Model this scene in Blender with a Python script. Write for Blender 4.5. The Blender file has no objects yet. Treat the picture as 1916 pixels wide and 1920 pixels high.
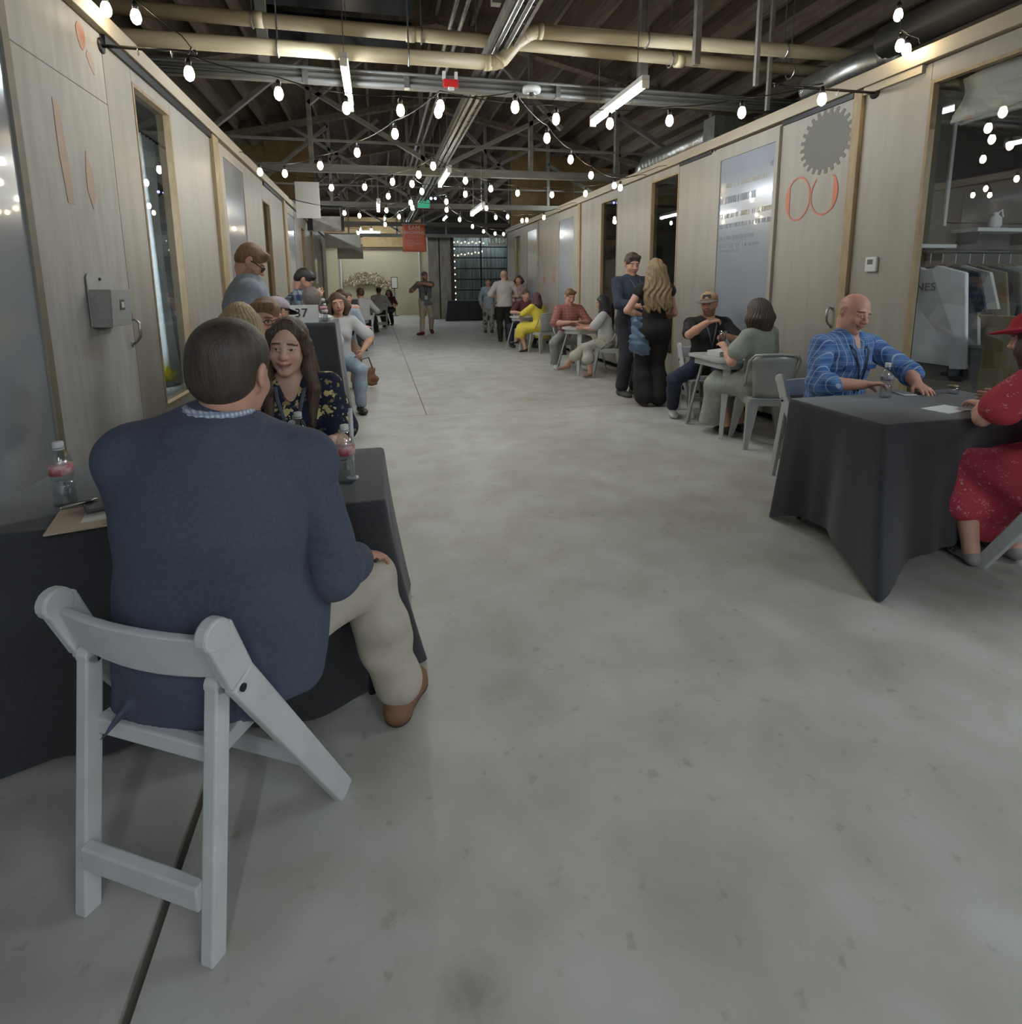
import bpy, math, random
import numpy as np
from mathutils import Matrix, Vector
SC = bpy.context.scene
COL = SC.collection
# ---------------------------------------------------------------- camera
cam_d = bpy.data.cameras.new('camera'); cam = bpy.data.objects.new('camera', cam_d); COL.objects.link(cam)
cam_d.sensor_fit = 'HORIZONTAL'; cam_d.sensor_width = 36.0; cam_d.lens = 1080.0*36/1916
cam_d.shift_x = (958-952.18)/1916; cam_d.shift_y = (714.7-960)/1916
cam_d.clip_start = 0.05; cam_d.clip_end = 200
_r, _u, _f = (0.975696,-0.218974,-0.008219), (0.044205,0.159952,0.986134), (0.214623,0.962531,-0.165745)
cam.matrix_world = Matrix(((_r[0],_u[0],-_f[0],0),(_r[1],_u[1],-_f[1],0),(_r[2],_u[2],-_f[2],1.45),(0,0,0,1)))
SC.camera = cam
# ---------------------------------------------------------------- world and exposure
w = bpy.data.worlds.new('world'); SC.world = w; w.use_nodes = True
w.node_tree.nodes['Background'].inputs[0].default_value = (0.55,0.6,0.7,1)
w.node_tree.nodes['Background'].inputs[1].default_value = 0.02
SC.view_settings.view_transform = 'Standard'; SC.view_settings.look = 'None'
SC.view_settings.gamma = 1.0; SC.view_settings.use_curve_mapping = False
SC.view_settings.exposure = 0.0
TUBE = 100.0      # radiance of the fluorescent tubes
BULB = 44.0      # radiance of the filament bulbs
try:
    SC.cycles.use_denoising = True
    SC.cycles.denoiser = 'OPENIMAGEDENOISE'
    SC.cycles.max_bounces = 8; SC.cycles.diffuse_bounces = 4; SC.cycles.glossy_bounces = 3
    SC.cycles.transmission_bounces = 6; SC.cycles.transparent_max_bounces = 16
    SC.cycles.caustics_reflective = False; SC.cycles.caustics_refractive = False
    SC.cycles.sample_clamp_indirect = 4.0
except Exception: pass
# ---------------------------------------------------------------- materials
def L3(c):
    return tuple(((v/255)/12.92 if v/255 <= .04045 else ((v/255+.055)/1.055)**2.4) for v in c)+(1,)
MATS = {}
def mat(name, c, c2=None, rough=.6, scale=8, metal=0, bump=0, bscale=60, stretch=(1,1,1), spec=.5, detail=4, mix=(.35,.65), coat=0, emit=None, sheen=0):
    """procedural principled material: two sRGB colours mixed by noise, optional noise bump"""
    if name in MATS: return MATS[name]
    m = bpy.data.materials.new(name); m.use_nodes = True; MATS[name] = m
    nt = m.node_tree; b = nt.nodes['Principled BSDF']
    b.inputs['Base Color'].default_value = L3(c); b.inputs['Roughness'].default_value = rough
    b.inputs['Metallic'].default_value = metal; b.inputs['Specular IOR Level'].default_value = spec
    if coat: b.inputs['Coat Weight'].default_value = coat
    if sheen: b.inputs['Sheen Weight'].default_value = sheen
    if emit: b.inputs['Emission Color'].default_value = L3(emit[0]); b.inputs['Emission Strength'].default_value = emit[1]
    if c2 or bump:
        tc = nt.nodes.new('ShaderNodeTexCoord'); mp = nt.nodes.new('ShaderNodeMapping')
        mp.inputs['Scale'].default_value = stretch; nt.links.new(tc.outputs['Object'], mp.inputs[0])
    if c2:
        n = nt.nodes.new('ShaderNodeTexNoise'); n.inputs['Scale'].default_value = scale; n.inputs['Detail'].default_value = detail
        nt.links.new(mp.outputs[0], n.inputs['Vector'])
        r = nt.nodes.new('ShaderNodeValToRGB'); e = r.color_ramp.elements
        e[0].position, e[1].position = mix; e[0].color = L3(c); e[1].color = L3(c2)
        nt.links.new(n.outputs['Fac'], r.inputs[0]); nt.links.new(r.outputs[0], b.inputs['Base Color'])
    if bump:
        n2 = nt.nodes.new('ShaderNodeTexNoise'); n2.inputs['Scale'].default_value = bscale; n2.inputs['Detail'].default_value = 3
        nt.links.new(mp.outputs[0], n2.inputs['Vector'])
        bn = nt.nodes.new('ShaderNodeBump'); bn.inputs['Strength'].default_value = bump; bn.inputs['Distance'].default_value = .01
        nt.links.new(n2.outputs['Fac'], bn.inputs['Height']); nt.links.new(bn.outputs[0], b.inputs['Normal'])
    return m
def nodes_of(m): return m.node_tree, m.node_tree.nodes['Principled BSDF']
def glass_mat(name, tint=(225,232,235), rough=.0, refl=.12):
    if name in MATS: return MATS[name]
    m = bpy.data.materials.new(name); m.use_nodes = True; MATS[name] = m; nt = m.node_tree
    nt.nodes.remove(nt.nodes['Principled BSDF']); out = nt.nodes['Material Output']
    t = nt.nodes.new('ShaderNodeBsdfTransparent'); t.inputs[0].default_value = L3(tint)
    g = nt.nodes.new('ShaderNodeBsdfGlossy'); g.inputs['Roughness'].default_value = rough
    f = nt.nodes.new('ShaderNodeFresnel'); f.inputs[0].default_value = 1.5
    a = nt.nodes.new('ShaderNodeMath'); a.operation = 'ADD'; a.inputs[1].default_value = refl-.04; a.use_clamp = True
    mx = nt.nodes.new('ShaderNodeMixShader')
    gm = nt.nodes.new('ShaderNodeNewGeometry'); fr = nt.nodes.new('ShaderNodeMath'); fr.operation = 'SUBTRACT'; fr.inputs[0].default_value = 1; nt.links.new(gm.outputs['Backfacing'], fr.inputs[1])
    ml = nt.nodes.new('ShaderNodeMath'); ml.operation = 'MULTIPLY'; nt.links.new(f.outputs[0], a.inputs[0]); nt.links.new(a.outputs[0], ml.inputs[0]); nt.links.new(fr.outputs[0], ml.inputs[1]); nt.links.new(ml.outputs[0], mx.inputs[0])
    nt.links.new(t.outputs[0], mx.inputs[1]); nt.links.new(g.outputs[0], mx.inputs[2]); nt.links.new(mx.outputs[0], out.inputs[0])
    return m
def lamp_mat(name, c, s):
    m = bpy.data.materials.new(name); m.use_nodes = True; MATS[name] = m; nt = m.node_tree
    nt.nodes.remove(nt.nodes['Principled BSDF'])
    e = nt.nodes.new('ShaderNodeEmission'); e.inputs[0].default_value = c+(1,); e.inputs[1].default_value = s
    nt.links.new(e.outputs[0], nt.nodes['Material Output'].inputs[0]); return m
def concrete():
    m = mat('concrete_floor', (150,147,140)); nt, b = nodes_of(m)
    tc = nt.nodes.new('ShaderNodeTexCoord')
    def noise(s, d=5, dist=0, st=None):
        n = nt.nodes.new('ShaderNodeTexNoise'); n.inputs['Scale'].default_value = s; n.inputs['Detail'].default_value = d
        n.inputs['Distortion'].default_value = dist; src = tc.outputs['Object']
        if st:
            mp = nt.nodes.new('ShaderNodeMapping'); mp.inputs['Scale'].default_value = st; mp.inputs['Rotation'].default_value = (0,0,.5)
            nt.links.new(src, mp.inputs[0]); src = mp.outputs[0]
        nt.links.new(src, n.inputs['Vector']); return n.outputs['Fac']
    def ramp(fac, p0, p1, c0, c1):
        r = nt.nodes.new('ShaderNodeValToRGB'); e = r.color_ramp.elements
        e[0].position, e[1].position = p0, p1; e[0].color, e[1].color = L3(c0), L3(c1); nt.links.new(fac, r.inputs[0]); return r.outputs[0]
    def mixc(kind, fac, a, bb):
        x = nt.nodes.new('ShaderNodeMix'); x.data_type = 'RGBA'; x.blend_type = kind
        x.inputs[0].default_value = fac; nt.links.new(a, x.inputs[6]); nt.links.new(bb, x.inputs[7]); return x.outputs[2]
    base = ramp(noise(.55, 4, .6), .3, .7, (184,183,177), (205,204,199))
    mott = ramp(noise(3.5, 8, .3), .3, .75, (215,210,200), (255,255,255))
    spot = ramp(noise(17, 4), .28, .36, (175,165,150), (255,255,255))
    scr = ramp(noise(7, 2, 1.5, (.5,9,1)), .69, .72, (0,0,0), (60,60,58))
    c = mixc('MULTIPLY', .8, base, mott); c = mixc('MULTIPLY', .35, c, spot); c = mixc('ADD', .28, c, scr)
    vd = nt.nodes.new('ShaderNodeVectorMath'); vd.operation = 'DISTANCE'; vd.inputs[1].default_value = (.16,1.0,0); ds = nt.nodes.new('ShaderNodeVectorMath'); ds.operation = 'MULTIPLY_ADD'
    nn = nt.nodes.new('ShaderNodeTexNoise'); nn.inputs['Scale'].default_value = 30; nt.links.new(tc.outputs['Object'], nn.inputs['Vector']); ds.inputs[1].default_value = (.07,.07,0); nt.links.new(nn.outputs['Color'], ds.inputs[0]); nt.links.new(tc.outputs['Object'], ds.inputs[2]); nt.links.new(ds.outputs[0], vd.inputs[0])
    c = mixc('MULTIPLY', 1, c, ramp(vd.outputs['Value'], 0.0, .085, (206,202,196), (255,255,255)))
    nt.links.new(c, b.inputs['Base Color'])
    r = nt.nodes.new('ShaderNodeMapRange'); r.inputs[3].default_value = .34; r.inputs[4].default_value = .6
    nt.links.new(noise(2.2, 6), r.inputs[0]); nt.links.new(r.outputs[0], b.inputs['Roughness'])
    bn = nt.nodes.new('ShaderNodeBump'); bn.inputs['Strength'].default_value = .12; bn.inputs['Distance'].default_value = .01
    nt.links.new(noise(40, 6), bn.inputs['Height']); nt.links.new(bn.outputs[0], b.inputs['Normal'])
    return m
M_CON = concrete()
PLY = mat('birch_plywood', (154,147,136), (162,156,145), rough=.5, scale=1.6, stretch=(5,5,.5), bump=.02, bscale=40, detail=6)
PLYD = mat('weathered_plywood', (161,158,152), (175,172,166), rough=.6, scale=3, stretch=(5,5,.8), detail=7)
PLYE = mat('plywood_edge', (150,130,98), (166,146,113), rough=.6, scale=20, stretch=(1,1,.3))
OLIVE = mat('olive_batten', (114,106,88), (126,118,98), rough=.6, scale=9)
TRIM = mat('pale_trim', (166,154,132), (176,165,143), rough=.55, scale=3, stretch=(3,.5,3))
FROST = mat('grey_glossy_panel', (146,150,157), (153,157,163), rough=.16, scale=1.5, coat=.4)
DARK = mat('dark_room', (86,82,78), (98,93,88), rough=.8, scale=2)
BLK = mat('black_metal', (24,24,26), rough=.45)
GALV = mat('galvanised_metal', (150,152,150), (172,174,172), rough=.35, metal=.9, scale=14)
CHROME = mat('brushed_steel', (175,172,165), rough=.28, metal=1)
WHITE = mat('white_resin', (198,199,200), (207,208,209), rough=.42, scale=10)
WPAINT = mat('white_paint', (205,207,205), rough=.5)
PIPE = mat('cream_pipe', (205,192,160), (188,174,142), rough=.45, scale=4, stretch=(.6,3,3))
WOOD = mat('old_roof_timber', (98,86,70), (122,109,92), rough=.8, scale=4, stretch=(4,.4,4), detail=6)
DECK = mat('roof_boards', (76,64,51), (97,83,66), rough=.85, scale=3, stretch=(6,.5,6), detail=5)
BEAM = mat('painted_beam', (112,109,101), (134,131,123), rough=.6, scale=3, stretch=(.6,3,3))
OSB = mat('bulkhead_plywood', (142,118,80), (160,135,94), rough=.75, scale=5, detail=6)
BEIGE = mat('beige_wall', (186,176,146), (192,182,152), rough=.8, scale=1.5)
COLC = mat('column_concrete', (140,132,120), (162,155,142), rough=.8, scale=3, stretch=(2,2,.6), detail=6)
NIGHT = mat('night_glass', (16,20,34), rough=.2)
CLOTH = mat('black_tablecloth', (46,47,51), (52,53,57), rough=.85, scale=90, sheen=.25, bump=.08, bscale=500)
ORANGE = mat('orange_paint', (196,112,84), (188,108,82), rough=.5, scale=6)
GEARP = mat('grey_green_print', (98,95,84), rough=.5)
RED = mat('coral_banner', (244,138,116), (238,132,110), rough=.6, scale=5)
GL = glass_mat('window_glass', (243,246,247), refl=.13)
GLB = glass_mat('bottle_plastic', (246,249,250), .06, .16)
LAMPW = lamp_mat('tube_light', (.86,.94,1.0), TUBE)
LAMPB = lamp_mat('bulb_filament_glow', (1.0,.83,.56), BULB)
LAMPS = lamp_mat('small_bulb_glow', (1.0,.86,.62), 2.5)
BLUE = lamp_mat('blue_led', (.25,.25,1.0), 14.0)
GREEN = lamp_mat('exit_green', (.05,.62,.36), .55)
# ---------------------------------------------------------------- mesh helpers
class MB:
    def __init__(s): s.v = []; s.f = []; s.m = []
    def add(s, v, f, mi=0):
        o = len(s.v); s.v += [tuple(map(float, p)) for p in v]; s.f += [tuple(i+o for i in q) for q in f]; s.m += [mi]*len(f); return s
    def box(s, lo, hi, mi=0):
        (a,b,c),(d,e,g) = lo, hi
        return s.add([(a,b,c),(d,b,c),(d,e,c),(a,e,c),(a,b,g),(d,b,g),(d,e,g),(a,e,g)],
                     [(3,2,1,0),(4,5,6,7),(0,1,5,4),(1,2,6,5),(2,3,7,6),(3,0,4,7)], mi)
    def bar(s, p, q, wd, ht, up=(0,0,1), mi=0, w2=None, h2=None):
        p, q = np.array(p,float), np.array(q,float); d = q-p; d /= np.linalg.norm(d)
        up = np.array(up,float)
        if abs(d@up) > .98: up = np.array([0,1.,0])
        x = np.cross(d, up); x /= np.linalg.norm(x); y = np.cross(x, d)
        w2 = wd if w2 is None else w2; h2 = ht if h2 is None else h2
        v = [c+x*(a*ww/2)+y*(b*hh/2) for c,ww,hh in ((p,wd,ht),(q,w2,h2)) for a,b in ((-1,-1),(1,-1),(1,1),(-1,1))]
        return s.add(v, [(0,1,2,3),(7,6,5,4),(4,5,1,0),(5,6,2,1),(6,7,3,2),(7,4,0,3)], mi)
    def tube(s, pts, r, n=10, mi=0, cap=True, flat=None):
        P = [np.array(p,float) for p in pts]; rr = r if isinstance(r,(list,tuple)) else [r]*len(P)
        v = []; ref = None
        for i,p in enumerate(P):
            d = P[min(i+1,len(P)-1)]-P[max(i-1,0)]; d /= (np.linalg.norm(d)+1e-12)
            if ref is None:
                ref = np.array([0,0,1.]) if abs(d[2]) < .9 else np.array([1.,0,0])
                if flat is not None: ref = np.array(flat[0],float)
            x = ref-d*(ref@d); x /= np.linalg.norm(x); y = np.cross(d,x); ref = x
            k = flat[1] if flat is not None else 1
            for j in range(n):
                a = 2*math.pi*j/n; v.append(p+rr[i]*(math.cos(a)*x+k*math.sin(a)*y))
        f = [(i*n+j, i*n+(j+1)%n, (i+1)*n+(j+1)%n, (i+1)*n+j) for i in range(len(P)-1) for j in range(n)]
        if cap: f += [tuple(range(n))[::-1], tuple((len(P)-1)*n+j for j in range(n))]
        return s.add(v, f, mi)
    def lathe(s, prof, n=20, c=(0,0,0), mi=0):
        v = [(c[0]+r*math.cos(2*math.pi*j/n), c[1]+r*math.sin(2*math.pi*j/n), c[2]+z) for r,z in prof for j in range(n)]
        f = [(i*n+j, i*n+(j+1)%n, (i+1)*n+(j+1)%n, (i+1)*n+j) for i in range(len(prof)-1) for j in range(n)]
        f += [tuple(range(n))[::-1], tuple((len(prof)-1)*n+j for j in range(n))]
        return s.add(v, f, mi)
    def ball(s, c, r, n=12, m=8, mi=0):
        r = (r,r,r) if not isinstance(r,(tuple,list)) else r
        pr = [(math.sin(math.pi*i/m), -math.cos(math.pi*i/m)) for i in range(m+1)]
        v = [(c[0]+r[0]*a*math.cos(2*math.pi*j/n), c[1]+r[1]*a*math.sin(2*math.pi*j/n), c[2]+r[2]*b) for a,b in pr for j in range(n)]
        f = [(i*n+j, i*n+(j+1)%n, (i+1)*n+(j+1)%n, (i+1)*n+j) for i in range(m) for j in range(n)]
        return s.add(v, f, mi)
    def prism(s, poly, fn, mi=0):
        """poly: 2-D outline; fn(u,v,k) -> 3-D point for side k=0/1"""
        n = len(poly); v = [fn(a,b,0) for a,b in poly]+[fn(a,b,1) for a,b in poly]
        f = [tuple(range(n))[::-1], tuple(range(n,2*n))]+[(i,(i+1)%n,n+(i+1)%n,n+i) for i in range(n)]
        return s.add(v, f, mi)
    def done(s, name, m, parent=None, smooth=False, bevel=0, loc=None):
        me = bpy.data.meshes.new(name); me.from_pydata(s.v, [], s.f)
        for x in (m if isinstance(m,(list,tuple)) else [m]): me.materials.append(x)
        if any(s.m): me.polygons.foreach_set('material_index', s.m)
        bm_fix(me)
        if smooth: me.polygons.foreach_set('use_smooth', [True]*len(me.polygons))
        me.update(); o = bpy.data.objects.new(name, me); COL.objects.link(o)
        if parent is not None: o.parent = parent
        if loc is not None: o.location = loc
        if bevel:
            b = o.modifiers.new('bevel','BEVEL'); b.width = bevel; b.segments = 2; b.limit_method = 'ANGLE'
        return o
import bmesh
def bm_fix(me):
    bm = bmesh.new(); bm.from_mesh(me); bmesh.ops.recalc_face_normals(bm, faces=bm.faces); bm.to_mesh(me); bm.free()
def tag(o, label=None, cat=None, group=None, kind=None):
    if label: o['label'] = label
    if cat: o['category'] = cat
    if group: o['group'] = group
    if kind: o['kind'] = kind
    return o
def empty(name, loc=(0,0,0), rz=0, label=None, cat=None, group=None, kind=None):
    o = bpy.data.objects.new(name, None); COL.objects.link(o); o.location = loc; o.rotation_euler = (0,0,rz); o.empty_display_size = .1
    return tag(o, label, cat, group, kind)
def copy_tree(o, parent=None):
    c = o.copy(); COL.objects.link(c); c.parent = parent
    for ch in list(o.children): copy_tree(ch, c)
    return c
def B(lo, hi, name, m, parent=None, bevel=0): return MB().box(lo, hi).done(name, m, parent, bevel=bevel)
FONT = None
def text_obj(body, name, m, parent, size, mat4, extrude=.001, align='CENTER', space=1.0):
    c = bpy.data.curves.new(name,'FONT'); c.body = body; c.size = size; c.extrude = extrude; c.align_x = align; c.align_y = 'CENTER'
    c.space_character = space; c.materials.append(m); o = bpy.data.objects.new(name, c); COL.objects.link(o)
    o.parent = parent; o.matrix_local = mat4; return o
def frame4(o, x, y):
    x, y = Vector(x).normalized(), Vector(y).normalized(); z = x.cross(y)
    return Matrix(((x[0],y[0],z[0],o[0]),(x[1],y[1],z[1],o[1]),(x[2],y[2],z[2],o[2]),(0,0,0,1)))
RND = random.Random(7)
PI = math.pi
# ================================================================ SETTING
XR, XL, ZT = 3.93, -1.59, 3.10
# floor: poured slabs with recessed joints
floor = tag(MB().box((-9,-7,-.30),(11,34,-.02)).done('floor', mat('joint_dirt',(104,98,90),rough=.9)), 'worn grey concrete floor of the long corridor', kind='structure')
g = .004
def slab(x0,x1,y0,y1): B((x0+g,y0+g,-.02),(x1-g,y1-g,0),'slab',M_CON,floor)
for x0,x1,y0,y1 in ((-9,-.566,-7,6.4),(-.550,11,-7,6.4),(-9,.485,6.4,15),(.485,11,6.4,15),(-9,.485,15,34),(.485,11,15,34)): slab(x0,x1,y0,y1)

def pod_wall(name, x, sgn, spec, label, y1, yend):
    """sgn +1: right wall (face looks to -x); spec rows (kind,y0,y1[,z0,z1])"""
    W = tag(empty(name), label, kind='structure'); t = .05*sgn
    def bx(a,b,c,d,nm,m,off=0,th=None,par=W,bev=0):
        xx = x+off*sgn; xe = xx+(t if th is None else th*sgn)
        return B((min(xx,xe),a,c),(max(xx,xe),b,d),nm,m,par,bev)
    for row in spec:
        k, a, b = row[:3]
        if k == 'panel': bx(a+.004,b-.004,.1,2.98,'panel',row[3] if len(row)>3 else PLY)
        elif k == 'post': bx(a,b,.1,2.98,'post',PLYE,-.035,.085,bev=.004)
        elif k == 'grey':
            z0,z1 = row[3:5]; pa,pb = row[5:7]
            bx(pa,a,.1,2.95,'stile',PLY,-.03,.04); bx(b,pb,.1,2.95,'stile',PLY,-.03,.04)
            bx(a,b,z1,2.95,'door_rail',PLY,-.03,.04); bx(a,b,.1,z0,'door_rail',PLY,-.03,.04)
            bx(a,b,z0,z1,'grey_panel',FROST,-.018,.02); bx(pa,pb,.1,2.98,'backing',PLY,.02,.03)
        elif k == 'win':
            z0,z1 = row[3:5]; dp = .05
            bx(a,b,.1,z0,'panel',PLY); bx(a,b,z1,2.98,'panel',PLY)
            for p,q,r,s in ((a,a+.025,z0,z1),(b-.025,b,z0,z1),(a+.025,b-.025,z1-.025,z1),(a+.025,b-.025,z0,z0+.025)): bx(p,q,r,s,'window_jamb',PLYE,-.004,dp)
    bx(spec[0][1],y1,2.99,ZT,'top_rail',TRIM,-.045,.12,bev=.004)
    bx(spec[0][1],y1,.0,.1,'shadow_gap',mat('gap_shadow_paint',(38,35,32),rough=.9),.12,.05)  # dark strip painted in for the shadow gap under the panels
    return W, bx
# right wall of studio pods
RW = [('win',-3.0,3.64,.45,2.86,.16),('panel',3.64,4.225),('post',4.225,4.31),('panel',4.31,5.215),('grey',5.265,6.21,.25,2.82,5.215,6.40),('panel',6.40,7.20),
 ('win',7.20,8.0,.45,2.89),('panel',8.0,9.2),('win',9.2,9.93,.45,2.86),('panel',9.93,10.95),('post',10.95,11.08),('grey',11.33,12.3,.25,2.78,11.08,12.42),('panel',12.42,14.0),
 ('grey',14.1,15.05,.25,2.8,14.0,15.15),('panel',15.15,15.92),('win',15.92,16.56,.45,2.8),('panel',16.56,17.6)]
wall_right, rbx = pod_wall('wall_right', XR, 1, RW, 'right hand row of birch plywood studio fronts', 17.6, 0)
B((XR,17.55,.1),(7.4,17.6,2.98),'end_panel',PLY,wall_right); B((XR-.04,17.54,2.99),(7.4,17.64,ZT),'end_rail',TRIM,wall_right)
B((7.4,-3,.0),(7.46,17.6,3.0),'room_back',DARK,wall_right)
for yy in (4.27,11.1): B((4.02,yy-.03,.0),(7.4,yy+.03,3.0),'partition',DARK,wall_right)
rbx(3.70,4.22,2.93,2.985,'track_cover',TRIM,-.03,.03)
rbx(4.33,5.2,2.945,2.985,'track',BLK,-.02,.02); rbx(6.42,7.18,2.945,2.985,'track',BLK,-.02,.02)
# left wall of studio pods
LW = [('grey',-2.9,3.17,.2,2.96,-3.0,3.171),('panel',3.245,4.285,PLYD),('panel',4.285,4.72,PLY),('win',4.72,5.48,.55,2.85,.16),('panel',5.48,6.66),('post',6.66,6.88),
 ('grey',7.04,8.0,.25,2.84,6.88,8.1),('panel',8.1,9.36),('win',9.36,9.97,.45,2.72),('panel',9.97,11.3),('post',11.3,11.5),('grey',11.62,12.6,.25,2.8,11.5,12.7),('panel',12.7,13.9),
 ('win',13.9,14.5,.45,2.75),('panel',14.5,15.9),('post',15.9,16.05),('grey',16.2,17.1,.25,2.8,16.05,17.2),('panel',17.2,18.4),('win',18.4,19.0,.45,2.7),('panel',19.0,20.2)]
wall_left, lbx = pod_wall('wall_left', XL, -1, LW, 'left hand row of plywood studio fronts with a weathered painted door', 20.2, 0)
lbx(3.171,3.245,.1,2.98,'batten',OLIVE,-.02,.07)
lbx(4.30,6.66,2.935,2.988,'track',BLK,-.022,.03); lbx(9.5,11.3,2.935,2.988,'track',BLK,-.022,.03)
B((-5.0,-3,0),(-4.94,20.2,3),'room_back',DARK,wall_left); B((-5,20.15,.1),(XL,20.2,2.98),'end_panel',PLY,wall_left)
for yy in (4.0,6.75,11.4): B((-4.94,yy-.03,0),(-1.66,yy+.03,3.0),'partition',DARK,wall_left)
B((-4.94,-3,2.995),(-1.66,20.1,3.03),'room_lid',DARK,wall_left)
# window panes
def pane(n, x, a, b, z0, z1, label): 
    o = B((x-.004,a+.025,z0+.025),(x+.004,b-.025,z1-.025),'window_%d'%n,GL); tag(o,label,kind='structure')
pane(1, XR+.05,-3.0,3.64,.45,2.86,'large shop window in front of the clothes rail')
pane(2, XR+.05,7.2,8.0,.45,2.89,'tall dark window behind the standing long haired woman')
pane(3, XR+.05,9.2,9.93,.45,2.86,'narrow dark window behind the standing man in navy')
pane(4, XR+.05,15.92,16.56,.45,2.8,'farthest narrow window of the right wall')
pane(5, XL-.05,4.72,5.48,.55,2.85,'tall window with curtain and yellow flowers in the left wall')
pane(6, XL-.05,9.36,9.97,.45,2.72,'narrow window farther along the left wall')
pane(7, XL-.05,13.9,14.5,.45,2.75,'narrow window near the hanging signs of the left wall')
pane(8, XL-.05,18.4,19.0,.45,2.7,'last narrow window of the left wall')
# ---- far end
wall_back = tag(empty('wall_back'),'beige end wall beyond the corridor with concrete columns',kind='structure')
B((-9,29.0,0),(2.5,29.2,3.3),'end_wall',BEIGE,wall_back); B((-9,28.6,3.25),(2.5,29.2,4.6),'lintel',OSB,wall_back)
B((-9,29.2,4.6),(11,29.4,7),'upper_wall',DECK,wall_back); B((2.4,29.2,0),(11,29.4,4.6),'end_wall',COLC,wall_back)
B((-2.75,28.4,0),(-2.6,29.0,3.2),'return_wall',BEIGE,wall_back); B((-1.66,28.9,.1),(-1.60,29.0,3.0),'corner_bead',WPAINT,wall_back)
for x0,x1,y in ((2.16,2.62,25.0),(2.66,3.12,25.0)): MB().box((x0,y,0),(x1,y+.5,4.2)).done('column',COLC,wall_back,bevel=.02)
B((1.9,24.9,3.55),(5.9,25.6,4.3),'lintel',mat('dark_steel',(62,58,56),rough=.6),wall_back)
B((2.05,28.9,0),(2.1,29.0,3.2),'corner_bead',WPAINT,wall_back)
B((3.12,25.2,0),(3.26,25.4,3.55),'column_edge',mat('dark_steel',(62,58,56)),wall_back)
# grid window
gw = tag(empty('window_9'),'black steel grid window with string lights at the far end',kind='structure')
B((3.26,25.32,.72),(5.9,25.34,3.5),'pane',glass_mat('far_glass',(228,234,234),.05,.10),gw)
B((3.2,26.4,0),(6.2,26.45,3.6),'backdrop',mat('far_drapes',(110,114,112),(176,180,176),rough=.8,scale=3,stretch=(4,1,.2)),gw)
for x in (3.26,4.48,5.7): B((x-.03,25.26,.7),(x+.03,25.34,3.5),'mullion',BLK,gw)
for z in (.75,1.22,1.68,2.14,2.6,3.06,3.48): B((3.26,25.27,z-.022),(5.9,25.33,z+.022),'glazing_bar',BLK,gw)
# side and rear shell of the warehouse
tube_z = 0
shell = tag(empty('wall_rear'),'dark outer walls of the warehouse',kind='structure')
B((-9.1,-7,0),(-9,34,5),'outer_wall',DECK,shell); B((11,-7,0),(11.1,34,5),'outer_wall',DECK,shell); B((-9,-7.1,0),(11,-7,7),'outer_wall',DECK,shell); B((XL,-6.6,0),(XR,-6.5,4.2),'bounce_wall',WPAINT,shell)  # last box is an unseen pale wall added to bounce light forward
# ---- ceiling
ceiling = tag(empty('ceiling'),'dark timber gabled roof with purlins and trusses',kind='structure')
RX, RZ, SL = 1.2, 6.0, .215
def zr(x): return RZ-SL*abs(x-RX)
mb = MB()
for s in (-1,1):
    xa, xb = RX, RX+s*10.4
    mb.add([(xa,-7,RZ+.3),(xb,-7,zr(xb)+.3),(xb,34,zr(xb)+.3),(xa,34,RZ+.3),(xa,-7,RZ+.36),(xb,-7,zr(xb)+.36),(xb,34,zr(xb)+.36),(xa,34,RZ+.36)],
           [(0,1,2,3),(4,5,6,7),(0,1,5,4),(1,2,6,5),(2,3,7,6),(3,0,4,7)])
mb.done('roof_deck',DECK,ceiling)
k = 0
for i in range(-16,17):
    x = RX+i*.61
    if -9 < x < 11: MB().box((x-.03,-7,zr(x)+.02),(x+.03,29,zr(x)+.3)).done('purlin',WOOD,ceiling)
for x,y0,y1,dx in ((-1.5,8.5,9.4,2.2),(-1.5,9.7,10.6,2.2),(1.75,5.0,6.0,.8)): # dark skylights
    B((x,y0,zr(x)-.05),(x+dx,y1,zr(x)-.0),'skylight',NIGHT,ceiling)
# bulkheads over the pods
for x0,x1 in ((-9,-1.5),(3.92,11)):
    a = x0
    while a < x1-.05:
        b = min(a+1.22,x1) if x0>0 else min(a+1.25,x1)
        for z0,z1 in ((3.1,4.1),(4.1,5.25)): B((a+.004,17.0,z0+.004),(b-.004,17.04,min(z1,zr((a+b)/2)+.1)-.004),'bulkhead_panel',OSB,ceiling)
        a = b
# trusses
def truss(y, dim=1.0):
    t = tag(empty('roof_truss',(0,y,0)),None,kind='structure'); t.parent = ceiling
    def br(p,q,nm='web',w=.07,h=.1,m=BEAM): MB().bar((p[0],0,p[1]),(q[0],0,q[1]),w,h,(0,1,0)).done(nm,m,t)
    br((-8.9,3.46),(10.9,3.46),'bottom_chord',.13,.12)
    br((RX,zr(RX)-.05),(-8.9,zr(-8.9)-.05),'top_chord',.12,.2,WOOD); br((RX,zr(RX)-.05),(10.9,zr(10.9)-.05),'top_chord',.12,.2,WOOD)
    for x in (-1.0,.9,2.9,4.6,-3.2,6.6): br((x,3.5),(x,zr(x)-.1),'vertical_strut')
    br((-1.9,5.25),(RX-.15,3.6),'brace'); br((4.5,5.15),(RX+.15,3.6),'brace')
    br((-1.0,4.5),(.2,5.5),'brace'); br((3.5,4.3),(2.2,5.5),'brace'); br((-3.2,3.5),(-1.0,5.3),'brace'); br((4.6,4.6),(6.6,3.5),'brace')
    br((-8.9,3.92),(10.9,3.92),'tie_rod',.04,.04)
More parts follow.
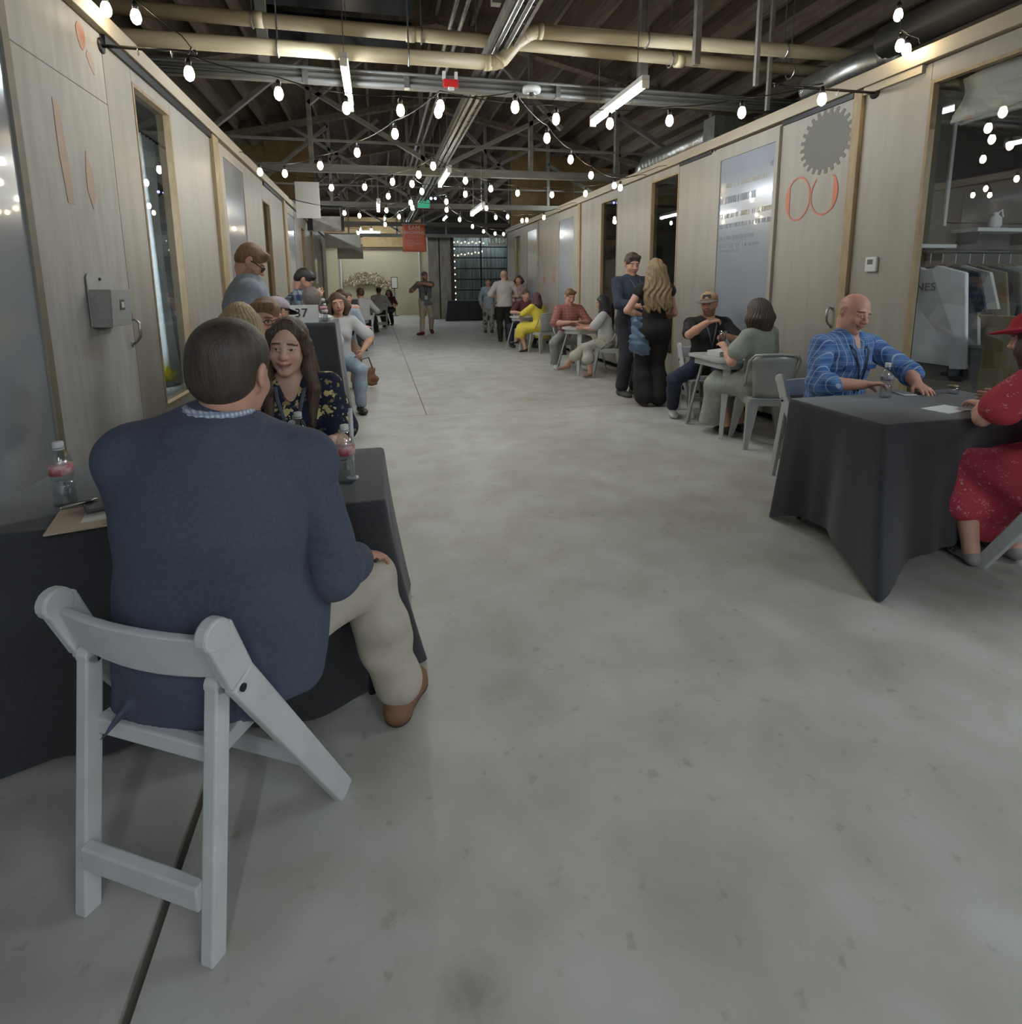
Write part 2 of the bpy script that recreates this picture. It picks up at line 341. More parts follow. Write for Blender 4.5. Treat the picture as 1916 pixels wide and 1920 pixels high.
for y in (10.9,15.5,20.1,24.6): truss(y)
# first beam of the corridor with two conduits on it (bottom chord only is lit)
nb = tag(empty('trim_1'),'pale painted beam with conduits across the corridor under the pipes',kind='structure')
B((-8.9,6.2,3.40),(10.9,6.34,3.52),'beam',BEAM,nb); 
for yy,zz,r in ((6.14,3.385,.024),(6.17,3.45,.02),(6.10,3.48,.014)): MB().tube([(-8,yy,zz),(10,yy,zz)],r,8).done('conduit',mat('conduit_grey',(112,112,110),rough=.5),nb,smooth=True)
for x in (-.6,.35,1.9,2.7): B((x,6.11,3.36),(x+.05,6.2,3.5),'conduit_clamp',GALV,nb)
for x in (-.95,2.93): MB().bar((x,6.27,3.5),(x,6.27,zr(x)),.09,.09).done('vertical_strut',BEAM,nb)
# plumbing and trays
def thing_mesh(o, label, cat, group=None): return tag(o,label,cat,group)
pa = empty('drain_pipe',(0,5.5,0),label='cream drain pipe with an upward offset, lower on its left side',cat='pipe')
MB().tube([(-4.5,0,3.40),(1.10,0,3.425)],.062,18).done('lower_run',PIPE,pa,smooth=True)
MB().tube([(1.05,0,3.425),(1.14,0,3.43),(1.2,0,3.46),(1.32,0,3.60),(1.44,0,3.69),(1.5,0,3.715),(1.56,0,3.72)],.064,18).done('offset_bend',PIPE,pa,smooth=True)
MB().tube([(1.5,0,3.72),(7.3,0,3.78)],.062,18).done('upper_run',PIPE,pa,smooth=True)
for x,z in ((1.06,3.425),(1.17,3.445),(1.40,3.665),(1.55,3.722)): 
    d = .05 if x in(1.06,1.55) else .04
    sl = 0 if x in (1.06,1.55) else .85
    MB().tube([(x-d/2*math.cos(sl),0,z-d/2*math.sin(sl)),(x+d/2*math.cos(sl),0,z+d/2*math.sin(sl))],.0685,18).done('coupling',PIPE,pa,smooth=True)
pb = empty('drain_pipe',(0,5.78,0),label='straight cream drain pipe running behind the offset one',cat='pipe')
MB().tube([(-4.5,0,3.76),(7.3,0,3.66)],.06,18).done('pipe_run',PIPE,pb,smooth=True)
for x in (-.9,.4,3.1): MB().tube([(x-.04,0,3.72-.0133*x-.0),(x+.04,0,3.72-.0133*x)],.066,18).done('coupling',PIPE,pb,smooth=True)
for par,xs,zf in ((pa,(-.72,.36,2.6,4.1),lambda x:3.40+.0045*(x+4.5) if x<1.1 else 3.72+.01*(x-1.5)),(pb,(-.95,.5,3.0,4.4),lambda x:3.72-.0133*x)):
    for x in xs:
        h = MB().tube([(x,.0,zf(x)+.07),(x,.0,zr(x)+.05)],.007,6).done('hanger',GALV,par)
        MB().tube([(x,.07*math.cos(a),zf(x)+.07*math.sin(a)) for a in np.linspace(0,2*PI,17)],.008,6).done('clevis',GALV,h)
ct = empty('cable_tray',(1.2,0,3.6),label='long grey cable tray under the roof ridge running to the far end',cat='cable tray')
for s in (-1,1): MB().bar((s*.1,-2,0),(s*.1,22,0),.03,.1).done('side_rail',BEAM,ct)
mb = MB()
for i in range(80): mb.bar((-.1,-1.9+i*.3,-.03),(.1,-1.9+i*.3,-.03),.04,.02)
tag(mb.done('rungs',BEAM,ct),kind='stuff'); MB().box((-.1,-2,-.025),(.1,22,-.01)).done('tray_base',BEAM,ct)
for s,dz in ((-.06,-.06),(0.02,-.055)): MB().tube([(s,-2,dz),(s,22,dz)],.024,8).done('conduit',GALV,ct,smooth=True)
for y in (2.0,6.3,10.9,15.5): MB().tube([(-.1,y,.05),(-.1,y,2.3)],.007,6).done('hanger',GALV,ct)
cb = empty('conduit',(.86,0,3.95),label='thin steel conduit pair left of the cable tray',cat='conduit')
for s in (-.05,.05): MB().tube([(s,-1,0),(s,16,0)],.022,8).done('conduit_tube',GALV,cb,smooth=True)
hd = empty('steel_post',(.98,4.7,3.9),label='square steel hanger strut above the cream pipes',cat='strut'); MB().bar((0,0,-.35),(0,0,2.0),.07,.07).done('strut',BEAM,hd)
du = empty('air_duct',(4.45,7.6,3.36),label='silver spiral air duct lying on the right hand studios',cat='duct')
MB().tube([(0,-.35,0),(0,1.6,.02)],.15,24).done('duct_body',GALV,du,smooth=True)
for i in range(16): MB().tube([(0,-.3+i*.12,0),(0,-.288+i*.12,0)],.155,24).done('duct_seam',GALV,du,smooth=True)
MB().tube([(0,1.55,.02),(.05,1.85,-.02),(.2,2.05,-.08),(.5,2.15,-.1)],.15,20).done('duct_bend',GALV,du,smooth=True)
B((-.18,-.62,-.16),(.16,-.36,.18),'duct_grille',GALV,du)
dd = empty('air_duct',(4.25,1.0,3.42),label='dark round duct above the shop window top rail',cat='duct')
MB().tube([(0,-3,.03),(0,3.4,0)],.13,24).done('duct_body',mat('dark_duct',(58,56,54),rough=.4,metal=.4),dd,smooth=True)
du2 = empty('air_duct',(4.35,4.9,3.36),label='short silver duct end under the cream pipes at right',cat='duct')
MB().tube([(0,-.5,0),(0,.5,0)],.13,20).done('duct_body',GALV,du2,smooth=True); MB().tube([(0,-.52,0),(0,-.44,0)],.14,20).done('duct_collar',GALV,du2,smooth=True)
for x,y in ((2.62,4.6),(3.42,4.95),(4.02,5.6)):
    o = empty('hanging_rod',(x,y,3.2),label='thin vertical rod hanging from the roof, %s'%{2.62:'left one near the right tube light',3.42:'middle one behind the cream pipes',4.02:'right one by the beam'}[x],cat='rod')
    MB().bar((0,0,0),(0,0,zr(x)-3.2),.035 if x>3 else .05,.035 if x>3 else .05).done('rod',BEAM,o)
# fire strobe, dome camera, exit sign
fs = empty('fire_alarm',(.80,6.06,3.40),label='red fire alarm strobe on the painted beam',cat='alarm')
MB().box((-.075,-.02,-.03),(.075,.03,.045)).done('housing',mat('alarm_red',(190,40,38),rough=.4),fs,bevel=.01); MB().box((-.03,-.03,-.06),(.03,.0,-.03)).done('lens',WPAINT,fs,bevel=.006); MB().box((-.08,0,.045),(-.05,.04,.12)).done('bracket',WPAINT,fs); MB().box((.04,0,.045),(.07,.04,.12)).done('bracket',WPAINT,fs)
dc = empty('dome_camera',(1.62,6.05,3.37),label='white dome camera under the painted beam',cat='camera')
MB().lathe([(.0,.05),(.09,.05),(.095,.02),(.09,.0),(.065,-.005)],20).done('housing',WPAINT,dc,smooth=True); MB().ball((0,0,-.01),(.06,.06,.05)).done('dome',GLB,dc,smooth=True); MB().ball((0,0,-.01),(.03,.03,.03)).done('lens',BLK,dc,smooth=True)
ex = empty('exit_sign',(1.26,15.36,3.5),label='green lit exit sign on the far truss chord',cat='sign')
MB().box((-.16,0,-.11),(.16,.05,.11)).done('housing',WPAINT,ex,bevel=.006); MB().box((-.14,-.006,-.095),(.14,.0,.095)).done('lit_face',GREEN,ex)
text_obj('EXIT','lettering',mat('exit_letter',(190,235,215),rough=.5),ex,.13,frame4((0,-.008,0),(1,0,0),(0,0,1)))
for i,(x,z) in enumerate(((1.44,3.62),(1.55,3.62))):
    o = empty('stage_light',(x,15.3,z),label='small blue spotlight beside the exit sign, %s'%('left of the two' if i==0 else 'right of the two'),cat='spotlight')
    MB().tube([(0,.08,0),(0,-.04,0)],.045,14).done('can',BLK,o,smooth=True); MB().ball((0,-.04,0),.034).done('lens',BLUE,o,smooth=True); B((-.01,.0,.04),(.01,.02,.12),'bracket',BLK,o)
# ---- tube lights
def tube_light(p, L, label, ax='y', group=None, hz=None):
    o = empty('tube_light',p,0 if ax=='y' else PI/2,label,'light',group)
    MB().tube([(0,0,0),(0,L,0)],.026,12).done('tube',LAMPW,o,smooth=True)
    MB().box((-.035,-.02,.028),(.035,L+.02,.075)).done('fixture_body',WPAINT,o,bevel=.006)
    for y in (-.015,L+.015): B((-.03,y-.012,-.03),(.03,y+.012,.03),'end_cap',WPAINT,o)
    for y in (.15,L-.15): MB().tube([(0,y,.07),(0,y,(hz or .9))],.004,5).done('hanger',GALV,o)
    return o
tube_light((-.18,5.1,3.2),1.22,'tube light at left, hanging below the cream pipes')
tube_light((2.32,4.91,3.13),1.22,'tube light at right, hanging from the rod below the cream pipes')
tube_light((1.07,8.5,3.04),1.22,'tube light under the cable tray, third along the corridor')
tube_light((1.92,10.55,2.83),1.22,'tube light right of the exit sign, fourth along the corridor')
tube_light((.1,11.6,3.0),1.22,'far tube light left of the exit sign')
tube_light((.24,27.2,3.79),1.0,'horizontal tube light above the far opening','x'); tube_light((-3.4,26.5,3.2),1.22,'added fill tube beyond the end of the left studios'); tube_light((-3.4,24.5,3.2),1.22,'second added fill tube beyond the end of the left studios'); tube_light((-2.3,17.2,3.45),1.22,'added fill tube over the left studios beyond the bulkhead'); tube_light((-2.5,13.3,3.5),1.22,'added fill tube over the left studios before the bulkhead'); tube_light((5.2,14.0,3.55),1.22,'added fill tube over the right studios before the bulkhead'); tube_light((-1.8,4.2,2.6),1.1,'added fill tube inside the left studio','x'); tube_light((-1.85,4.45,1.9),1.1,'lower added fill tube inside the left studio','x',hz=1.1)  # after the first, hidden tubes added to brighten signs, far end and curtain
for x,y in ((-.18,-2.3),(1.5,-2.4),(2.32,-2.5),(-.18,-4.6),(1.5,-4.7),(2.32,-4.8),(1.1,14.0),(-.1,16.5),(2.4,16.5),(1.1,22.5),(0,25.5)):  # unseen rows behind the camera; middle tubes added for more frontal light
    if y<1: tube_light((x,y,2.95),1.22,'tube light behind the photographer, %s, %s'%({-.18:'first from the left wall',.7:'second from the left wall',1.5:'added fill tube second from the shop window',2.32:'nearest the shop window'}.get(x,'overhead'),'nearer pair' if y>-4 else 'farther pair'))
for i,(x,y,z) in enumerate(((.4,22.0,3.9),(1.5,26.6,3.9),(-.6,26.4,3.9),(4.0,25.6,3.55),(5.2,25.7,3.55),(2.6,21.5,3.9))): tube_light((x,y,z),1.22 if i!=3 and i!=4 else .5,'added fill tube near the far end, %s of six'%('first','second','third','fourth','fifth','sixth')[i])  # tubes added to brighten the far wall and the drapes

tube_light((4.35,.95,2.5),1.22,'added fill tube inside the shop behind the valance'); tube_light((4.9,.6,2.6),1.22,'second added fill tube inside the shop'); tube_light((5.6,.9,2.6),1.22,'third added fill tube inside the shop')  # unseen tubes added to light the garments behind the glass
# ================================================================ STRING LIGHTS
STR = {
'from the left wall rod over to the right wall':[(-1.06,4.11),(-.59,4.4),(-.16,4.65),(.23,4.63),(.51,4.62),(1.05,4.39),(1.54,5.22),(2.04,6.04),(2.57,6.84),(3.14,7.48)],
'from the right wall rod across to the left wall':[(3.16,3.79),(2.79,4.19),(2.35,4.5),(1.91,4.67),(1.44,4.63),(.51,4.47),(.21,5.32),(-.13,6.11),(-.54,6.82),(-.98,7.36),(-1.24,7.31)],
'second zigzag, passing below the third tube light':[(-.53,8.28),(-.1,8.16),(.25,7.69),(.54,7.16),(.66,6.63),(1.14,7.46),(1.57,8.01),(2.02,8.32),(2.55,8.38),(3.0,8.2),(3.29,7.63)],
'third zigzag, at the fourth tube light':[(-.51,11.06),(.22,8.92),(.5,7.81),(.67,8.4),(1.3,8.54),(1.88,10.01),(2.52,11.2),(3.03,11.7),(3.24,11.18)],
'fourth zigzag, before the exit sign':[(-.26,11.43),(.22,10.56),(.58,9.55),(1.12,9.34),(2.31,11.32),(2.96,11.81)],
'last zigzag, beyond the exit sign':[(-.39,15.12),(-.07,14.36),(.23,12.94),(.47,11.5),(.64,10.13),(1.24,10.33),(1.67,11.79),(2.15,13.15),(2.61,14.3),(3.01,14.86),(3.26,14.99)],
'short, at the top of the left wall door':[(-1.5,4.18,3.07),(-1.35,4.2,3.05)],
'short, hanging down by the dark duct at right':[(3.80,3.85,3.35),(3.80,3.81,3.13),(3.78,3.73,3.07)],
}
_bulb = MB().lathe([(.004,-.115),(.02,-.105),(.029,-.085),(.03,-.07),(.024,-.045),(.016,-.03)],12).done('bulb',LAMPB,smooth=True); bulb_me = _bulb.data; bpy.data.objects.remove(_bulb)
_s = MB().lathe([(.017,-.035),(.018,0),(.012,.012),(.004,.02)],10).done('socket',BLK,smooth=True); sock_me = _s.data; bpy.data.objects.remove(_s)
small_me = bulb_me.copy(); small_me.materials[0] = LAMPS
def bulb_at(par, p, small=False):
    b = bpy.data.objects.new('bulb',small_me if small else bulb_me); COL.objects.link(b); b.parent = par; b.location = p
    if small: b.scale = (.8,)*3; return
    s = bpy.data.objects.new('socket',sock_me); COL.objects.link(s); s.parent = b
STARTS = {0:((-1.07,4.25,2.9),(3.85,8.0,2.98)),1:((3.05,4.2,2.93),(-1.5,7.6,3.0)),2:((-1.5,8.6,3.0),(3.85,7.4,3.0)),3:((-1.5,11.6,3),(3.85,11,3)),4:((-1.5,11.5,3),(3.85,12,3)),5:((-1.5,15.3,3),(3.85,15,3)),6:((-1.56,4.1,3.12),(-1.07,4.25,2.93)),7:((3.86,3.9,3.7),(3.86,3.7,3.12))}
for i,(k,pts) in enumerate(STR.items()):
    P = [(p[0],p[1],(p[2] if len(p)>2 else 2.72)+.085) for p in pts]
    o = empty('string_lights',P[0],label='string of warm bulbs, '+k,cat='lights',group='festoon strings over the corridor')
    q0 = np.array(P[0]); a,b = STARTS[i]
    path = []; seq = [a]+P+[b]
    for u,v in zip(seq[:-1],seq[1:]):
        u,v = np.array(u),np.array(v); sg = .03*np.linalg.norm(v-u)
        for t in np.linspace(0,1,7)[:-1]: path.append(u*(1-t)+v*t+np.array([0,0,.035-sg*4*t*(1-t)])-q0)
    path.append(np.array(b)-q0)
    MB().tube(path,.004,5).done('wire',BLK,o,smooth=True)
    for p in P: bulb_at(o, tuple(np.array(p)-q0))
# string lights round the far grid window
fw = empty('string_lights',(3.3,25.15,3.3),label='string of small bulbs draped over the grid window at the far end',cat='lights',group='festoon strings over the corridor')
pts = [(.0,-.02*i,-.27*i) for i in range(10)][::-1]+[(.15+.16*i,-.03,.02-.05*(i%2)) for i in range(8)]+[(1.2-.15*i,-.06,-.38-.04*(i%2)-.02*i) for i in range(8)]
MB().tube([(p[0],p[1],p[2]+.03) for p in pts],.005,5).done('wire',BLK,fw)
for p in pts: bulb_at(fw,p,True)
# wall rods that carry the strings
for x0,x1,y,z,lb in ((-1.60,-1.06,4.28,2.915,'black iron rod sticking out of the left wall top'),(3.94,3.03,4.13,2.925,'black iron rod sticking out of the right wall top')):
    o = empty('iron_rod',(x0,y,z),label=lb,cat='rod'); d = x1-x0
    MB().tube([(0,0,0),(d,0,.0)],.011,8).done('rod',BLK,o,smooth=True); MB().tube([(0,0,0),(.02*np.sign(d),0,0)],.045,14).done('flange',BLK,o,smooth=True); MB().ball((d,0,0),.016).done('rod_tip',BLK,o,smooth=True)
    for t in (.4,.75): MB().tube([(d*t,.012*math.cos(a),-.02+.02*math.sin(a)) for a in np.linspace(0,2*PI,9)],.003,5).done('hook',GALV,o)
# ================================================================ SIGNS
def to_mesh_obj(o):
    dg = bpy.context.evaluated_depsgraph_get(); me = bpy.data.meshes.new_from_object(o.evaluated_get(dg)); n = bpy.data.objects.new(o.name, me)
    nm, par, mt = o.name, o.parent, o.matrix_local.copy(); bpy.data.objects.remove(o); COL.objects.link(n); n.name = nm; n.parent = par; n.matrix_local = mt; return n
def lettering(body, m, parent, size, o, x, y, align='CENTER', space=1.0, name='lettering', ex=.001):
    return to_mesh_obj(text_obj(body,name,m,parent,size,frame4(o,x,y),ex,align,space))
for o in [o for o in list(bpy.data.objects) if o.type=='FONT']: to_mesh_obj(o)
def hang_sign(p, wd, ht, m, label, th=.03, frame=None):
    o = empty('hanging_sign',p,label=label,cat='sign')
    MB().box((0,0,-ht),(wd,th,0)).done('board',m,o,bevel=.003)
    for x in (.06,wd-.06): MB().tube([(x,th/2,0),(x,th/2,.25)],.005,5).done('hook',GALV,o)
    MB().tube([(-.12,th/2,.24),(wd,th/2,.24)],.012,6).done('arm',BLK,o)
    return o
SG = mat('sign_white',(212,208,200),rough=.6); SD = mat('sign_brown_grey',(136,130,122),(186,180,172),rough=.6,scale=2.5); SL_ = mat('sign_pale_grey',(204,203,194),(216,215,206),rough=.6,scale=8)
hang_sign((-1.50,12.5,3.49),.46,.70,SG,'blank white hanging sign, nearest on the left wall')
h = hang_sign((-1.56,15.0,3.11),.83,.36,SD,'wide brown grey hanging sign behind the white one')
MB().box((.78,-.012,-.34),(.85,.04,0)).done('end_cap',BLK,h); B((-.01,-.012,-.34),(.12,-.001,-.02),'dark_band',BLK,h)
h = hang_sign((-1.5,19.0,3.02),1.06,.42,SL_,'pale grey hanging sign below the horizontal tube light')
lettering('HOCAAY',WPAINT,h,.2,(.5,-.004,-.13),(1,0,0),(0,0,1),space=1.2)
hang_sign((-1.27,21.0,2.86),.86,.5,SL_,'pale grey hanging sign farthest on the left wall')
rs = empty('hanging_banner',(.834,18.0,3.24),label='coral red hanging banner with white lettering below the roof ridge',cat='sign')
mb = MB(); n = 9
for i in range(n):
    for j in range(7): mb.v.append((.655*j/6-.02*(i/8)*(1-j/3),.012*math.sin(j*1.1+i*.3),-.79*i/8))
mb.f = [(i*7+j,i*7+j+1,i*7+j+8,i*7+j+7) for i in range(n-1) for j in range(6)]; mb.m=[0]*len(mb.f)
bn = mb.done('banner_cloth',RED,rs,smooth=True); s_ = bn.modifiers.new('thick','SOLIDIFY'); s_.thickness = .006
MB().tube([(-.05,0,.01),(.70,0,.01)],.012,8).done('rail',WPAINT,rs)
for x in (.03,.33,.62): MB().tube([(x,0,0),(x,0,.5)],.004,5).done('cord',WPAINT,rs)
LW_ = mat('banner_letters',(250,246,246),rough=.6); LP_ = mat('banner_small_letters',(250,200,184),rough=.6)
lettering('SAM',LW_,rs,.17,(.33,-.03,-.10),(1,0,0),(0,0,1),space=1.15); lettering('BROWNS',LW_,rs,.14,(.33,-.03,-.24),(1,0,0),(0,0,1),space=1.05); lettering('DESIGN',LP_,rs,.1,(.33,-.03,-.355),(1,0,0),(0,0,1),space=1.35)
for z,a,bb in ((-.47,.07,.3),(-.52,.07,.33),(-.57,.1,.58),(-.62,.07,.3)): B((a,-.028,z),(bb,-.022,z+.018),'text_line',LP_,rs)
# white filigree sign at the far right corner
fs2 = empty('filigree_sign',(3.34,17.52,2.6),label='white cut out crest sign hanging by the far right corner',cat='sign')
B((0,0,0),(.52,.03,.06),'base_bar',WPAINT,fs2)
for i in range(5): MB().tube([(.05+.1*i+.07*math.cos(a),.015,.16+.09*math.sin(a)) for a in np.linspace(0,2*PI,15)],.014,6).done('scroll',WPAINT,fs2)
MB().tube([(-.06,.015,.4),(.1,.015,.26),(.27,.015,.34),(.43,.015,.26),(.58,.015,.4)],.02,6).done('ribbon',WPAINT,fs2)
# ================================================================ WALL FITTINGS AND PRINTS
def decal(name, poly, x, m, parent, th=.002, sgn=-1):
    """flat print on a wall face at x; poly in (y,z)"""
    return MB().prism(poly,lambda a,b,k:(x+sgn*th*k,a,b)).done(name,m,parent)
art = tag(empty('wall_print',(0,0,0)),'grey cog disc and orange eyeglasses printed on the right plywood door','print')
c = (4.63,2.675); poly = []
for i in range(24):
    a = 2*PI*i/24
    for da,r in ((0,.235),(.085,.235),(.105,.276),(.16,.282),(.215,.276),(.235,.235)): poly.append((c[0]+r*1.12*math.cos(a+da),c[1]+r*math.sin(a+da)))
decal('cog_disc',poly,XR-.0005,GEARP,art)
def ring(cy,cz,ry,rz,w,a0=0,a1=2*PI,n=40):
    A = np.linspace(a0,a1,n); return [(cy+ry*math.cos(a),cz+rz*math.sin(a)) for a in A]+[(cy+(ry-w)*math.cos(a),cz+(rz-w)*math.sin(a)) for a in A[::-1]]
for cy,rz,a0,a1 in ((4.93,.20,0,2*PI),(4.60,.185,2.2,2*PI+.9)): decal('lens_ring',ring(cy,2.225,.165,rz,.014,a0,a1),XR-.0025,ORANGE,art)
for cy,s in ((4.93,1),(4.60,-1)):
    A = np.linspace(-.85,.85,16); decal('lens_crescent',[(cy+s*.165*math.cos(a),2.225+.195*math.sin(a)) for a in A],XR-.003,ORANGE,art)
tag(art,group=None)
lv = tag(empty('wall_print'),'faded orange leaf and figure painted on the weathered left door','print')
PEACH = mat('faded_orange',(178,152,134),(168,150,136),rough=.6,scale=9); ORG2 = mat('worn_orange',(176,108,82),(172,140,118),rough=.6,scale=14)
decal('leaf',[(4.02+.05*math.cos(a)*(1+.3*math.sin(a)),2.87+.075*math.sin(a)) for a in np.linspace(0,2*PI,18)[:-1]],XL+.0005,ORG2,lv,sgn=1)
decal('leaf_stem',[(4.08,2.82),(4.13,2.8),(4.16,2.74),(4.14,2.70),(4.09,2.74),(4.06,2.79)],XL+.0005,PEACH,lv,sgn=1)
decal('figure_stroke',[(3.60,2.42),(3.66,2.40),(3.69,2.1),(3.70,1.9),(3.63,1.9),(3.60,2.15)],XL+.0005,PEACH,lv,sgn=1)
decal('figure_stroke',[(3.90,2.22),(3.96,2.12),(3.97,1.98),(3.92,1.9),(3.87,2.0),(3.88,2.12)],XL+.0005,PEACH,lv,sgn=1)
B((XL-.001,3.25,2.572),(XL+.0015,4.28,2.577),'sheet_seam',mat('seam',(92,84,70)),wall_left)
a2 = tag(empty('wall_print'),'small orange letters and arrows on the far right plywood panel','print')
GOLD = mat('gold_letters',(176,148,104),rough=.6)
for i in range(4): decal('letter',ring(13.75-.42*i,2.28,.12,.2,.02),XR-.001,GOLD,a2)
for yy in (12.75,13.5): decal('arrow',[(yy,1.72),(yy+.10,1.58),(yy,1.42),(yy-.10,1.58),(yy-.02,1.58),(yy-.02,1.85),(yy+.02,1.85),(yy+.02,1.72)],XR-.001,ORG2,a2)
# vinyl text rows on the grey glass panel
TW = mat('vinyl_white',(150,156,166),rough=.5); TY = mat('vinyl_cream',(186,178,156),rough=.5)
vt = tag(empty('vinyl_text'),'rows of pale vinyl lettering on the grey glass panel of the right wall','lettering')
rr = random.Random(3)
for z,y0,y1,hh,mm in ((2.60,5.30,5.36,.05,TW),(2.50,5.36,6.08,.045,TY),(2.33,5.55,6.20,.075,TW),(2.17,5.28,6.20,.05,TY),(2.06,5.28,6.20,.045,TW),(1.93,5.55,6.2,.04,TW),(1.84,5.80,6.2,.04,TW),(1.79,5.80,6.2,.03,TW),(1.84,5.45,5.70,.035,TW)):
    mb = MB(); y = y0
    while y < y1:
        wl = rr.uniform(.012,.026); st = rr.choice((0,1,2))
        mb.box((XR-.0205,y,z),(XR-.0182,y+.006,z+hh)); mb.box((XR-.0205,y,z+hh*(0,.45,.85)[st]),(XR-.0182,min(y+wl,y1),z+hh*((0,.45,.85)[st]+.15)))
        if rr.random()<.5: mb.box((XR-.0205,y+wl-.006,z),(XR-.0182,y+wl,z+hh))
        y += wl+.008+(.03 if rr.random()<.12 else 0)
    tag(mb.done('text_row',mm,vt),kind='stuff')
B((XR-.0205,5.735,1.78),(XR-.0182,5.75,1.90),'divider_bar',TW,vt)
# mail holder
mh = empty('file_holder',(XL,3.72,1.23),label='grey metal mesh file holder on the weathered left door',cat='holder')
MG = mat('mesh_grey_metal',(166,167,165),(176,177,175),rough=.5,metal=.3,scale=60,bump=.2,bscale=300)
MB().prism([(-.02,.0),(.27,.0),(.3,.27),(.29,.30),(.0,.30),(-.02,.28)],lambda a,b,k:(.004+.008*k,a,b)).done('back_plate',MG,mh,bevel=.002)
MB().prism([(0,0),(.26,0),(.28,.21),(-.01,.21)],lambda a,b,k:(.10+.008*k+.06*b,a,b)).done('front_plate',MG,mh,bevel=.002)
for y in (-.005,.262): MB().prism([(.012,0),(.10,0),(.115,.21),(.012,.21)],lambda a,b,k:(a,y+.006*k+(.018*b/.21 if y>0 else -.01*b/.21),b)).done('side_plate',MG,mh)
MB().prism([(.012,-.0),(.105,-.0),(.105,.26),(.012,.26)],lambda a,b,k:(a,b,-.004+.005*k)).done('base_plate',MG,mh)
B((.112,.10,.09),(.118,.16,.15),'label_frame',mat('label_dark',(80,80,80)),mh); B((.117,.113,.103),(.121,.147,.137),'label_card',WPAINT,mh)
MB().tube([(.012,.13,.27),(.02,.13,.27)],.008,10).done('hook_hole',BLK,mh)
def pull_handle(p, sgn, par):
    o = empty('door_handle',p); o.parent = par
    MB().tube([(0,0,.07),(.03*sgn,0,.075),(.055*sgn,0,.05),(.055*sgn,0,-.04),(.03*sgn,0,-.075),(0,0,-.09)],[.009,.008,.0095,.0095,.008,.009],10).done('grip',CHROME,o,smooth=True)
    for z in (.07,-.09): MB().tube([(0,0,z),(.006*sgn,0,z)],.018,14).done('rose',CHROME,o,smooth=True)
    return o
pull_handle((XL,4.235,1.17),1,wall_left); pull_handle((XR,4.385,1.15),-1,wall_right)
hp = empty('door_hasp',(XR,4.17,1.33),label='steel hasp and padlock left of the thermostat panel edge',cat='lock')
B((-.012,-.02,-.03),(0,.10,.03),'hasp_plate',CHROME,hp,bevel=.003); MB().box((-.05,-.045,-.13),(-.02,.005,-.06)).done('padlock_body',CHROME,hp,bevel=.006); MB().tube([(-.035,-.02+.02*math.cos(a),-.06+.045*math.sin(a)) for a in np.linspace(0,PI,9)],.005,6).done('shackle',CHROME,hp)
th = empty('thermostat',(XR,4.0,1.585),label='white square thermostat on the right wall',cat='thermostat')
MB().box((-.024,-.055,-.06),(0,.055,.06)).done('housing',WPAINT,th,bevel=.008); B((-.026,-.022,.0),(-.023,.03,.04),'display',mat('lcd_grey',(104,106,98),rough=.3),th)
for zz in (1.05,1.12): pass
# ================================================================ SHOP INTERIOR (right window)
sh = empty('garment_rail',(4.2,3.85,0),label='black garment rail inside the right shop window',cat='rail')
MB().tube([(0,0,1.68),(2.9,0,1.68)],.016,10).done('rail',BLK,sh,smooth=True)
for x in (.02,2.88): MB().tube([(x,0,0),(x,0,1.7)],.016,10).done('upright',BLK,sh); MB().bar((x,-.22,.02),(x,.22,.02),.03,.03).done('foot',BLK,sh)
def garment(x, m, label, wd=.5, ln=.68, sl=.55, tilt=.36, nm='hanging_shirt', txt=None):
    o = empty(nm,(x,3.85,1.60),tilt,label,'clothing','clothes on the garment rail')
    h = wd/2
    out = [(-.07,-.03),(-h,-.09),(-h-.07,-.09-sl),(-h+.05,-.10-sl),(-h+.06,-.27),(-h+.03,-ln),(h-.03,-ln),(h-.06,-.27),(h-.05,-.10-sl),(h+.07,-.09-sl),(h,-.09),(.07,-.03),(.03,-.055),(-.03,-.055)]
    mb = MB(); mb.prism(out,lambda a,b,k:(( -.5+k)*.075*(1-.3*abs(a)/h)+.018*math.sin(9*a+4*b),a,b))
    g = mb.done('garment',m,o,bevel=.012)
    MB().tube([(0,-h*.8,-.10),(0,0,-.02),(0,h*.8,-.10)],.008,6).done('hanger',mat('hanger_wood',(120,96,66)),o); MB().tube([(0,0,-.02),(0,0,.06),(0,.02,.095),(0,.035,.075)],.004,6).done('hanger_hook',CHROME,o)
    return o
HOOD = mat('pale_grey_sweat',(216,219,216),(224,226,223),rough=.9,scale=12,bump=.05,bscale=90)
gg = garment(4.33,HOOD,'pale grey sweatshirt with dark letters, foremost on the garment rail',.52,.80,.74)
INK = mat('dark_ink',(60,62,66),rough=.8)
lettering('KINES',INK,gg,.085,(-.062,.03,-.2),(0,-1,0),(0,0,1)); lettering('V T',INK,gg,.06,(-.062,.08,-.34),(0,-1,0),(0,0,1))
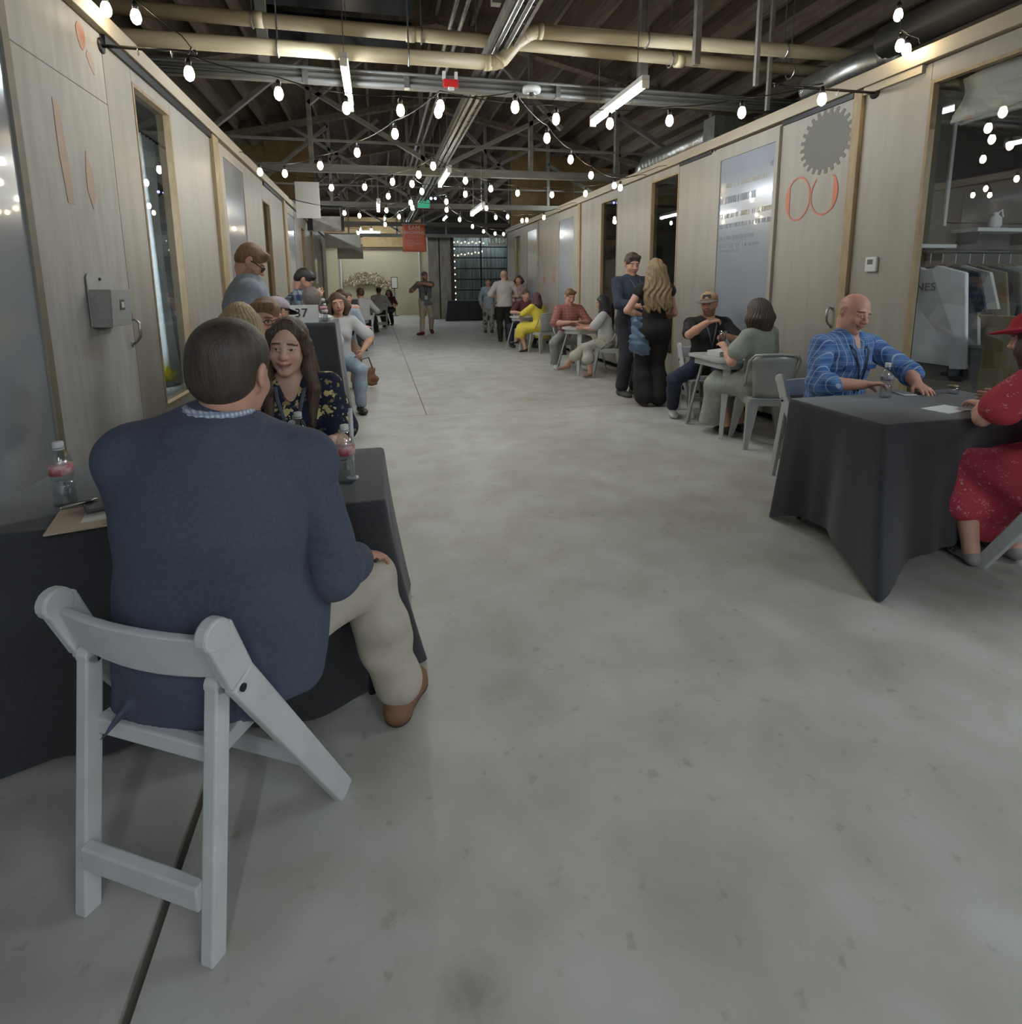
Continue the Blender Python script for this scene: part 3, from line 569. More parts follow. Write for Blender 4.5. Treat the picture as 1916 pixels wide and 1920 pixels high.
for i,(x,c1,lb,ln,sl) in enumerate(((4.45,(40,44,54),'navy dark shirt second on the garment rail',.95,.3),(4.58,(172,172,164),'white tee shirt third on the garment rail',.66,.28),(4.72,(104,92,76),'brown shirt fourth on the garment rail',.7,.5),(4.86,(34,36,38),'black jacket fifth on the garment rail',.72,.62),(5.02,(120,122,116),'grey shirt sixth on the garment rail',.78,.6),(5.14,(150,152,146),'pale shirt seventh on the garment rail',.78,.6),(5.32,(96,44,52),'maroon shirt eighth on the garment rail',.75,.6),(5.5,(88,40,48),'dark red shirt ninth on the garment rail',.75,.6))):
    garment(x,mat('fabric_%d'%i,c1,rough=.9),lb,.5,ln,sl,tilt=.36+.05*(-1)**i)
bx_ = empty('cardboard_box',(4.75,3.28,0),.06,'tall olive brown cardboard box inside the shop window','box')
CB = mat('cardboard',(136,118,82),(146,128,92),rough=.85,scale=6)
MB().box((-.32,-.17,0),(.2,.17,1.11)).done('box_body',CB,bx_,bevel=.004); MB().bar((-.32,0,1.11),(-.40,0,1.2),.34,.006).done('flap',CB,bx_); B((-.322,-.03,.3),(-.318,.03,1.11),'tape',mat('tape',(150,132,96),rough=.3),bx_)
for i,(x0,x1,z,lb) in enumerate(((4.3,4.75,1.72,'short shelf at left inside the shop'),(4.95,5.7,1.86,'shelf with trinkets inside the shop'))):
    s = empty('wall_shelf',(x0,4.0,z),label=lb,cat='shelf'); B((0,0,0),(x1-x0,.235,.03),'board',WPAINT,s); 
    for x in (.06,x1-x0-.08): B((x,.05,-.10),(x+.02,.235,0),'bracket',BLK,s)
pot = empty('shelf_ornament',(5.25,4.1,1.89),label='small white ornament on the trinket shelf',cat='ornament'); MB().lathe([(.03,0),(.05,.03),(.045,.09),(.02,.12),(.025,.14)],14).done('vase',WPAINT,pot,smooth=True); MB().tube([(.0,.0,.12),(.06,0,.16),(.08,0,.1)],.008,6).done('handle',WPAINT,pot)
bd = empty('notice_board',(4.85,4.235,1.95),label='large dark board on the shop back wall',cat='board'); B((0,-.03,0),(1.4,0,.85),'panel',mat('board_dark',(58,52,48),rough=.7),bd,bevel=.004); B((-.03,-.035,-.03),(0,.0,.88),'frame_side',WPAINT,bd)
bp_ = empty('wall_panel',(4.3,4.24,1.55),label='grey wall panel beside the dark board inside the shop',cat='panel'); B((0,-.02,-1.4),(.52,0,1.2),'sheet',mat('shop_grey',(92,88,80),rough=.8),bp_)
va = empty('window_valance',(4.0,0,2.86),label='white gathered cloth valance at the top of the shop window',cat='curtain'); mb = MB(); ny = 60
for j in range(7):
    for i in range(ny): y = -2.9+6.42*i/(ny-1); mb.v.append((.05+.025*math.sin(y*11+j*.5)+.03*math.sin(j*.8),y,-.30*j/6-.02*math.sin(y*2.1)))
mb.f = [(j*ny+i,j*ny+i+1,(j+1)*ny+i+1,(j+1)*ny+i) for j in range(6) for i in range(ny-1)]; mb.m=[0]*len(mb.f)
q = mb.done('cloth',mat('off_white_cloth',(222,219,208),rough=.9),va,smooth=True); q.modifiers.new('t','SOLIDIFY').thickness=.008; MB().tube([(.06,-2.9,-.31),(.06,3.5,-.31)],.022,8).done('hem_bar',WPAINT,va)
# ================================================================ LEFT WINDOW CONTENT
cu = empty('sheer_curtain',(-1.86,5.78,2.7),label='sheer blue white curtain behind the left window',cat='curtain'); mb = MB(); nx_=40
for j in range(12):
    for i in range(nx_): t=i/(nx_-1); k=j/11; wdt=.34-.14*math.sin(k*PI*.9); mb.v.append((.03*math.sin(t*26),(-.22+.10*k)+wdt*(t-.15),-2.0*k))
mb.f=[(j*nx_+i,j*nx_+i+1,(j+1)*nx_+i+1,(j+1)*nx_+i) for j in range(11) for i in range(nx_-1)]; mb.m=[0]*len(mb.f)
mb.done('curtain_cloth',mat('sheer_blue_white',(214,224,228),(224,232,234),rough=.8,scale=6,stretch=(8,8,.5)),cu,smooth=True).modifiers.new('t','SOLIDIFY').thickness=.004
MB().tube([(0,-.4,.02),(0,.6,.02)],.012,8).done('curtain_rod',BLK,cu)
rb = empty('roller_blind',(-1.98,5.45,2.25),label='olive roller blind box above the curtain',cat='blind'); MB().tube([(0,0,.1),(0,.7,.1)],.08,14).done('roll',mat('blind_olive',(92,84,62),rough=.8),rb,smooth=True); B((-.05,0,-.10),(-.03,.7,.1),'blind_cloth',mat('blind_olive',(92,84,62)),rb)
pl = empty('planter',(-1.86,5.52,.0),label='grey planter with yellow flowers behind the left window',cat='planter')
MB().lathe([(.13,0),(.16,.1),(.17,.55),(.165,.6),(.14,.6),(.13,.52)],20).done('pot',mat('planter_grey',(126,130,124),rough=.7),pl,smooth=True); MB().lathe([(.13,0),(.13,.02)],16,(0,0,.53)).done('soil',mat('soil',(52,42,32),rough=1),pl)
mb = MB(); r2 = random.Random(5)
for i in range(46):
    a = r2.uniform(0,2*PI); el = r2.uniform(.2,1.5); r = r2.uniform(.10,.16); d = np.array([math.cos(a)*math.cos(el),math.sin(a)*math.cos(el),math.sin(el)]); c = np.array([0,0,.62])
    s2 = np.cross(d,[.1,.2,1]); s2/=np.linalg.norm(s2); tip = c+d*r*1.25; mid = c+d*r*.7
    mb.add([c,mid+s2*.022,tip,mid-s2*.022,mid+np.array([0,0,.006])],[(0,1,4),(1,2,4),(2,3,4),(3,0,4)])
tag(mb.done('flower_petals',mat('yellow_petal',(212,202,52),(196,190,40),rough=.6,scale=20),pl),kind='stuff')
ls = empty('round_lamp',(-2.3,6.2,1.05),label='pale round shade behind the left curtain',cat='lamp'); MB().lathe([(.03,-.6),(.10,-.62),(.10,-.6),(.02,-.58),(.015,-.1),(.10,-.1),(.17,-.02),(.12,.14),(.06,.16)],18).done('shade',mat('shade_grey',(150,146,136),rough=.7),ls,smooth=True); MB().lathe([(.12,-1.05),(.12,-1.02),(.02,-1.0),(.02,-.6)],14).done('stand',BLK,ls)
for i,z in enumerate((1.75,2.1)):
    s = empty('wall_shelf',(-2.6,5.5,z),label='grey shelf in the left studio, %s'%('lower' if i==0 else 'upper'),cat='shelf'); B((0,0,0),(.3,1.2,.06),'board',mat('shelf_grey',(120,118,112),rough=.7),s); B((.1,.1,-.12),(.14,.14,0),'bracket',BLK,s)
# ================================================================ FAR PROPS
ea = empty('sign_stand',(.82,28.3,0),label='thin black sign stand with a pale card before the beige wall',cat='stand')
MB().lathe([(.16,0),(.16,.02),(.015,.03)],18).done('base',BLK,ea); MB().tube([(0,0,.02),(0,0,1.3)],.016,8).done('pole',BLK,ea); B((-.15,-.02,1.3),(.15,.0,1.84),'frame',BLK,ea); B((-.125,-.028,1.33),(.125,-.02,1.81),'card',SG,ea)
dg = empty('wall_garland',(-.4,28.9,1.7),label='wide dried flower garland on the far beige wall',cat='decoration')
r3 = random.Random(11); mats = [mat('dried_a',(176,162,128),rough=.9),mat('dried_b',(132,118,90),rough=.9),mat('dried_c',(212,202,176),rough=.9)]
mbs = [MB(),MB(),MB()]
for i in range(700):
    x = r3.gauss(0,.5); x = max(-1.05,min(1.05,x)); z = .28*r3.uniform(-1,1)*(1-.3*abs(x))+.12*math.cos(x*2)-.25*max(0,x-.2); c = np.array([x,-.02-r3.uniform(0,.14),z]); a = r3.uniform(0,2*PI); d = np.array([math.cos(a),-.2,math.sin(a)]); s2 = np.array([-math.sin(a),.1,math.cos(a)]); l = r3.uniform(.08,.19); ww = r3.uniform(.02,.05)
    mbs[i%3].add([c,c+d*l*.5+s2*ww,c+d*l,c+d*l*.5-s2*ww,c+d*l*.5+np.array([0,-.01,0])],[(0,1,4),(1,2,4),(2,3,4),(3,0,4)])
for m_,k_ in zip(mbs,mats): tag(m_.done('dried_leaves',k_,dg),kind='stuff')
MB().tube([(-1.1,0,0),(-.5,-.02,.12),(.1,-.02,.12),(.7,0,-.05),(1.0,0,-.2)],.02,6).done('stem',mats[1],dg)
yb = empty('yellow_bucket',(2.1,27.6,0),label='small yellow bucket on the floor near the far wall',cat='bucket'); MB().lathe([(.11,0),(.15,.28),(.155,.29),(.14,.285),(.10,.03)],18).done('pail',mat('bucket_yellow',(200,180,40),rough=.5),yb,smooth=True); MB().tube([(.15*math.cos(a),0,.28+.13*math.sin(a)) for a in np.linspace(0,PI,11)],.006,6).done('bail',GALV,yb)
# ================================================================ TABLES
def cloth_table(name, x0, x1, y0, y1, zt, label, flare, hem=None, base=True, seed=0, group=None, fold=.022):
    """table with draped cloth; flare {(cx,cy): reach} adds pointed corner falls"""
    cx, cy = (x0+x1)/2, (y0+y1)/2
    t = empty('folding_table' if zt<.9 else 'cocktail_table',(cx,cy,0),label='table hidden under the '+label,cat='table')
    hx, hy = (x1-x0)/2, (y1-y0)/2
    MB().box((-hx+.02,-hy+.02,zt-.045),(hx-.02,hy-.02,zt-.012)).done('table_top',mat('table_grey',(120,118,112)),t)
    for sx in (-1,1):
        for sy in (-1,1): MB().tube([(sx*(hx-.08),sy*(hy-.08),0),(sx*(hx-.08),sy*(hy-.08),zt-.045)],.014,8).done('leg',BLK,t)
    c = empty('tablecloth',(cx,cy,zt),label=label,cat='tablecloth')
    R = .025; per = []
    segs = 34
    def edge(a,b,nrm,k):
        for i in range(segs): u=i/segs; per.append((a[0]*(1-u)+b[0]*u,a[1]*(1-u)+b[1]*u,nrm,k,u))
    cn = [(hx,-hy),(hx,hy),(-hx,hy),(-hx,-hy)]; nr = [(1,0),(0,1),(-1,0),(0,-1)]
    for k in range(4):
        a, b = np.array(cn[k]), np.array(cn[(k+1)%4]); d = (b-a)/np.linalg.norm(b-a)
        edge(a+d*R,b-d*R,nr[k],k)
        n0, n1 = np.array(nr[k]), np.array(nr[(k+1)%4]); ctr = b-n0*R-n1*R
        for i in range(6):
            an=(i+.5)/6*PI/2; nn=n0*math.cos(an)+n1*math.sin(an); p=ctr+nn*R; per.append((p[0],p[1],tuple(nn),k+10,an))
    N=len(per); rows=[]; rg=random.Random(seed); ph=[rg.uniform(0,6) for _ in range(6)]
    zs=[1,.93,.84,.72,.6,.48,.36,.24,.13,.05,0]
    v=[]; 
    for p in per: v.append((p[0]-p[2][0]*.012,p[1]-p[2][1]*.012,0.0))
    for p in per: v.append((p[0]-p[2][0]*.003,p[1]-p[2][1]*.003,-.004))
    arc=np.cumsum([0]+[math.hypot(per[(i+1)%N][0]-per[i][0],per[(i+1)%N][1]-per[i][1]) for i in range(N)])[:-1]; 
    def drop(i,tt):
        px,py,nn,k,u=per[i]; fl=.035 if zt<1 else .07; dirx,diry=nn; tip=0
        for (qx,qy),(reach,wid,dz) in flare.items():
            dd=math.hypot(px-(qx-cx),py-(qy-cy)); gq=math.exp(-(dd/wid)**2)
            rl=math.hypot(qx-cx,qy-cy); 
            ex,ey=reach; dirx=dirx*(1-gq); diry=diry*(1-gq); px2=px+ex*gq*tt**1.25; py2=py+ey*gq*tt**1.25
            px,py=px2,py2; tip=max(tip,gq)
        wv=fold*math.sin(arc[i]*13+ph[0])+.5*fold*math.sin(arc[i]*29+ph[1])
        fl2=(fl+wv*(1-tip))*tt
        hz=(hem if hem else .05)*(1-tip)+.015*math.sin(arc[i]*7+ph[2])*(1-tip)+.012
        z=-(zt-hz)*tt
        return (px+dirx*fl2,py+diry*fl2,z-.004)
    for tt in (.03,.1,.2,.32,.44,.56,.68,.79,.89,.96,1.0):
        for i in range(N): v.append(drop(i,tt))
    nr_=len(v)//N
    f=[(r*N+i,r*N+(i+1)%N,(r+1)*N+(i+1)%N,(r+1)*N+i) for r in range(nr_-1) for i in range(N)]+[tuple(range(N))]
    m=MB(); m.v=v; m.f=f; m.m=[0]*len(f); o=m.done('draped_cloth',CLOTH,c,smooth=True)
    return t,c
cloth_table('t',-1.26,0.0,1.85,2.52,.75,'black tablecloth on the nearest table at left, behind the seated man',{(0.0,1.85):((.13,.20),.15,0),(-1.26,1.85):((-.1,-.12),.16,0),(0.0,2.52):((.10,.16),.14,0)},.03,seed=1)
cloth_table('t',2.42,3.66,2.30,3.0,.75,'black tablecloth on the right hand table of the bald man',{(2.42,2.30):((-.26,-.31),.17,0),(2.42,3.0):((-.10,-.02),.14,0),(3.66,2.3):((.1,-.1),.15,0)},.085,seed=4,fold=.034)
cloth_table('t',-1.44,-.385,5.5,6.1,1.12,'tall black tablecloth under the number 37 card',{(-.385,5.5):((.10,-.02),.16,0),(-.385,6.1):((.1,.12),.2,0)},.04,seed=7,fold=.035)
cloth_table('t',-1.40,-.42,13.2,13.8,1.15,'tall black tablecloth beyond the woman in peach',{(-.42,13.2):((.16,-.05),.18,0)},.04,seed=9,fold=.03)
cloth_table('t',-1.1,-.1,18.6,19.2,.77,'black tablecloth of the far left table near the beige wall',{(-.1,18.6):((.12,-.1),.15,0)},.04,seed=12)
cloth_table('t',2.75,5.2,23.4,24.1,.82,'long black table skirt below the grid window',{(2.75,23.4):((-.12,-.12),.2,0)},.02,seed=15)
def bistro_table(x,y,r,label,rz=0,square=True):
    o = empty('bistro_table',(x,y,0),rz,label,'table','painted metal bistro tables')
    PT = mat('bistro_grey_white',(176,180,178),(186,189,187),rough=.4,scale=6)
    if square:
        out=[]; q=r
        for k in range(4):
            for i in range(7):
                a=k*PI/2+i/6*PI/2; out.append((math.copysign(q-.09,math.cos(a+1e-6)) +.09*math.cos(a), math.copysign(q-.09,math.sin(a+1e-6))+.09*math.sin(a)))
    else: out=[(r*math.cos(a),r*math.sin(a)) for a in np.linspace(0,2*PI,33)[:-1]]
    MB().prism(out,lambda a,b,k:(a,b,.715+.03*k)).done('table_top',PT,o,bevel=.006)
    MB().prism([(a*.86,b*.86) for a,b in out],lambda a,b,k:(a,b,.65+.066*k)).done('apron',PT,o)
    for sx in (-1,1):
        for sy in (-1,1):
            f=.62 if square else .5
            MB().bar((sx*r*f*1.0,sy*r*f,.68),(sx*r*.92,sy*r*.92,0.0),.075,.02,(0,0,1),w2=.035,h2=.02).done('leg',PT,o,bevel=.003)
    return o
bistro_table(3.40,5.0,.34,'grey white bistro table of the man in the cap',.0)
bistro_table(3.27,9.02,.33,'round pale bistro table of the man in the red check shirt',.3,False)
bistro_table(3.2,12.62,.33,'pale bistro table of the woman in yellow',.3,False)
# ================================================================ CHAIRS
def folding_chair(x,y,rz,label):
    o = empty('folding_chair',(x,y,0),rz,label,'chair','white folding chairs')
    for s in (-1,1):
        xx = s*.218
        m_=MB().bar((xx,.055,.755),(xx,.105,.62),.030,.074,(0,1,0),w2=.03,h2=.07); m_.bar((xx,.105,.62),(xx,.455,0.0),.030,.07,(0,1,0),w2=.03,h2=.062)
        m_.done('front_leg',WHITE,o,bevel=.006)
        MB().tube([(xx-.016,.05,.752),(xx+.016,.05,.752)],.036,18).done('rounded_top',WHITE,o,bevel=.006)
        xr = s*.182
        MB().bar((xr,.085,.615),(xr,.0,0),.034,.042,(0,1,0)).done('rear_leg',WHITE,o,bevel=.005); MB().tube([(xr-.017,.085,.612),(xr+.017,.085,.612)],.024,14).done('hinge_end',WHITE,o,bevel=.003)
        MB().tube([(s*.165,.088,.60),(s*.238,.10,.60)],.009,10).done('bolt',mat('bolt_dark',(60,60,62),rough=.4,metal=.8),o)
        MB().bar((s*.155,.07,.44),(s*.155,.47,.455),.03,.04).done('seat_rail',WHITE,o,bevel=.004)
    mb = MB(); n=9; prof=[(-.05,.013),(-.05,-.010),(.055,-.010),(.055,.013)]
    v=[]
    for i in range(n):
        t=-1+2*i/(n-1); off=-.020*(1-t*t); 
        for dz,dy in prof: v.append((t*.204,.068+off+dy+(-.37*dz if 0 else -.3*dz),.685+dz-.012*(1-t*t)*(1 if dz<0 else 0)))
    f=[(i*4+j,i*4+(j+1)%4,(i+1)*4+(j+1)%4,(i+1)*4+j) for i in range(n-1) for j in range(4)]+[(3,2,1,0),((n-1)*4,(n-1)*4+1,(n-1)*4+2,(n-1)*4+3)]
    mb.add(v,f).done('back_rest',WHITE,o,bevel=.006)
    MB().box((-.166,-.010,.125),(.166,.018,.185)).done('rear_stretcher',WHITE,o,bevel=.005); MB().bar((-.2,.35,.19),(.2,.35,.19),.02,.04).done('front_stretcher',WHITE,o,bevel=.004)
    MB().box((-.17,.065,.42),(.17,.095,.462)).done('seat_rear_rail',WHITE,o,bevel=.005); MB().box((-.17,.455,.43),(.17,.485,.47)).done('seat_front_rail',WHITE,o,bevel=.005)
    for i in range(5): y0=.10+i*.072; MB().box((-.145,y0,.435+.002*i),(.145,y0+.066,.452+.002*i)).done('seat_slat',WHITE,o,bevel=.004)
    return o
fc = folding_chair(-.572,1.24,-.511,'white folding chair under the man in the navy blazer')
def chair_at(x,y,rz,label):
    c = copy_tree(fc); c.location=(x,y,0); c.rotation_euler=(0,0,rz); c['label']=label; return c
METAL = mat('bistro_chair_metal',(162,164,160),(172,174,170),rough=.4,metal=.25,scale=9)
def metal_chair(x,y,rz,label):
    o = empty('metal_chair',(x,y,0),rz,label,'chair','galvanised bistro chairs')
    MB().prism([(-.18,-.17),(.18,-.17),(.165,.18),(-.165,.18)],lambda a,b,k:(a,b,.435+.015*k)).done('seat',METAL,o,bevel=.01)
    MB().prism([(-.19,-.18),(.19,-.18),(.175,.19),(-.175,.19)],lambda a,b,k:(a,b,.385+.052*k)).done('seat_skirt',METAL,o)
    for sx in (-1,1):
        for sy in (-1,1):
            MB().bar((sx*.155,sy*.15,.41),(sx*.215,sy*.215,0),.10,.055,(0,1,0),w2=.035,h2=.03).done('leg',METAL,o,bevel=.005)
            MB().tube([(sx*.215,sy*.215,0),(sx*.213,sy*.213,.02)],.02,10).done('foot_cap',METAL,o)
    mb=MB(); nu,nv=13,7; v=[]
    for j in range(nv):
        k=j/(nv-1)
        for i in range(nu):
            t=-1+2*i/(nu-1); w_=.150+.045*k; v.append((w_*t,-.165-.10*k+.06*t*t*(.6+.6*k),.44+.40*k-.03*abs(t)**3*k))
    f=[(j*nu+i,j*nu+i+1,(j+1)*nu+i+1,(j+1)*nu+i) for j in range(nv-1) for i in range(nu-1)]
    mb.add(v,f); s_=mb.done('back_panel',METAL,o,smooth=True); s_.modifiers.new('t','SOLIDIFY').thickness=.008
    pts=[(-.17,.10,.44),(-.20,-.08,.60),(-.215,-.19,.78),(-.18,-.235,.835),(0,-.28,.85),(.18,-.235,.835),(.215,-.19,.78),(.20,-.08,.60),(.17,.10,.44)]
    MB().tube(pts,.011,10).done('back_tube',METAL,o,smooth=True)
    return o
mc = metal_chair(3.36,4.46,-.30,'grey metal chair under the woman in the sage dress, back to the camera')
def mchair_at(x,y,rz,label):
    c = copy_tree(mc); c.location=(x,y,0); c.rotation_euler=(0,0,rz); c['label']=label; return c
# ================================================================ PEOPLE: implicit-surface modelling
A_ = lambda *v: np.array(v,float)
def nrm(v): return v/(np.linalg.norm(v)+1e-12)
class Field:
    """signed-distance grid with smooth blending; meshed by surface nets"""
    def __init__(s, lo, hi, h, fine=()):
        s.h = h; s.ax = []
        for k in range(3):
            xs=[lo[k]]
            while xs[-1] < hi[k]:
                st=h
                for flo,fhi,fh in fine:
                    if flo[k]-h*.5<=xs[-1]<=fhi[k]: st=min(st,fh)
                xs.append(xs[-1]+st)
            s.ax.append(np.array(xs,np.float32))
        s.f = np.full([len(a) for a in s.ax], 9.0, np.float32)
    def sub(s, lo, hi):
        sl=[]
        for k in range(3):
            a=max(0,np.searchsorted(s.ax[k],lo[k])-1); b=min(len(s.ax[k]),np.searchsorted(s.ax[k],hi[k])+1)
            if b<=a: return None
            sl.append(slice(a,b))
        X=s.ax[0][sl[0]][:,None,None]; Y=s.ax[1][sl[1]][None,:,None]; Z=s.ax[2][sl[2]][None,None,:]
        return tuple(sl),X,Y,Z
    def _put(s, sl, d, k, op):
        f=s.f[sl]
        if op=='u':
            if k>0: h=np.clip(.5+.5*(f-d)/k,0,1); s.f[sl]=f*(1-h)+d*h-k*h*(1-h)
            else: s.f[sl]=np.minimum(f,d)
        elif op=='s':
            d=-d
            if k>0: h=np.clip(.5-.5*(f-d)/k,0,1); s.f[sl]=f*(1-h)+d*h+k*h*(1-h)
            else: s.f[sl]=np.maximum(f,d)
    def cap(s, p, q, r1, r2=None, side=None, k=.02, op='u'):
        p,q=np.array(p,float),np.array(q,float); r2=r1 if r2 is None else r2
        iso=not isinstance(r1,(tuple,list)) and not isinstance(r2,(tuple,list))
        ra,rb=(r1 if isinstance(r1,(tuple,list)) else (r1,r1)),(r2 if isinstance(r2,(tuple,list)) else (r2,r2))
        m=max(ra+rb)+k+2.5*s.h if isinstance(ra,tuple) and isinstance(rb,tuple) else max(list(ra)+list(rb))+k+2.5*s.h
        g=s.sub(np.minimum(p,q)-m,np.maximum(p,q)+m)
        if g is None: return s
        sl,X,Y,Z=g; d=q-p; L=float(d@d)+1e-9; x,y,z=X-p[0],Y-p[1],Z-p[2]
        t=np.clip((x*d[0]+y*d[1]+z*d[2])/L,0,1).astype(np.float32)
        x=x-t*d[0]; y=y-t*d[1]; z=z-t*d[2]
        if iso: D=np.sqrt(x*x+y*y+z*z)-(ra[0]+(rb[0]-ra[0])*t)
        else:
            ax=nrm(d) if L>1e-7 else A_(0,0,1); sd=np.array(side,float); sd=nrm(sd-ax*(sd@ax)); fr=np.cross(ax,sd)
            a=x*sd[0]+y*sd[1]+z*sd[2]; b=x*fr[0]+y*fr[1]+z*fr[2]; c=x*ax[0]+y*ax[1]+z*ax[2]
            A=ra[0]+(rb[0]-ra[0])*t; Bq=ra[1]+(rb[1]-ra[1])*t; Cq=(A+Bq)*.5
            k0=np.sqrt((a/A)**2+(b/Bq)**2+(c/Cq)**2); k1=np.sqrt((a/A**2)**2+(b/Bq**2)**2+(c/Cq**2)**2)
            D=k0*(k0-1)/(k1+1e-5)
            D=np.where(k0<.05,-np.minimum(A,Bq),D)
        s._put(sl,D,k,op); return s
    def ell(s, c, r, M=None, k=.015, op='u'):
        c=np.array(c,float); m=max(r)+k+2.5*s.h; g=s.sub(c-m,c+m)
        if g is None: return s
        sl,X,Y,Z=g; x,y,z=X-c[0],Y-c[1],Z-c[2]
        if M is None: a,b,cc=x,y,z
        else: a,b,cc=[x*M[i][0]+y*M[i][1]+z*M[i][2] for i in range(3)]
        k0=np.sqrt((a/r[0])**2+(b/r[1])**2+(cc/r[2])**2); k1=np.sqrt((a/r[0]**2)**2+(b/r[1]**2)**2+(cc/r[2]**2)**2)
        s._put(sl,np.where(k0<.05,-min(r),k0*(k0-1)/(k1+1e-5)),k,op); return s
    def cut(s, p, n, k=0):
        """remove everything on the side n points to"""
        n=nrm(np.array(n,float)); X=s.ax[0][:,None,None];Y=s.ax[1][None,:,None];Z=s.ax[2][None,None,:]
        d=(X-p[0])*n[0]+(Y-p[1])*n[1]+(Z-p[2])*n[2]; s.f=np.maximum(s.f,d.astype(np.float32)); return s
    def wrinkle(s, amp, fr=30, seed=0):
        r=random.Random(seed); X=s.ax[0][:,None,None];Y=s.ax[1][None,:,None];Z=s.ax[2][None,None,:]; near=np.abs(s.f)<.05
        if not near.any(): return s
        w=0
        for i in range(4):
            a=A_(r.gauss(0,1),r.gauss(0,1),r.gauss(0,1)*1.1); a=nrm(a)*fr*r.uniform(.5,1.5)
            w=w+np.sin(X*a[0]+Y*a[1]+Z*a[2]+r.uniform(0,6)+1.5*np.sin(Z*fr*.4+i))
        s.f=np.where(near,s.f+amp*.5*w,s.f).astype(np.float32); return s
    def mesh(s, name, m, parent, org, colf=None, smooth=1):
        F=s.f; ins=F<0
        if not ins.any(): return None
        c8=np.zeros([n-1 for n in F.shape],np.int8)
        for i in (0,1):
            for j in (0,1):
                for k in (0,1): c8+=ins[i:F.shape[0]-1+i,j:F.shape[1]-1+j,k:F.shape[2]-1+k]
        ci=np.argwhere((c8>0)&(c8<8)); I,J,K=ci.T; N=len(ci)
        acc=np.zeros((N,3)); cnt=np.zeros(N)
        cor=[(i,j,k) for i in (0,1) for j in (0,1) for k in (0,1)]
        val={c:F[I+c[0],J+c[1],K+c[2]] for c in cor}
        pos={c:np.stack([s.ax[0][I+c[0]],s.ax[1][J+c[1]],s.ax[2][K+c[2]]],1) for c in cor}
        for a in cor:
            for ax in range(3):
                if a[ax]==0:
                    b=list(a); b[ax]=1; b=tuple(b); va,vb=val[a],val[b]; msk=(va<0)!=(vb<0)
                    t=np.where(msk,va/(va-vb+1e-12),0)[:,None]; acc+=np.where(msk[:,None],pos[a]*(1-t)+pos[b]*t,0); cnt+=msk
        V=acc/cnt[:,None]
        idx=np.full(c8.shape,-1,np.int32); idx[I,J,K]=np.arange(N)
        quads=[]
        for ax in range(3):
            n=[slice(None)]*3; m1=[slice(None)]*3; n[ax]=slice(0,-1); m1[ax]=slice(1,None)
            ch=ins[tuple(n)]!=ins[tuple(m1)]; e=np.argwhere(ch); o1,o2=[q for q in range(3) if q!=ax]
            ok=(e[:,o1]>0)&(e[:,o2]>0)&(e[:,o1]<F.shape[o1]-1)&(e[:,o2]<F.shape[o2]-1); e=e[ok]
            if not len(e): continue
            def at(d1,d2):
                q=e.copy(); q[:,o1]-=d1; q[:,o2]-=d2; return idx[q[:,0],q[:,1],q[:,2]]
            Q=np.stack([at(1,1),at(0,1),at(0,0),at(1,0)],1); fl=ins[e[:,0],e[:,1],e[:,2]]
            if ax==1: fl=~fl
            Q[~fl]=Q[~fl][:,::-1]; quads.append(Q)
        Q=np.concatenate(quads); Q=Q[(Q>=0).all(1)]
        for _ in range(smooth):
            a2=np.zeros_like(V); n2=np.zeros(N)
            for u in range(4):
                w=(u+1)%4; np.add.at(a2,Q[:,u],V[Q[:,w]]); np.add.at(a2,Q[:,w],V[Q[:,u]]); np.add.at(n2,Q[:,u],1); np.add.at(n2,Q[:,w],1)
            V=V*.5+.5*a2/np.maximum(n2,1)[:,None]
        me=bpy.data.meshes.new(name); me.vertices.add(N); me.vertices.foreach_set('co',(V-np.array(org)).astype(np.float32).ravel())
        me.loops.add(len(Q)*4); me.loops.foreach_set('vertex_index',Q.astype(np.int32).ravel()); me.polygons.add(len(Q))
        me.polygons.foreach_set('loop_start',np.arange(0,len(Q)*4,4,dtype=np.int32)); me.polygons.foreach_set('use_smooth',np.ones(len(Q),bool))
        me.materials.append(m)
        if colf is not None:
            at=me.color_attributes.new('Col','FLOAT_COLOR','POINT'); at.data.foreach_set('color',colf(V).astype(np.float32).ravel())
        me.update(calc_edges=True); me.validate(); o=bpy.data.objects.new(name,me); COL.objects.link(o); o.parent=parent; return o
# ---------------------------------------------------------------- skin, hair and cloth materials
SKM = mat('skin',(200,150,126),rough=.5)
def _sk():
    nt,b=nodes_of(SKM); a=nt.nodes.new('ShaderNodeAttribute'); a.attribute_name='Col'; nt.links.new(a.outputs['Color'],b.inputs['Base Color'])
    b.inputs['Subsurface Weight'].default_value=.12; b.inputs['Subsurface Radius'].default_value=(.02,.008,.005); b.inputs['Subsurface Scale'].default_value=.3
_sk()
def hair_mat(n,c,c2): return mat('hair_'+n,c,c2,rough=.5,scale=6,stretch=(14,14,1.2),bump=.35,bscale=18,detail=6)
HAIR={'dark':hair_mat('dark',(56,46,40),(78,66,56)),'brown':hair_mat('brown',(66,50,38),(94,74,57)),'black':hair_mat('black',(26,24,26),(38,36,40)),'blonde':hair_mat('blonde',(158,136,100),(190,168,128)),'dblonde':hair_mat('dblonde',(106,86,60),(156,132,96)),'grey':hair_mat('grey',(92,84,78),(116,108,102)),'auburn':hair_mat('auburn',(58,34,38),(80,50,50)),'light':hair_mat('light',(110,84,60),(140,110,80))}
def fab(n,c,c2=None,rough=.85,**k): return mat('fabric_'+n,c,c2 or tuple(min(255,v+9) for v in c),rough=rough,scale=k.pop('scale',25),bump=k.pop('bump',.06),bscale=k.pop('bscale',220),**k)
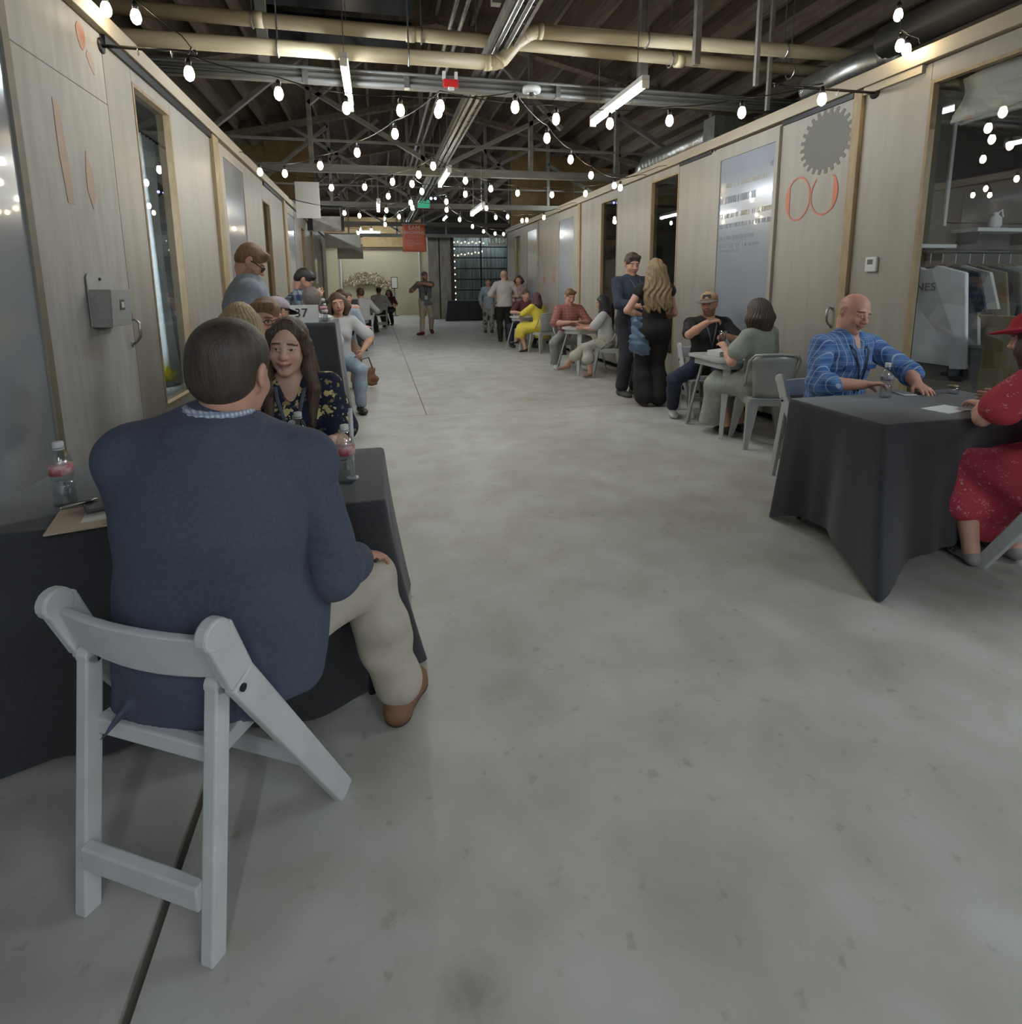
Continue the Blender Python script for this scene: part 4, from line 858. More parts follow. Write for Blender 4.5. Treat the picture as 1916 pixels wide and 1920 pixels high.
def plaid(n, base, cols, per=.055, lines=None):
    """woven check: bands across object X+Y and Z; cols = [(colour, axis, period, width)]"""
    m=mat('fabric_'+n,base,rough=.85); nt,b=nodes_of(m); tc=nt.nodes.new('ShaderNodeTexCoord'); sp=nt.nodes.new('ShaderNodeSeparateXYZ'); nt.links.new(tc.outputs['Object'],sp.inputs[0])
    cur=None
    def mth(op,a,bv):
        q=nt.nodes.new('ShaderNodeMath'); q.operation=op; nt.links.new(a,q.inputs[0])
        if isinstance(bv,(int,float)): q.inputs[1].default_value=bv
        else: nt.links.new(bv,q.inputs[1])
        return q.outputs[0]
    xy=mth('ADD',mth('MULTIPLY',sp.outputs[0],1.0),mth('MULTIPLY',sp.outputs[1],.55))
    for c,axn,p,wd,st in cols:
        v=xy if axn=='x' else sp.outputs[1] if axn=='y' else sp.outputs[2]
        fr=mth('PINGPONG',mth('ADD',v,5.0),p*.5); ms=mth('MULTIPLY',mth('LESS_THAN',fr,wd*.5),st)
        mx=nt.nodes.new('ShaderNodeMix'); mx.data_type='RGBA'; nt.links.new(ms,mx.inputs[0])
        if cur is None: mx.inputs[6].default_value=L3(base)
        else: nt.links.new(cur,mx.inputs[6])
        mx.inputs[7].default_value=L3(c); cur=mx.outputs[2]
    nt.links.new(cur,b.inputs['Base Color']); return m
def floral(n, base, petals, scale=14, thr=.32, dens=.55, core=None):
    m=mat('fabric_'+n,base,rough=.85); nt,b=nodes_of(m); tc=nt.nodes.new('ShaderNodeTexCoord'); cur=None
    def link(a,bb): nt.links.new(a,bb)
    for i,(c,sc,th,dn) in enumerate(petals):
        mp=nt.nodes.new('ShaderNodeMapping'); mp.inputs['Location'].default_value=(i*3.1,i*1.7,i*.6); link(tc.outputs['Object'],mp.inputs[0])
        ns=nt.nodes.new('ShaderNodeTexNoise'); ns.inputs['Scale'].default_value=sc*2.2; link(mp.outputs[0],ns.inputs['Vector'])
        mv=nt.nodes.new('ShaderNodeMix'); mv.data_type='RGBA'; mv.inputs[0].default_value=.07; link(mp.outputs[0],mv.inputs[6]); link(ns.outputs['Color'],mv.inputs[7])
        v=nt.nodes.new('ShaderNodeTexVoronoi'); v.inputs['Scale'].default_value=sc; link(mv.outputs[2],v.inputs['Vector'])
        l=nt.nodes.new('ShaderNodeMath'); l.operation='LESS_THAN'; l.inputs[1].default_value=th; link(v.outputs['Distance'],l.inputs[0])
        s=nt.nodes.new('ShaderNodeSeparateColor'); link(v.outputs['Color'],s.inputs[0]); d=nt.nodes.new('ShaderNodeMath'); d.operation='LESS_THAN'; d.inputs[1].default_value=dn; link(s.outputs[0],d.inputs[0])
        q=nt.nodes.new('ShaderNodeMath'); q.operation='MULTIPLY'; link(l.outputs[0],q.inputs[0]); link(d.outputs[0],q.inputs[1])
        mx=nt.nodes.new('ShaderNodeMix'); mx.data_type='RGBA'; link(q.outputs[0],mx.inputs[0])
        if cur is None: mx.inputs[6].default_value=L3(base)
        else: link(cur,mx.inputs[6])
        mx.inputs[7].default_value=L3(c); cur=mx.outputs[2]
    link(cur,b.inputs['Base Color']); return m
EYEW=mat('eye_white',(214,208,200),rough=.2); IRIS=mat('iris_dark',(46,34,26),rough=.15); LIPM=None
# ---------------------------------------------------------------- skeleton
def ik(a,t,l1,l2,pole):
    a,t=np.array(a,float),np.array(t,float); d=t-a; L=np.linalg.norm(d)
    if L>(l1+l2)*.995: t=a+d*((l1+l2)*.995/L); d=t-a; L=np.linalg.norm(d)
    L=max(L,abs(l1-l2)+.01); u=nrm(d); x=(l1*l1-l2*l2+L*L)/(2*L); h=math.sqrt(max(l1*l1-x*x,0)); p=np.array(pole,float); p=p-u*(p@u)
    return a+u*x+nrm(p)*h, t
def rotax(v,ax,deg):
    a=math.radians(deg); ax=nrm(ax); return v*math.cos(a)+np.cross(ax,v)*math.sin(a)+ax*(ax@v)*(1-math.cos(a))
class Person:
    def __init__(s, label, P, face, H=1.75, girth=1.0, hs=1.0, fem=False, lean=0, tilt=0, twist=0, head=(0,0,0), hands=None, feet=None, kpole=None, skin=(196,150,128), h=.014, hh=.009, sh=None, bust=True, neckf=0.0, spread=.1, headoff=(0,0,0), group=None, feetdir=None):
        k=s.k=H/1.75; s.kh=k*hs; s.fem=fem; s.g=girth; s.h,s.hh=h,hh; s.skin=skin; s.label=label
        th=math.radians(face); s.F=A_(-math.sin(th),math.cos(th),0); s.R=A_(math.cos(th),math.sin(th),0); Z=A_(0,0,1)
        s.P=P=np.array(P,float)
        U=rotax(Z,s.R,-lean); U=rotax(U,s.F,tilt); s.U=U
        s.Rs=rotax(s.R,Z,twist); s.Rs=nrm(s.Rs-U*(s.Rs@U)); s.Fs=np.cross(U,s.Rs)
        hw=.085*k; s.hip=[P-s.R*hw,P+s.R*hw]
        s.W=P+U*.15*k; s.C=P+U*.34*k; s.N=P+U*.515*k+s.Fs*neckf
        sw=(.165 if fem else .188)*k if sh is None else sh
        s.S=[s.N-U*.055*k-s.Rs*sw, s.N-U*.055*k+s.Rs*sw]
        yaw,pit,rol=head; Rh=rotax(s.Rs,Z,yaw); Fh=rotax(s.Fs,Z,yaw); Uh=nrm(Z*.55+U*.45); Fh=nrm(Fh-Uh*(Fh@Uh)); Rh=np.cross(Fh,Uh)
        Fh=rotax(Fh,Rh,-pit); Uh=rotax(Uh,Rh,-pit); Rh=rotax(Rh,Fh,rol); Uh=rotax(Uh,Fh,rol)
        s.M=np.stack([Rh,Fh,Uh]); s.O=s.N+nrm(Z*.6+U*.4)*.155*k+s.Fs*.02*k+np.array(headoff)
        s.la,s.lf=.285*k,.255*k; s.E=[0,0]; s.Wr=[0,0]; s.hd=[0,0]; s.pn=[0,0]; s.curl=[.5,.5]
        hands=hands or {}
        for i,(nm,sg) in enumerate((('L',-1),('R',1))):
            d=hands.get(nm,{}); t=d.get('w',s.S[i]-Z*.5*k+s.R*sg*.06+s.F*.05)
            if 'l' in d: t=P+s.R*d['l'][0]+s.F*d['l'][1]+Z*d['l'][2]
            pole=d.get('pole',s.R*sg*.6-s.F*.6-Z*.5)
            if 'lp' in d: pole=s.R*d['lp'][0]+s.F*d['lp'][1]+Z*d['lp'][2]
            s.E[i],s.Wr[i]=ik(s.S[i],t,s.la,s.lf,pole)
            fd=nrm(s.Wr[i]-s.E[i]); hd=np.array(d['dir'],float) if 'dir' in d else fd
            if 'ld' in d: hd=s.R*d['ld'][0]+s.F*d['ld'][1]+Z*d['ld'][2]
            s.hd[i]=nrm(hd); pn=np.array(d.get('palm',(-s.R*sg)),float) if 'lpalm' not in d else s.R*d['lpalm'][0]+s.F*d['lpalm'][1]+Z*d['lpalm'][2]
            s.pn[i]=nrm(pn-s.hd[i]*(pn@s.hd[i])); s.curl[i]=d.get('curl',.45)
        s.K=[0,0]; s.A=[0,0]; feet=feet or {}
        for i,(nm,sg) in enumerate((('L',-1),('R',1))):
            t=feet.get(nm); 
            if t is None: t=A_(P[0],P[1],.085*k)+s.R*sg*spread
            s.K[i],s.A[i]=ik(s.hip[i],t,.43*k,.415*k,s.F+s.R*sg*.12 if kpole is None else np.array(kpole[i],float))
        s.fd=[s.F if not feetdir else nrm(np.array(feetdir[i],float)) for i in (0,1)]
        s.base=A_(P[0],P[1],0); s.root=empty('person',tuple(s.base),0,label,'person',group)
        s.toes=[s.A[i]+s.fd[i]*.16*k for i in (0,1)]
        pts=np.array([s.O+Uh*.2*k,s.O-s.M[0]*.15,s.O+s.M[0]*.15,*s.S,*s.E,*s.Wr,*[s.Wr[i]+s.hd[i]*.2 for i in (0,1)],*s.hip,*s.K,*s.A,*s.toes,P-s.F*.15,P+s.F*.15])
        s.lo,s.hi=pts.min(0)-.16*k,pts.max(0)+.14*k; s.lo[2]=min(s.lo[2],.0)-.02
    def hp(s,x,y,z): return s.O+s.kh*(s.M[0]*x+s.M[1]*y+s.M[2]*z)
    def hand(s,F,i):
        k=s.k*(.93 if s.fem else 1.0); W,hd,pn=s.Wr[i],s.hd[i],s.pn[i]; sg=1 if i==1 else -1
        ts=np.cross(hd,pn)*sg # thumb side
        if F.h>.011: kk=.004
        else: kk=.006
        F.cap(W,W+hd*.03*k,(.027*k,.019*k),(.034*k,.016*k),ts,k=.015)
        F.cap(W+hd*.025*k,W+hd*.082*k,(.036*k,.0155*k),(.041*k,.0135*k),ts,k=.012)
        c=s.curl[i]
        for j,(off,ln,r) in enumerate(((.029,.074,.0088),(.010,.082,.0092),(-.0095,.077,.0088),(-.028,.060,.0078))):
            p=W+hd*(.086-.004*abs(j-1.2))*k+ts*off*k; d=nrm(hd+ts*(off*3.2)); a=c*(1+.10*j)
            for q,(fr,an) in enumerate(((.45,28),(.32,48),(.23,40))):
                d=nrm(rotax(d,ts*sg,0)); ax=np.cross(d,pn); d=rotax(d,ax,an*a); e=p+d*ln*fr*k
                F.cap(p,e,r*k*(1-.08*q),r*k*(.93-.08*q),k=kk); p=e
        p=W+hd*.022*k+ts*.028*k; d=nrm(hd*.75+ts*.62+pn*.35)
        F.cap(W+hd*.02*k+ts*.012*k,p+d*.034*k,.017*k,.0125*k,k=.012); p=p+d*.034*k; d=nrm(hd*.85+ts*.25+pn*(.3+.4*c))
        F.cap(p,p+d*.030*k,.0112*k,.0102*k,k=kk); F.cap(p+d*.03*k,p+nrm(d+pn*.2)*.055*k,.0100*k,.008*k,k=kk)
    def torso(s,F,o=0.0,k=.04,belly=0.0):
        g=s.g; q=s.k; R=s.R; Rs=s.Rs
        F.cap(s.hip[0]+s.U*.01,s.hip[1]+s.U*.01,(.105*q*g+o),None,k=k) if False else None
        hw=(.155 if s.fem else .150)*q*g+o; F.ell(s.P+s.U*.01*q,(hw+.012,.112*q*g+o,.115*q+o),np.stack([R,s.F,A_(0,0,1)]),k=k)
        ww=(.118 if s.fem else .142)*q*g+o; F.cap(s.P+s.U*.03*q,s.W,(hw-.01,.108*q*g+o),(ww,(.092 if s.fem else .102)*q*g+o),R,k=k)
        cw=(.132 if s.fem else .158)*q*g+o; cd=(.098 if s.fem else .112)*q*g+o
        F.cap(s.W,s.C,(ww,.098*q*g+o),(cw,cd),Rs,k=k); F.cap(s.C,s.C+s.U*.09*q,(cw,cd),(cw*.88,cd*.82),Rs,k=k)
        if belly: F.ell(s.W+s.F*(.05*q*g)+s.U*.0,(ww*.9,belly*q,.13*q),np.stack([R,s.F,A_(0,0,1)]),k=k)
        if s.fem:
            for sg in (-1,1): F.ell(s.C+s.U*.0+s.Fs*.075*q+Rs*sg*.065*q-s.U*.015*q,(.058*q+o,.052*q+o,.058*q+o),s_M3(Rs,s.Fs,s.U),k=.03)
        sr=(.045 if s.fem else .052)*q+o
        for i in (0,1): F.cap(s.C+s.U*.10*q+(s.S[i]-s.N)*.45,s.S[i],sr*1.25,sr,k=k); F.cap(s.N-s.U*.005*q,s.S[i]+s.U*.012*q,(.042*q+o),(.036*q+o),k=k)
    def arm(s,F,i,o=0.0,t=1.0,k=.02,flare=0.0,cuffk=1.0):
        """upper arm + forearm inflated by o, up to fraction t (0..2: 1 = elbow, 2 = wrist)"""
        q=s.k*(.9 if s.fem else 1.0)*(.55+.45*s.g); S,E,W=s.S[i],s.E[i],s.Wr[i]
        u=min(t,1.0); e=S+(E-S)*u; F.cap(S,e,.053*q+o,(.053-.012*u)*q+o+flare,k=k)
        if t>1: v=t-1; e2=E+(W-E)*v; F.cap(E,E+(W-E)*min(v,.35),.043*q+o,.045*q+o,k=k); F.cap(E+(W-E)*min(v,.35),e2,.045*q+o,(.045-.017*max(v-.2,0)/.8)*q+o*cuffk,k=k)
    def leg(s,F,i,o=0.0,t=2.0,k=.025,flare=0.0):
        q=s.k*(.6+.4*s.g); H,K,A=s.hip[i],s.K[i],s.A[i]
        u=min(t,1.0); F.cap(H,H+(K-H)*u,.088*q+o,(.088-.028*u)*q+o,k=k+.02)
        if t>1: v=t-1; c=K+(A-K)*min(v,.38)-s.fd[i]*.012*q; F.cap(K,c,.058*q+o,.057*q+o+flare*.4,k=k); F.cap(c,K+(A-K)*v,.057*q+o+flare*.4,(.057-.019*(v-.38)/.62)*q+o+flare,k=k) if v>.38 else None
    def foot(s,F,i,o=0.0):
        q=s.k*(.92 if s.fem else 1.0); A=s.A[i]; d=s.fd[i]; sd=np.cross(d,A_(0,0,1)); b=A-A_(0,0,1)*.048*q
        F.cap(A,b-d*.03*q,.036*q+o,.034*q+o,k=.02); F.cap(b-d*.035*q,b+d*.12*q-A_(0,0,.010)*q,(.033*q+o,.033*q+o),(.043*q+o,.026*q+o),sd,k=.02); F.cap(b+d*.11*q-A_(0,0,.012)*q,b+d*.165*q-A_(0,0,.016)*q,(.041*q+o,.022*q+o),(.030*q+o,.016*q+o),sd,k=.02)
    def headsdf(s,F,jaw=1.0,nose=1.0,smile=0):
        k=s.kh; M=s.M; hp=s.hp; el=lambda c,r,kk=.012,op='u':F.ell(hp(*c),tuple(v*k for v in r),M,k=kk,op=op)
        el((0,-.012,.042),(.0765,.097,.086),.02); el((0,.012,-.012),(.068,.080,.088),.03); el((0,.034,-.062),(.050*jaw,.050,.050),.03); el((0,.068,-.098),(.024*jaw,.020,.019),.025)
        for g in (-1,1):
            el((g*.036,.062,-.028),(.026,.022,.026),.02); el((g*.028,.080,.034),(.026,.012,.010),.015)
            el((g*.032,.098,.008),(.018,.016,.0105),.012,'s'); el((g*.031,.0765,.007),(.0135,.0135,.0125),.004)
            F.cap(hp(g*.014,.088,.0165),hp(g*.046,.077,.0125),.0052*k,.0045*k,k=.006); F.cap(hp(g*.018,.0905,-.002),hp(g*.043,.080,.0),.0042*k,k=.005)
            F.cap(hp(g*.075,-.010,.022),hp(g*.072,-.010,-.028),(.008*k,.017*k),(.007*k,.011*k),M[0],k=.008); el((g*.083,-.018,.004),(.0085,.019,.031),.006); el((g*.089,-.010,.003),(.004,.009,.016),.004,'s')
        F.cap(hp(0,.086,.022),hp(0,.108*nose**.3,-.022),.0085*k,.0125*k,k=.012); el((0,.112,-.026),(.0125*nose,.012,.0115),.008)
        for g in (-1,1): el((g*.0125,.100,-.029),(.0085*nose,.010,.008),.006)
        wd=.021+.006*smile
        F.cap(hp(-wd,.080,-.059+.007*smile),hp(0,.0935,-.060),.0055*k,.0072*k,k=.008); F.cap(hp(wd,.080,-.059+.007*smile),hp(0,.0935,-.060),.0055*k,.0072*k,k=.008)
        F.cap(hp(-wd*.8,.079,-.068+.005*smile),hp(0,.0915,-.071),.006*k,.0082*k,k=.008); F.cap(hp(wd*.8,.079,-.068+.005*smile),hp(0,.0915,-.071),.006*k,.0082*k,k=.008)
        for g in (-1,1): F.cap(hp(0,.1045,-.0655),hp(g*wd,.0895,-.063+.008*smile),.0042*k,.003*k,k=.003,op='s')
        F.cap(s.N-s.U*.03*k,hp(0,-.022,-.06),(.060 if not s.fem else .05)*k,(.057 if not s.fem else .048)*k,k=.03)
    def colour(s,squint=.0062,lips=(168,100,92),brow=(60,46,38),eyes=True,beard=None,flush=1,smile=0,bald=None):
        M,O,k=s.M,s.O,s.kh; base=np.array(L3(s.skin)); lp=np.array(L3(lips)); br=np.array(L3(brow)); red=np.array(L3((s.skin[0],max(0,s.skin[1]-26),max(0,s.skin[2]-26)))); eyec=np.array(L3((70,54,46))); ew=np.array(L3((196,184,174)))
        def f(V):
            q=(V-O)@M.T/k; x,y,z=np.abs(q[:,0]),q[:,1],q[:,2]; C=np.tile(base,(len(V),1))
            def mx(w,c): w=np.clip(w,0,1)[:,None]; C[:]=C*(1-w)+c*w
            fr=(y>.05)
            mx(.35*flush*np.exp(-((x-.042)/.02)**2-((z+.03)/.022)**2)*fr,red); mx(.35*flush*np.exp(-(x/.014)**2-((z+.026)/.014)**2)*(y>.09),red)
            wd=.026+.006*smile; zl=-.0655+.009*smile*(x/wd)**2
            mx((1.15-((x/wd)**2+((z-zl)/.0098)**2))*3*(y>.066),lp); mx((1-np.abs(z-zl)/.0026)*2.2*(x<wd)*(y>.066),lp*.35)
            zb=.030-.35*np.maximum(x-.034,0)+.002; mx((1-np.abs(z-zb)/.0062)*1.8*((x>.013)&(x<.054))*fr,br)
            if eyes:
                e=((x-.031)/.0145)**2+((z-.0062)/squint)**2; mx((1.2-e)*4*fr,ew); ir=((x-.031)**2+(z-.0065)**2)/.0058**2; mx((1.15-ir)*4*(e<1.1)*fr,eyec*.45)
                lid=np.abs(np.sqrt(e)-1.05); mx((1-lid/.22)*.8*(z>.005)*fr,eyec*.5)
            if beard is not None:
                b=np.array(L3(beard)); w=((z<-.035)&(y>-.0)&(z>-.13)).astype(float)*.62; w=np.where((x<.019)&(z>-.075)&(z<-.056),0,w); w=np.where((y>.06)&(z>-.05)&(x>.026),w*.2,w); mx(w,b)
            if bald is not None: mx(np.clip((-.01-y)/.03,0,1)*((z<.055)&(z>-.05))*.45,np.array(L3(bald)))
            # lips never on the ears or neck
            return np.concatenate([C[:,:3],np.ones((len(V),1))],1)
        return f
    def body(s,legs=True,jaw=1.0,nose=1.0,belly=0.0,smile=0,bare_feet=False,**col):
        fine=[(s.O-.125*s.k,s.O+.135*s.k,s.hh)]
        if s.hh<.006:
            for i in (0,1): fine.append((np.minimum(s.Wr[i],s.Wr[i]+s.hd[i]*.19)-.045,np.maximum(s.Wr[i],s.Wr[i]+s.hd[i]*.19)+.045,max(s.hh,.0048)))
        F=Field(s.lo,s.hi,s.h,fine); F.h=s.h
        s.torso(F,0,belly=belly)
        for i in (0,1):
            s.arm(F,i,0,2.0); s.leg(F,i,0,2.0); s.foot(F,i)
        F.h=max(s.hh,.005)
        for i in (0,1): s.hand(F,i)
        s.headsdf(F,jaw,nose,smile); F.h=s.h
        s.b=F.mesh('body',SKM,s.root,s.base,s.colour(smile=smile,**col),1); return s
    def add(s,name,m,fn,h=None,smooth=1,wr=0,fr=30,lo=None,hi=None,lab=None,parent=None,org=None):
        F=Field(s.lo if lo is None else lo,s.hi if hi is None else hi,h or s.h); fn(F)
        if wr: F.wrinkle(wr,fr,len(name)+int(abs(s.P[0]*97)))
        o=F.mesh(name,m,parent or s.root,s.base,None,smooth)
        if lab and o: o['label']=lab
        return o
    def top(s,m,name='shirt',o=.014,sleeve=.6,hem=-.06,neck='crew',wr=.004,flare=.012,belly=0.0,loose=0.0,h=None,cut=None,sm=None):
        k=s.k
        if sm:
            for i in (0,1):
                P3=np.array([s.S[i],s.E[i],s.Wr[i]]); s.add('sleeve',sm,lambda F,i=i:s.arm(F,i,o+.004,sleeve,flare=flare if sleeve<1.05 else 0),h=h,wr=wr,fr=36,lo=P3.min(0)-.13,hi=P3.max(0)+.13)
            sleeve=0
        def fn(F):
            s.torso(F,o,belly=belly+o if belly else 0)
            if loose: F.cap(s.P+s.U*(hem+.02)*k,s.W,((.165*s.g+o+loose)*k,(.125*s.g+o+loose*.8)*k),((.135*s.g+o+loose*.5)*k,(.11*s.g+o+loose*.5)*k),s.R,k=.03)
            if sleeve>0:
                for i in (0,1): s.arm(F,i,o+.002,sleeve,flare=flare if sleeve<1.05 else 0.0)
            F.cut(s.P+s.U*hem*k,-s.U)
            if neck=='v':
                F.cap(s.N+s.Fs*.09*k+s.U*.03*k,s.C+s.Fs*.165*k+s.U*.02*k,.076*k,.020*k,k=.008,op='s'); F.cap(s.N+s.U*.03*k,s.N+s.U*.12*k,.075*k,k=.006,op='s')
            elif neck=='wide': F.ell(s.N+s.U*.03*k+s.Fs*.03*k,(.115*k,.09*k,.06*k),s_M3(s.Rs,s.Fs,s.U),k=.006,op='s')
            elif neck=='crew': F.ell(s.N+s.U*.028*k+s.Fs*.012*k,(.068*k,.066*k,.045*k),s_M3(s.Rs,s.Fs,s.U),k=.006,op='s')
            elif neck=='open':
                F.cap(s.N+s.Fs*.09*k+s.U*.05*k,s.C+s.Fs*.14*k+s.U*.11*k,.048*k,.010*k,k=.006,op='s')
            if neck in ('open','collar'):
                a=np.linspace(.35 if neck=='open' else .12,2*PI-(.35 if neck=='open' else .12),15)
                pts=[s.N+s.U*(.022-.03*(math.cos(t)>.3)*max(0,math.cos(t)))*k+s.Fs*(.062*math.cos(t)-.004)*k+s.Rs*.066*math.sin(t)*k for t in a]
                for p,q in zip(pts[:-1],pts[1:]): F.cap(p-s.U*.012*k,q-s.U*.012*k,.011*k,k=.01)
            if cut: cut(F)
        return s.add(name,m,fn,wr=wr,h=h)
    def pants(s,m,name='trousers',o=.014,t=1.93,wr=.004,flare=.012,waist=.10,h=None):
        def fn(F):
            s_=s; hw=(.155 if s.fem else .152)*s.k*s.g+o; F.ell(s.P+s.U*.01,(hw+.012,.115*s.k*s.g+o,.118*s.k+o),np.stack([s.R,s.F,A_(0,0,1)]),k=.03)
            F.cap(s.P,s.P+s.U*waist*s.k,(hw-.006,.108*s.k*s.g+o),((.13 if s.fem else .146)*s.k*s.g+o,.1*s.k*s.g+o),s.R,k=.03)
            for i in (0,1): s.leg(F,i,o,t,flare=flare)
            F.cut(s.P+s.U*waist*s.k,s.U)
        return s.add(name,m,fn,wr=wr,h=h)
    def shoes(s,m,name='shoe',o=.008,heel=0,h=None,lab=None):
        for i in (0,1):
            A=s.A[i]; lo=A-.26; hi=A+.26; lo=np.maximum(lo,[-99,-99,-.02]) if A[2]<.3 else lo
            def fn(F):
                s.foot(F,i,o); F.cut(A+A_(0,0,.012),(0,0,1)); 
                if A[2]<.2: F.cut((0,0,.002),(0,0,-1))
            s.add(name,m,fn,h=h or min(s.h,.009),lo=lo,hi=hi,lab=lab)
    def hair(s,m,style='short',h=None,ln=.3,back=True,part=0,fringe=0,vol=0.0):
        k=s.kh; hp=s.hp; M=s.M; v=vol
        lo=s.O-(.2+0*ln)*k; hi=s.O+.2*k
        if style in('long','bob','tied'): lo=np.minimum(lo,s.O-A_(.26,.26,.12+ln)*k); hi=hi+A_(.06,.06,0)
        def fn(F):
            el=lambda c,r,kk=.012,op='u':F.ell(hp(*c),tuple(q*k for q in r),M,k=kk,op=op)
            el((0,-.016,.048),(.0835+v,.1015+v,.088+v))
            if style=='short':
                el((0,-.055,-.005),(.070+v*.5,.058+v*.5,.062),.03)
                el((0,.119,-.034),(.088,.094,.104),.008,'s'); 
                for g in (-1,1): el((g*.088,.055,-.045),(.040,.055,.066),.01,'s'); el((g*.094,-.016,-.004),(.024,.030,.042),.008,'s')
                F.cut(hp(0,-.06,-.066),-M[2]*.9+M[1]*-.25)
                if fringe: F.cap(hp(-.05,.062,.096),hp(.045,.068,.098),(.022+fringe)*k,(.020+fringe)*k,k=.025)
            elif style=='buzz':
                el((0,.125,-.03),(.09,.105,.10),.01,'s'); F.cut(hp(0,-.06,-.05),-M[2])
            else:
                el((0,.118,-.052),(.066,.075,.088),.012,'s')
                D=-A_(0,0,1)*.8-M[2]*.2; D=nrm(D)
                if style=='tied':
                    F.cap(hp(0,-.10,.0),hp(0,-.12,-.02),.035*k,.028*k,k=.02); F.cap(hp(0,-.12,-.02),hp(0,-.13,-.02)+D*ln*k,.026*k,.012*k,k=.02); el((0,.12,-.06),(.10,.12,.10),.01,'s')
                else:
                    n=9 if style=='long' else 11
                    rg=random.Random(4)
                    for i in range(n):
                        a=-1.9+3.8*i/(n-1); 
                        if not back and abs(a)<1.0: continue
                        ca,sa=math.cos(a),math.sin(a); p=hp(.070*sa,-.020-.070*ca,.03); q=p+D*ln*k*(1-.12*rg.random()-.10*abs(sa))+M[0]*(.016+ (.01 if style=='bob' else .0))*sa*k-M[1]*(.03*ca)*k; mid=(p+q)/2+M[0]*sa*.022*k-M[1]*.02*ca*k
                        if style=='bob': mid=mid+M[0]*sa*.014*k; 
                        F.cap(p,mid,.040*k,.036*k,k=.022); F.cap(mid,q,.036*k,(.017 if style=='long' else .026)*k,k=.022)
                    if fringe: F.cap(hp(-.045,.080,.075),hp(.05,.078,.07),.020*k,k=.02)
                    el((0,.125,-.045),(.058,.08,.085),.012,'s')
        def fn2(F):
            fn(F)
            if style in('long','bob'):
                X=F.ax[0][:,None,None];Y=F.ax[1][None,:,None];Z=F.ax[2][None,None,:]
                ang=np.arctan2(Y-float(s.O[1]),X-float(s.O[0])); F.f=(F.f+.0035*np.sin(ang*34+6*np.sin(Z*14))*(np.abs(F.f)<.04)).astype(np.float32)
        return s.add('hair',m,fn2,h=h or min(s.h,.008),lo=lo,hi=hi)
    def glasses(s,m=None,w=.0045):
        m=m or BLK; mb=MB(); 
        for g in (-1,1):
            mb.tube([s.hp(g*.034+.022*math.cos(a),.103-.012*abs(math.cos(a))*(1 if math.cos(a)*g>0 else 0),.004+.017*math.sin(a)) for a in np.linspace(0,2*PI,15)],w*.55,6); mb.tube([s.hp(g*.056,.094,.010),s.hp(g*.080,.03,.012),s.hp(g*.082,-.02,.004)],w*.5,6)
        mb.tube([s.hp(-.012,.105,.008),s.hp(.012,.105,.008)],w*.5,6); mb.v=[tuple(np.array(p)-s.base) for p in mb.v]; return mb.done('eyeglasses',m,s.root,smooth=True)
    def lanyard(s,m,w=.014,drop=.30,badge=True,off=.03):
        mb=MB(); k=s.k; e=s.N+s.Fs*(.13+off)*k-s.U*drop*k; o_=off*k
        for g in (-1,1):
            pts=[s.N+s.Rs*g*.068*k-s.Fs*.03*k+s.U*.03*k,s.N+s.Rs*g*.075*k+s.Fs*.035*k+s.U*.015*k,s.N+s.Rs*g*.055*k+s.Fs*(.095*k+o_)-s.U*.06*k,s.N+s.Rs*g*.03*k+s.Fs*(.125*k+o_)-s.U*.16*k,e]
            mb.tube(pts,w*.5,6,flat=(s.Rs,.25))
        mb.v=[tuple(np.array(p)-s.base) for p in mb.v]; o=mb.done('lanyard',m,s.root,smooth=True)
        if badge:
            b=MB(); c=e-s.U*.05*k; b.bar(c+s.U*.05*k,c-s.U*.05*k,.075*k,.004,s.Fs); b.v=[tuple(np.array(p)-s.base) for p in b.v]; b.done('badge',WPAINT,s.root)
        return o
    def extra(s,name,m,fill,smooth=True,lab=None,bevel=0):
        mb=MB(); fill(mb); mb.v=[tuple(np.array(p)-s.base) for p in mb.v]; o=mb.done(name,m,s.root,smooth=smooth,bevel=bevel)
        if lab: o['label']=lab
        return o
def s_M3(a,b,c): return np.stack([a,b,c])
# ================================================================ PEOPLE
NAVYB=fab('navy_blazer',(71,77,93),(77,84,101),scale=120,bump=.35,bscale=13,rough=.9,detail=2); KHAKI=fab('khaki',(184,175,160),(192,183,168)); TAN=mat('tan_suede',(128,92,70),(142,106,82),rough=.8,scale=14,bump=.1,bscale=200)
GING=plaid('gingham',(196,200,208),[((120,134,168),'x',.011,.005,.7),((120,134,168),'z',.011,.005,.7)])
FLOR=floral('navy_floral',(30,34,56),[((150,136,92),22,.36,.5),((214,196,138),17,.36,.5),((96,104,120),26,.26,.25),((120,84,40),17,.12,.5)])
REDF=floral('red_floral',(182,62,78),[((206,150,150),34,.30,.40),((186,96,100),24,.28,.4)])
BPLAID=plaid('blue_check',(62,100,156),[((92,128,178),'x',.075,.036,.7),((92,128,178),'z',.08,.034,.6),((176,190,208),'x',.0375,.0045,.85),((150,172,200),'z',.04,.0035,.7)])
BPLAID2=plaid('blue_check_sleeve',(62,100,156),[((92,128,178),'y',.075,.036,.7),((92,128,178),'z',.08,.034,.6),((176,190,208),'y',.0375,.0045,.85),((150,172,200),'z',.04,.0035,.7)])
NPLAID=plaid('navy_check',(44,62,92),[((120,136,156),'x',.11,.05,.75),((150,160,172),'z',.11,.045,.7),((30,40,60),'x',.055,.014,.7)])
RPLAID=plaid('red_check',(150,86,82),[((178,132,124),'x',.05,.022,.6),((178,132,124),'z',.05,.02,.5),((112,60,62),'x',.05,.006,.7)])
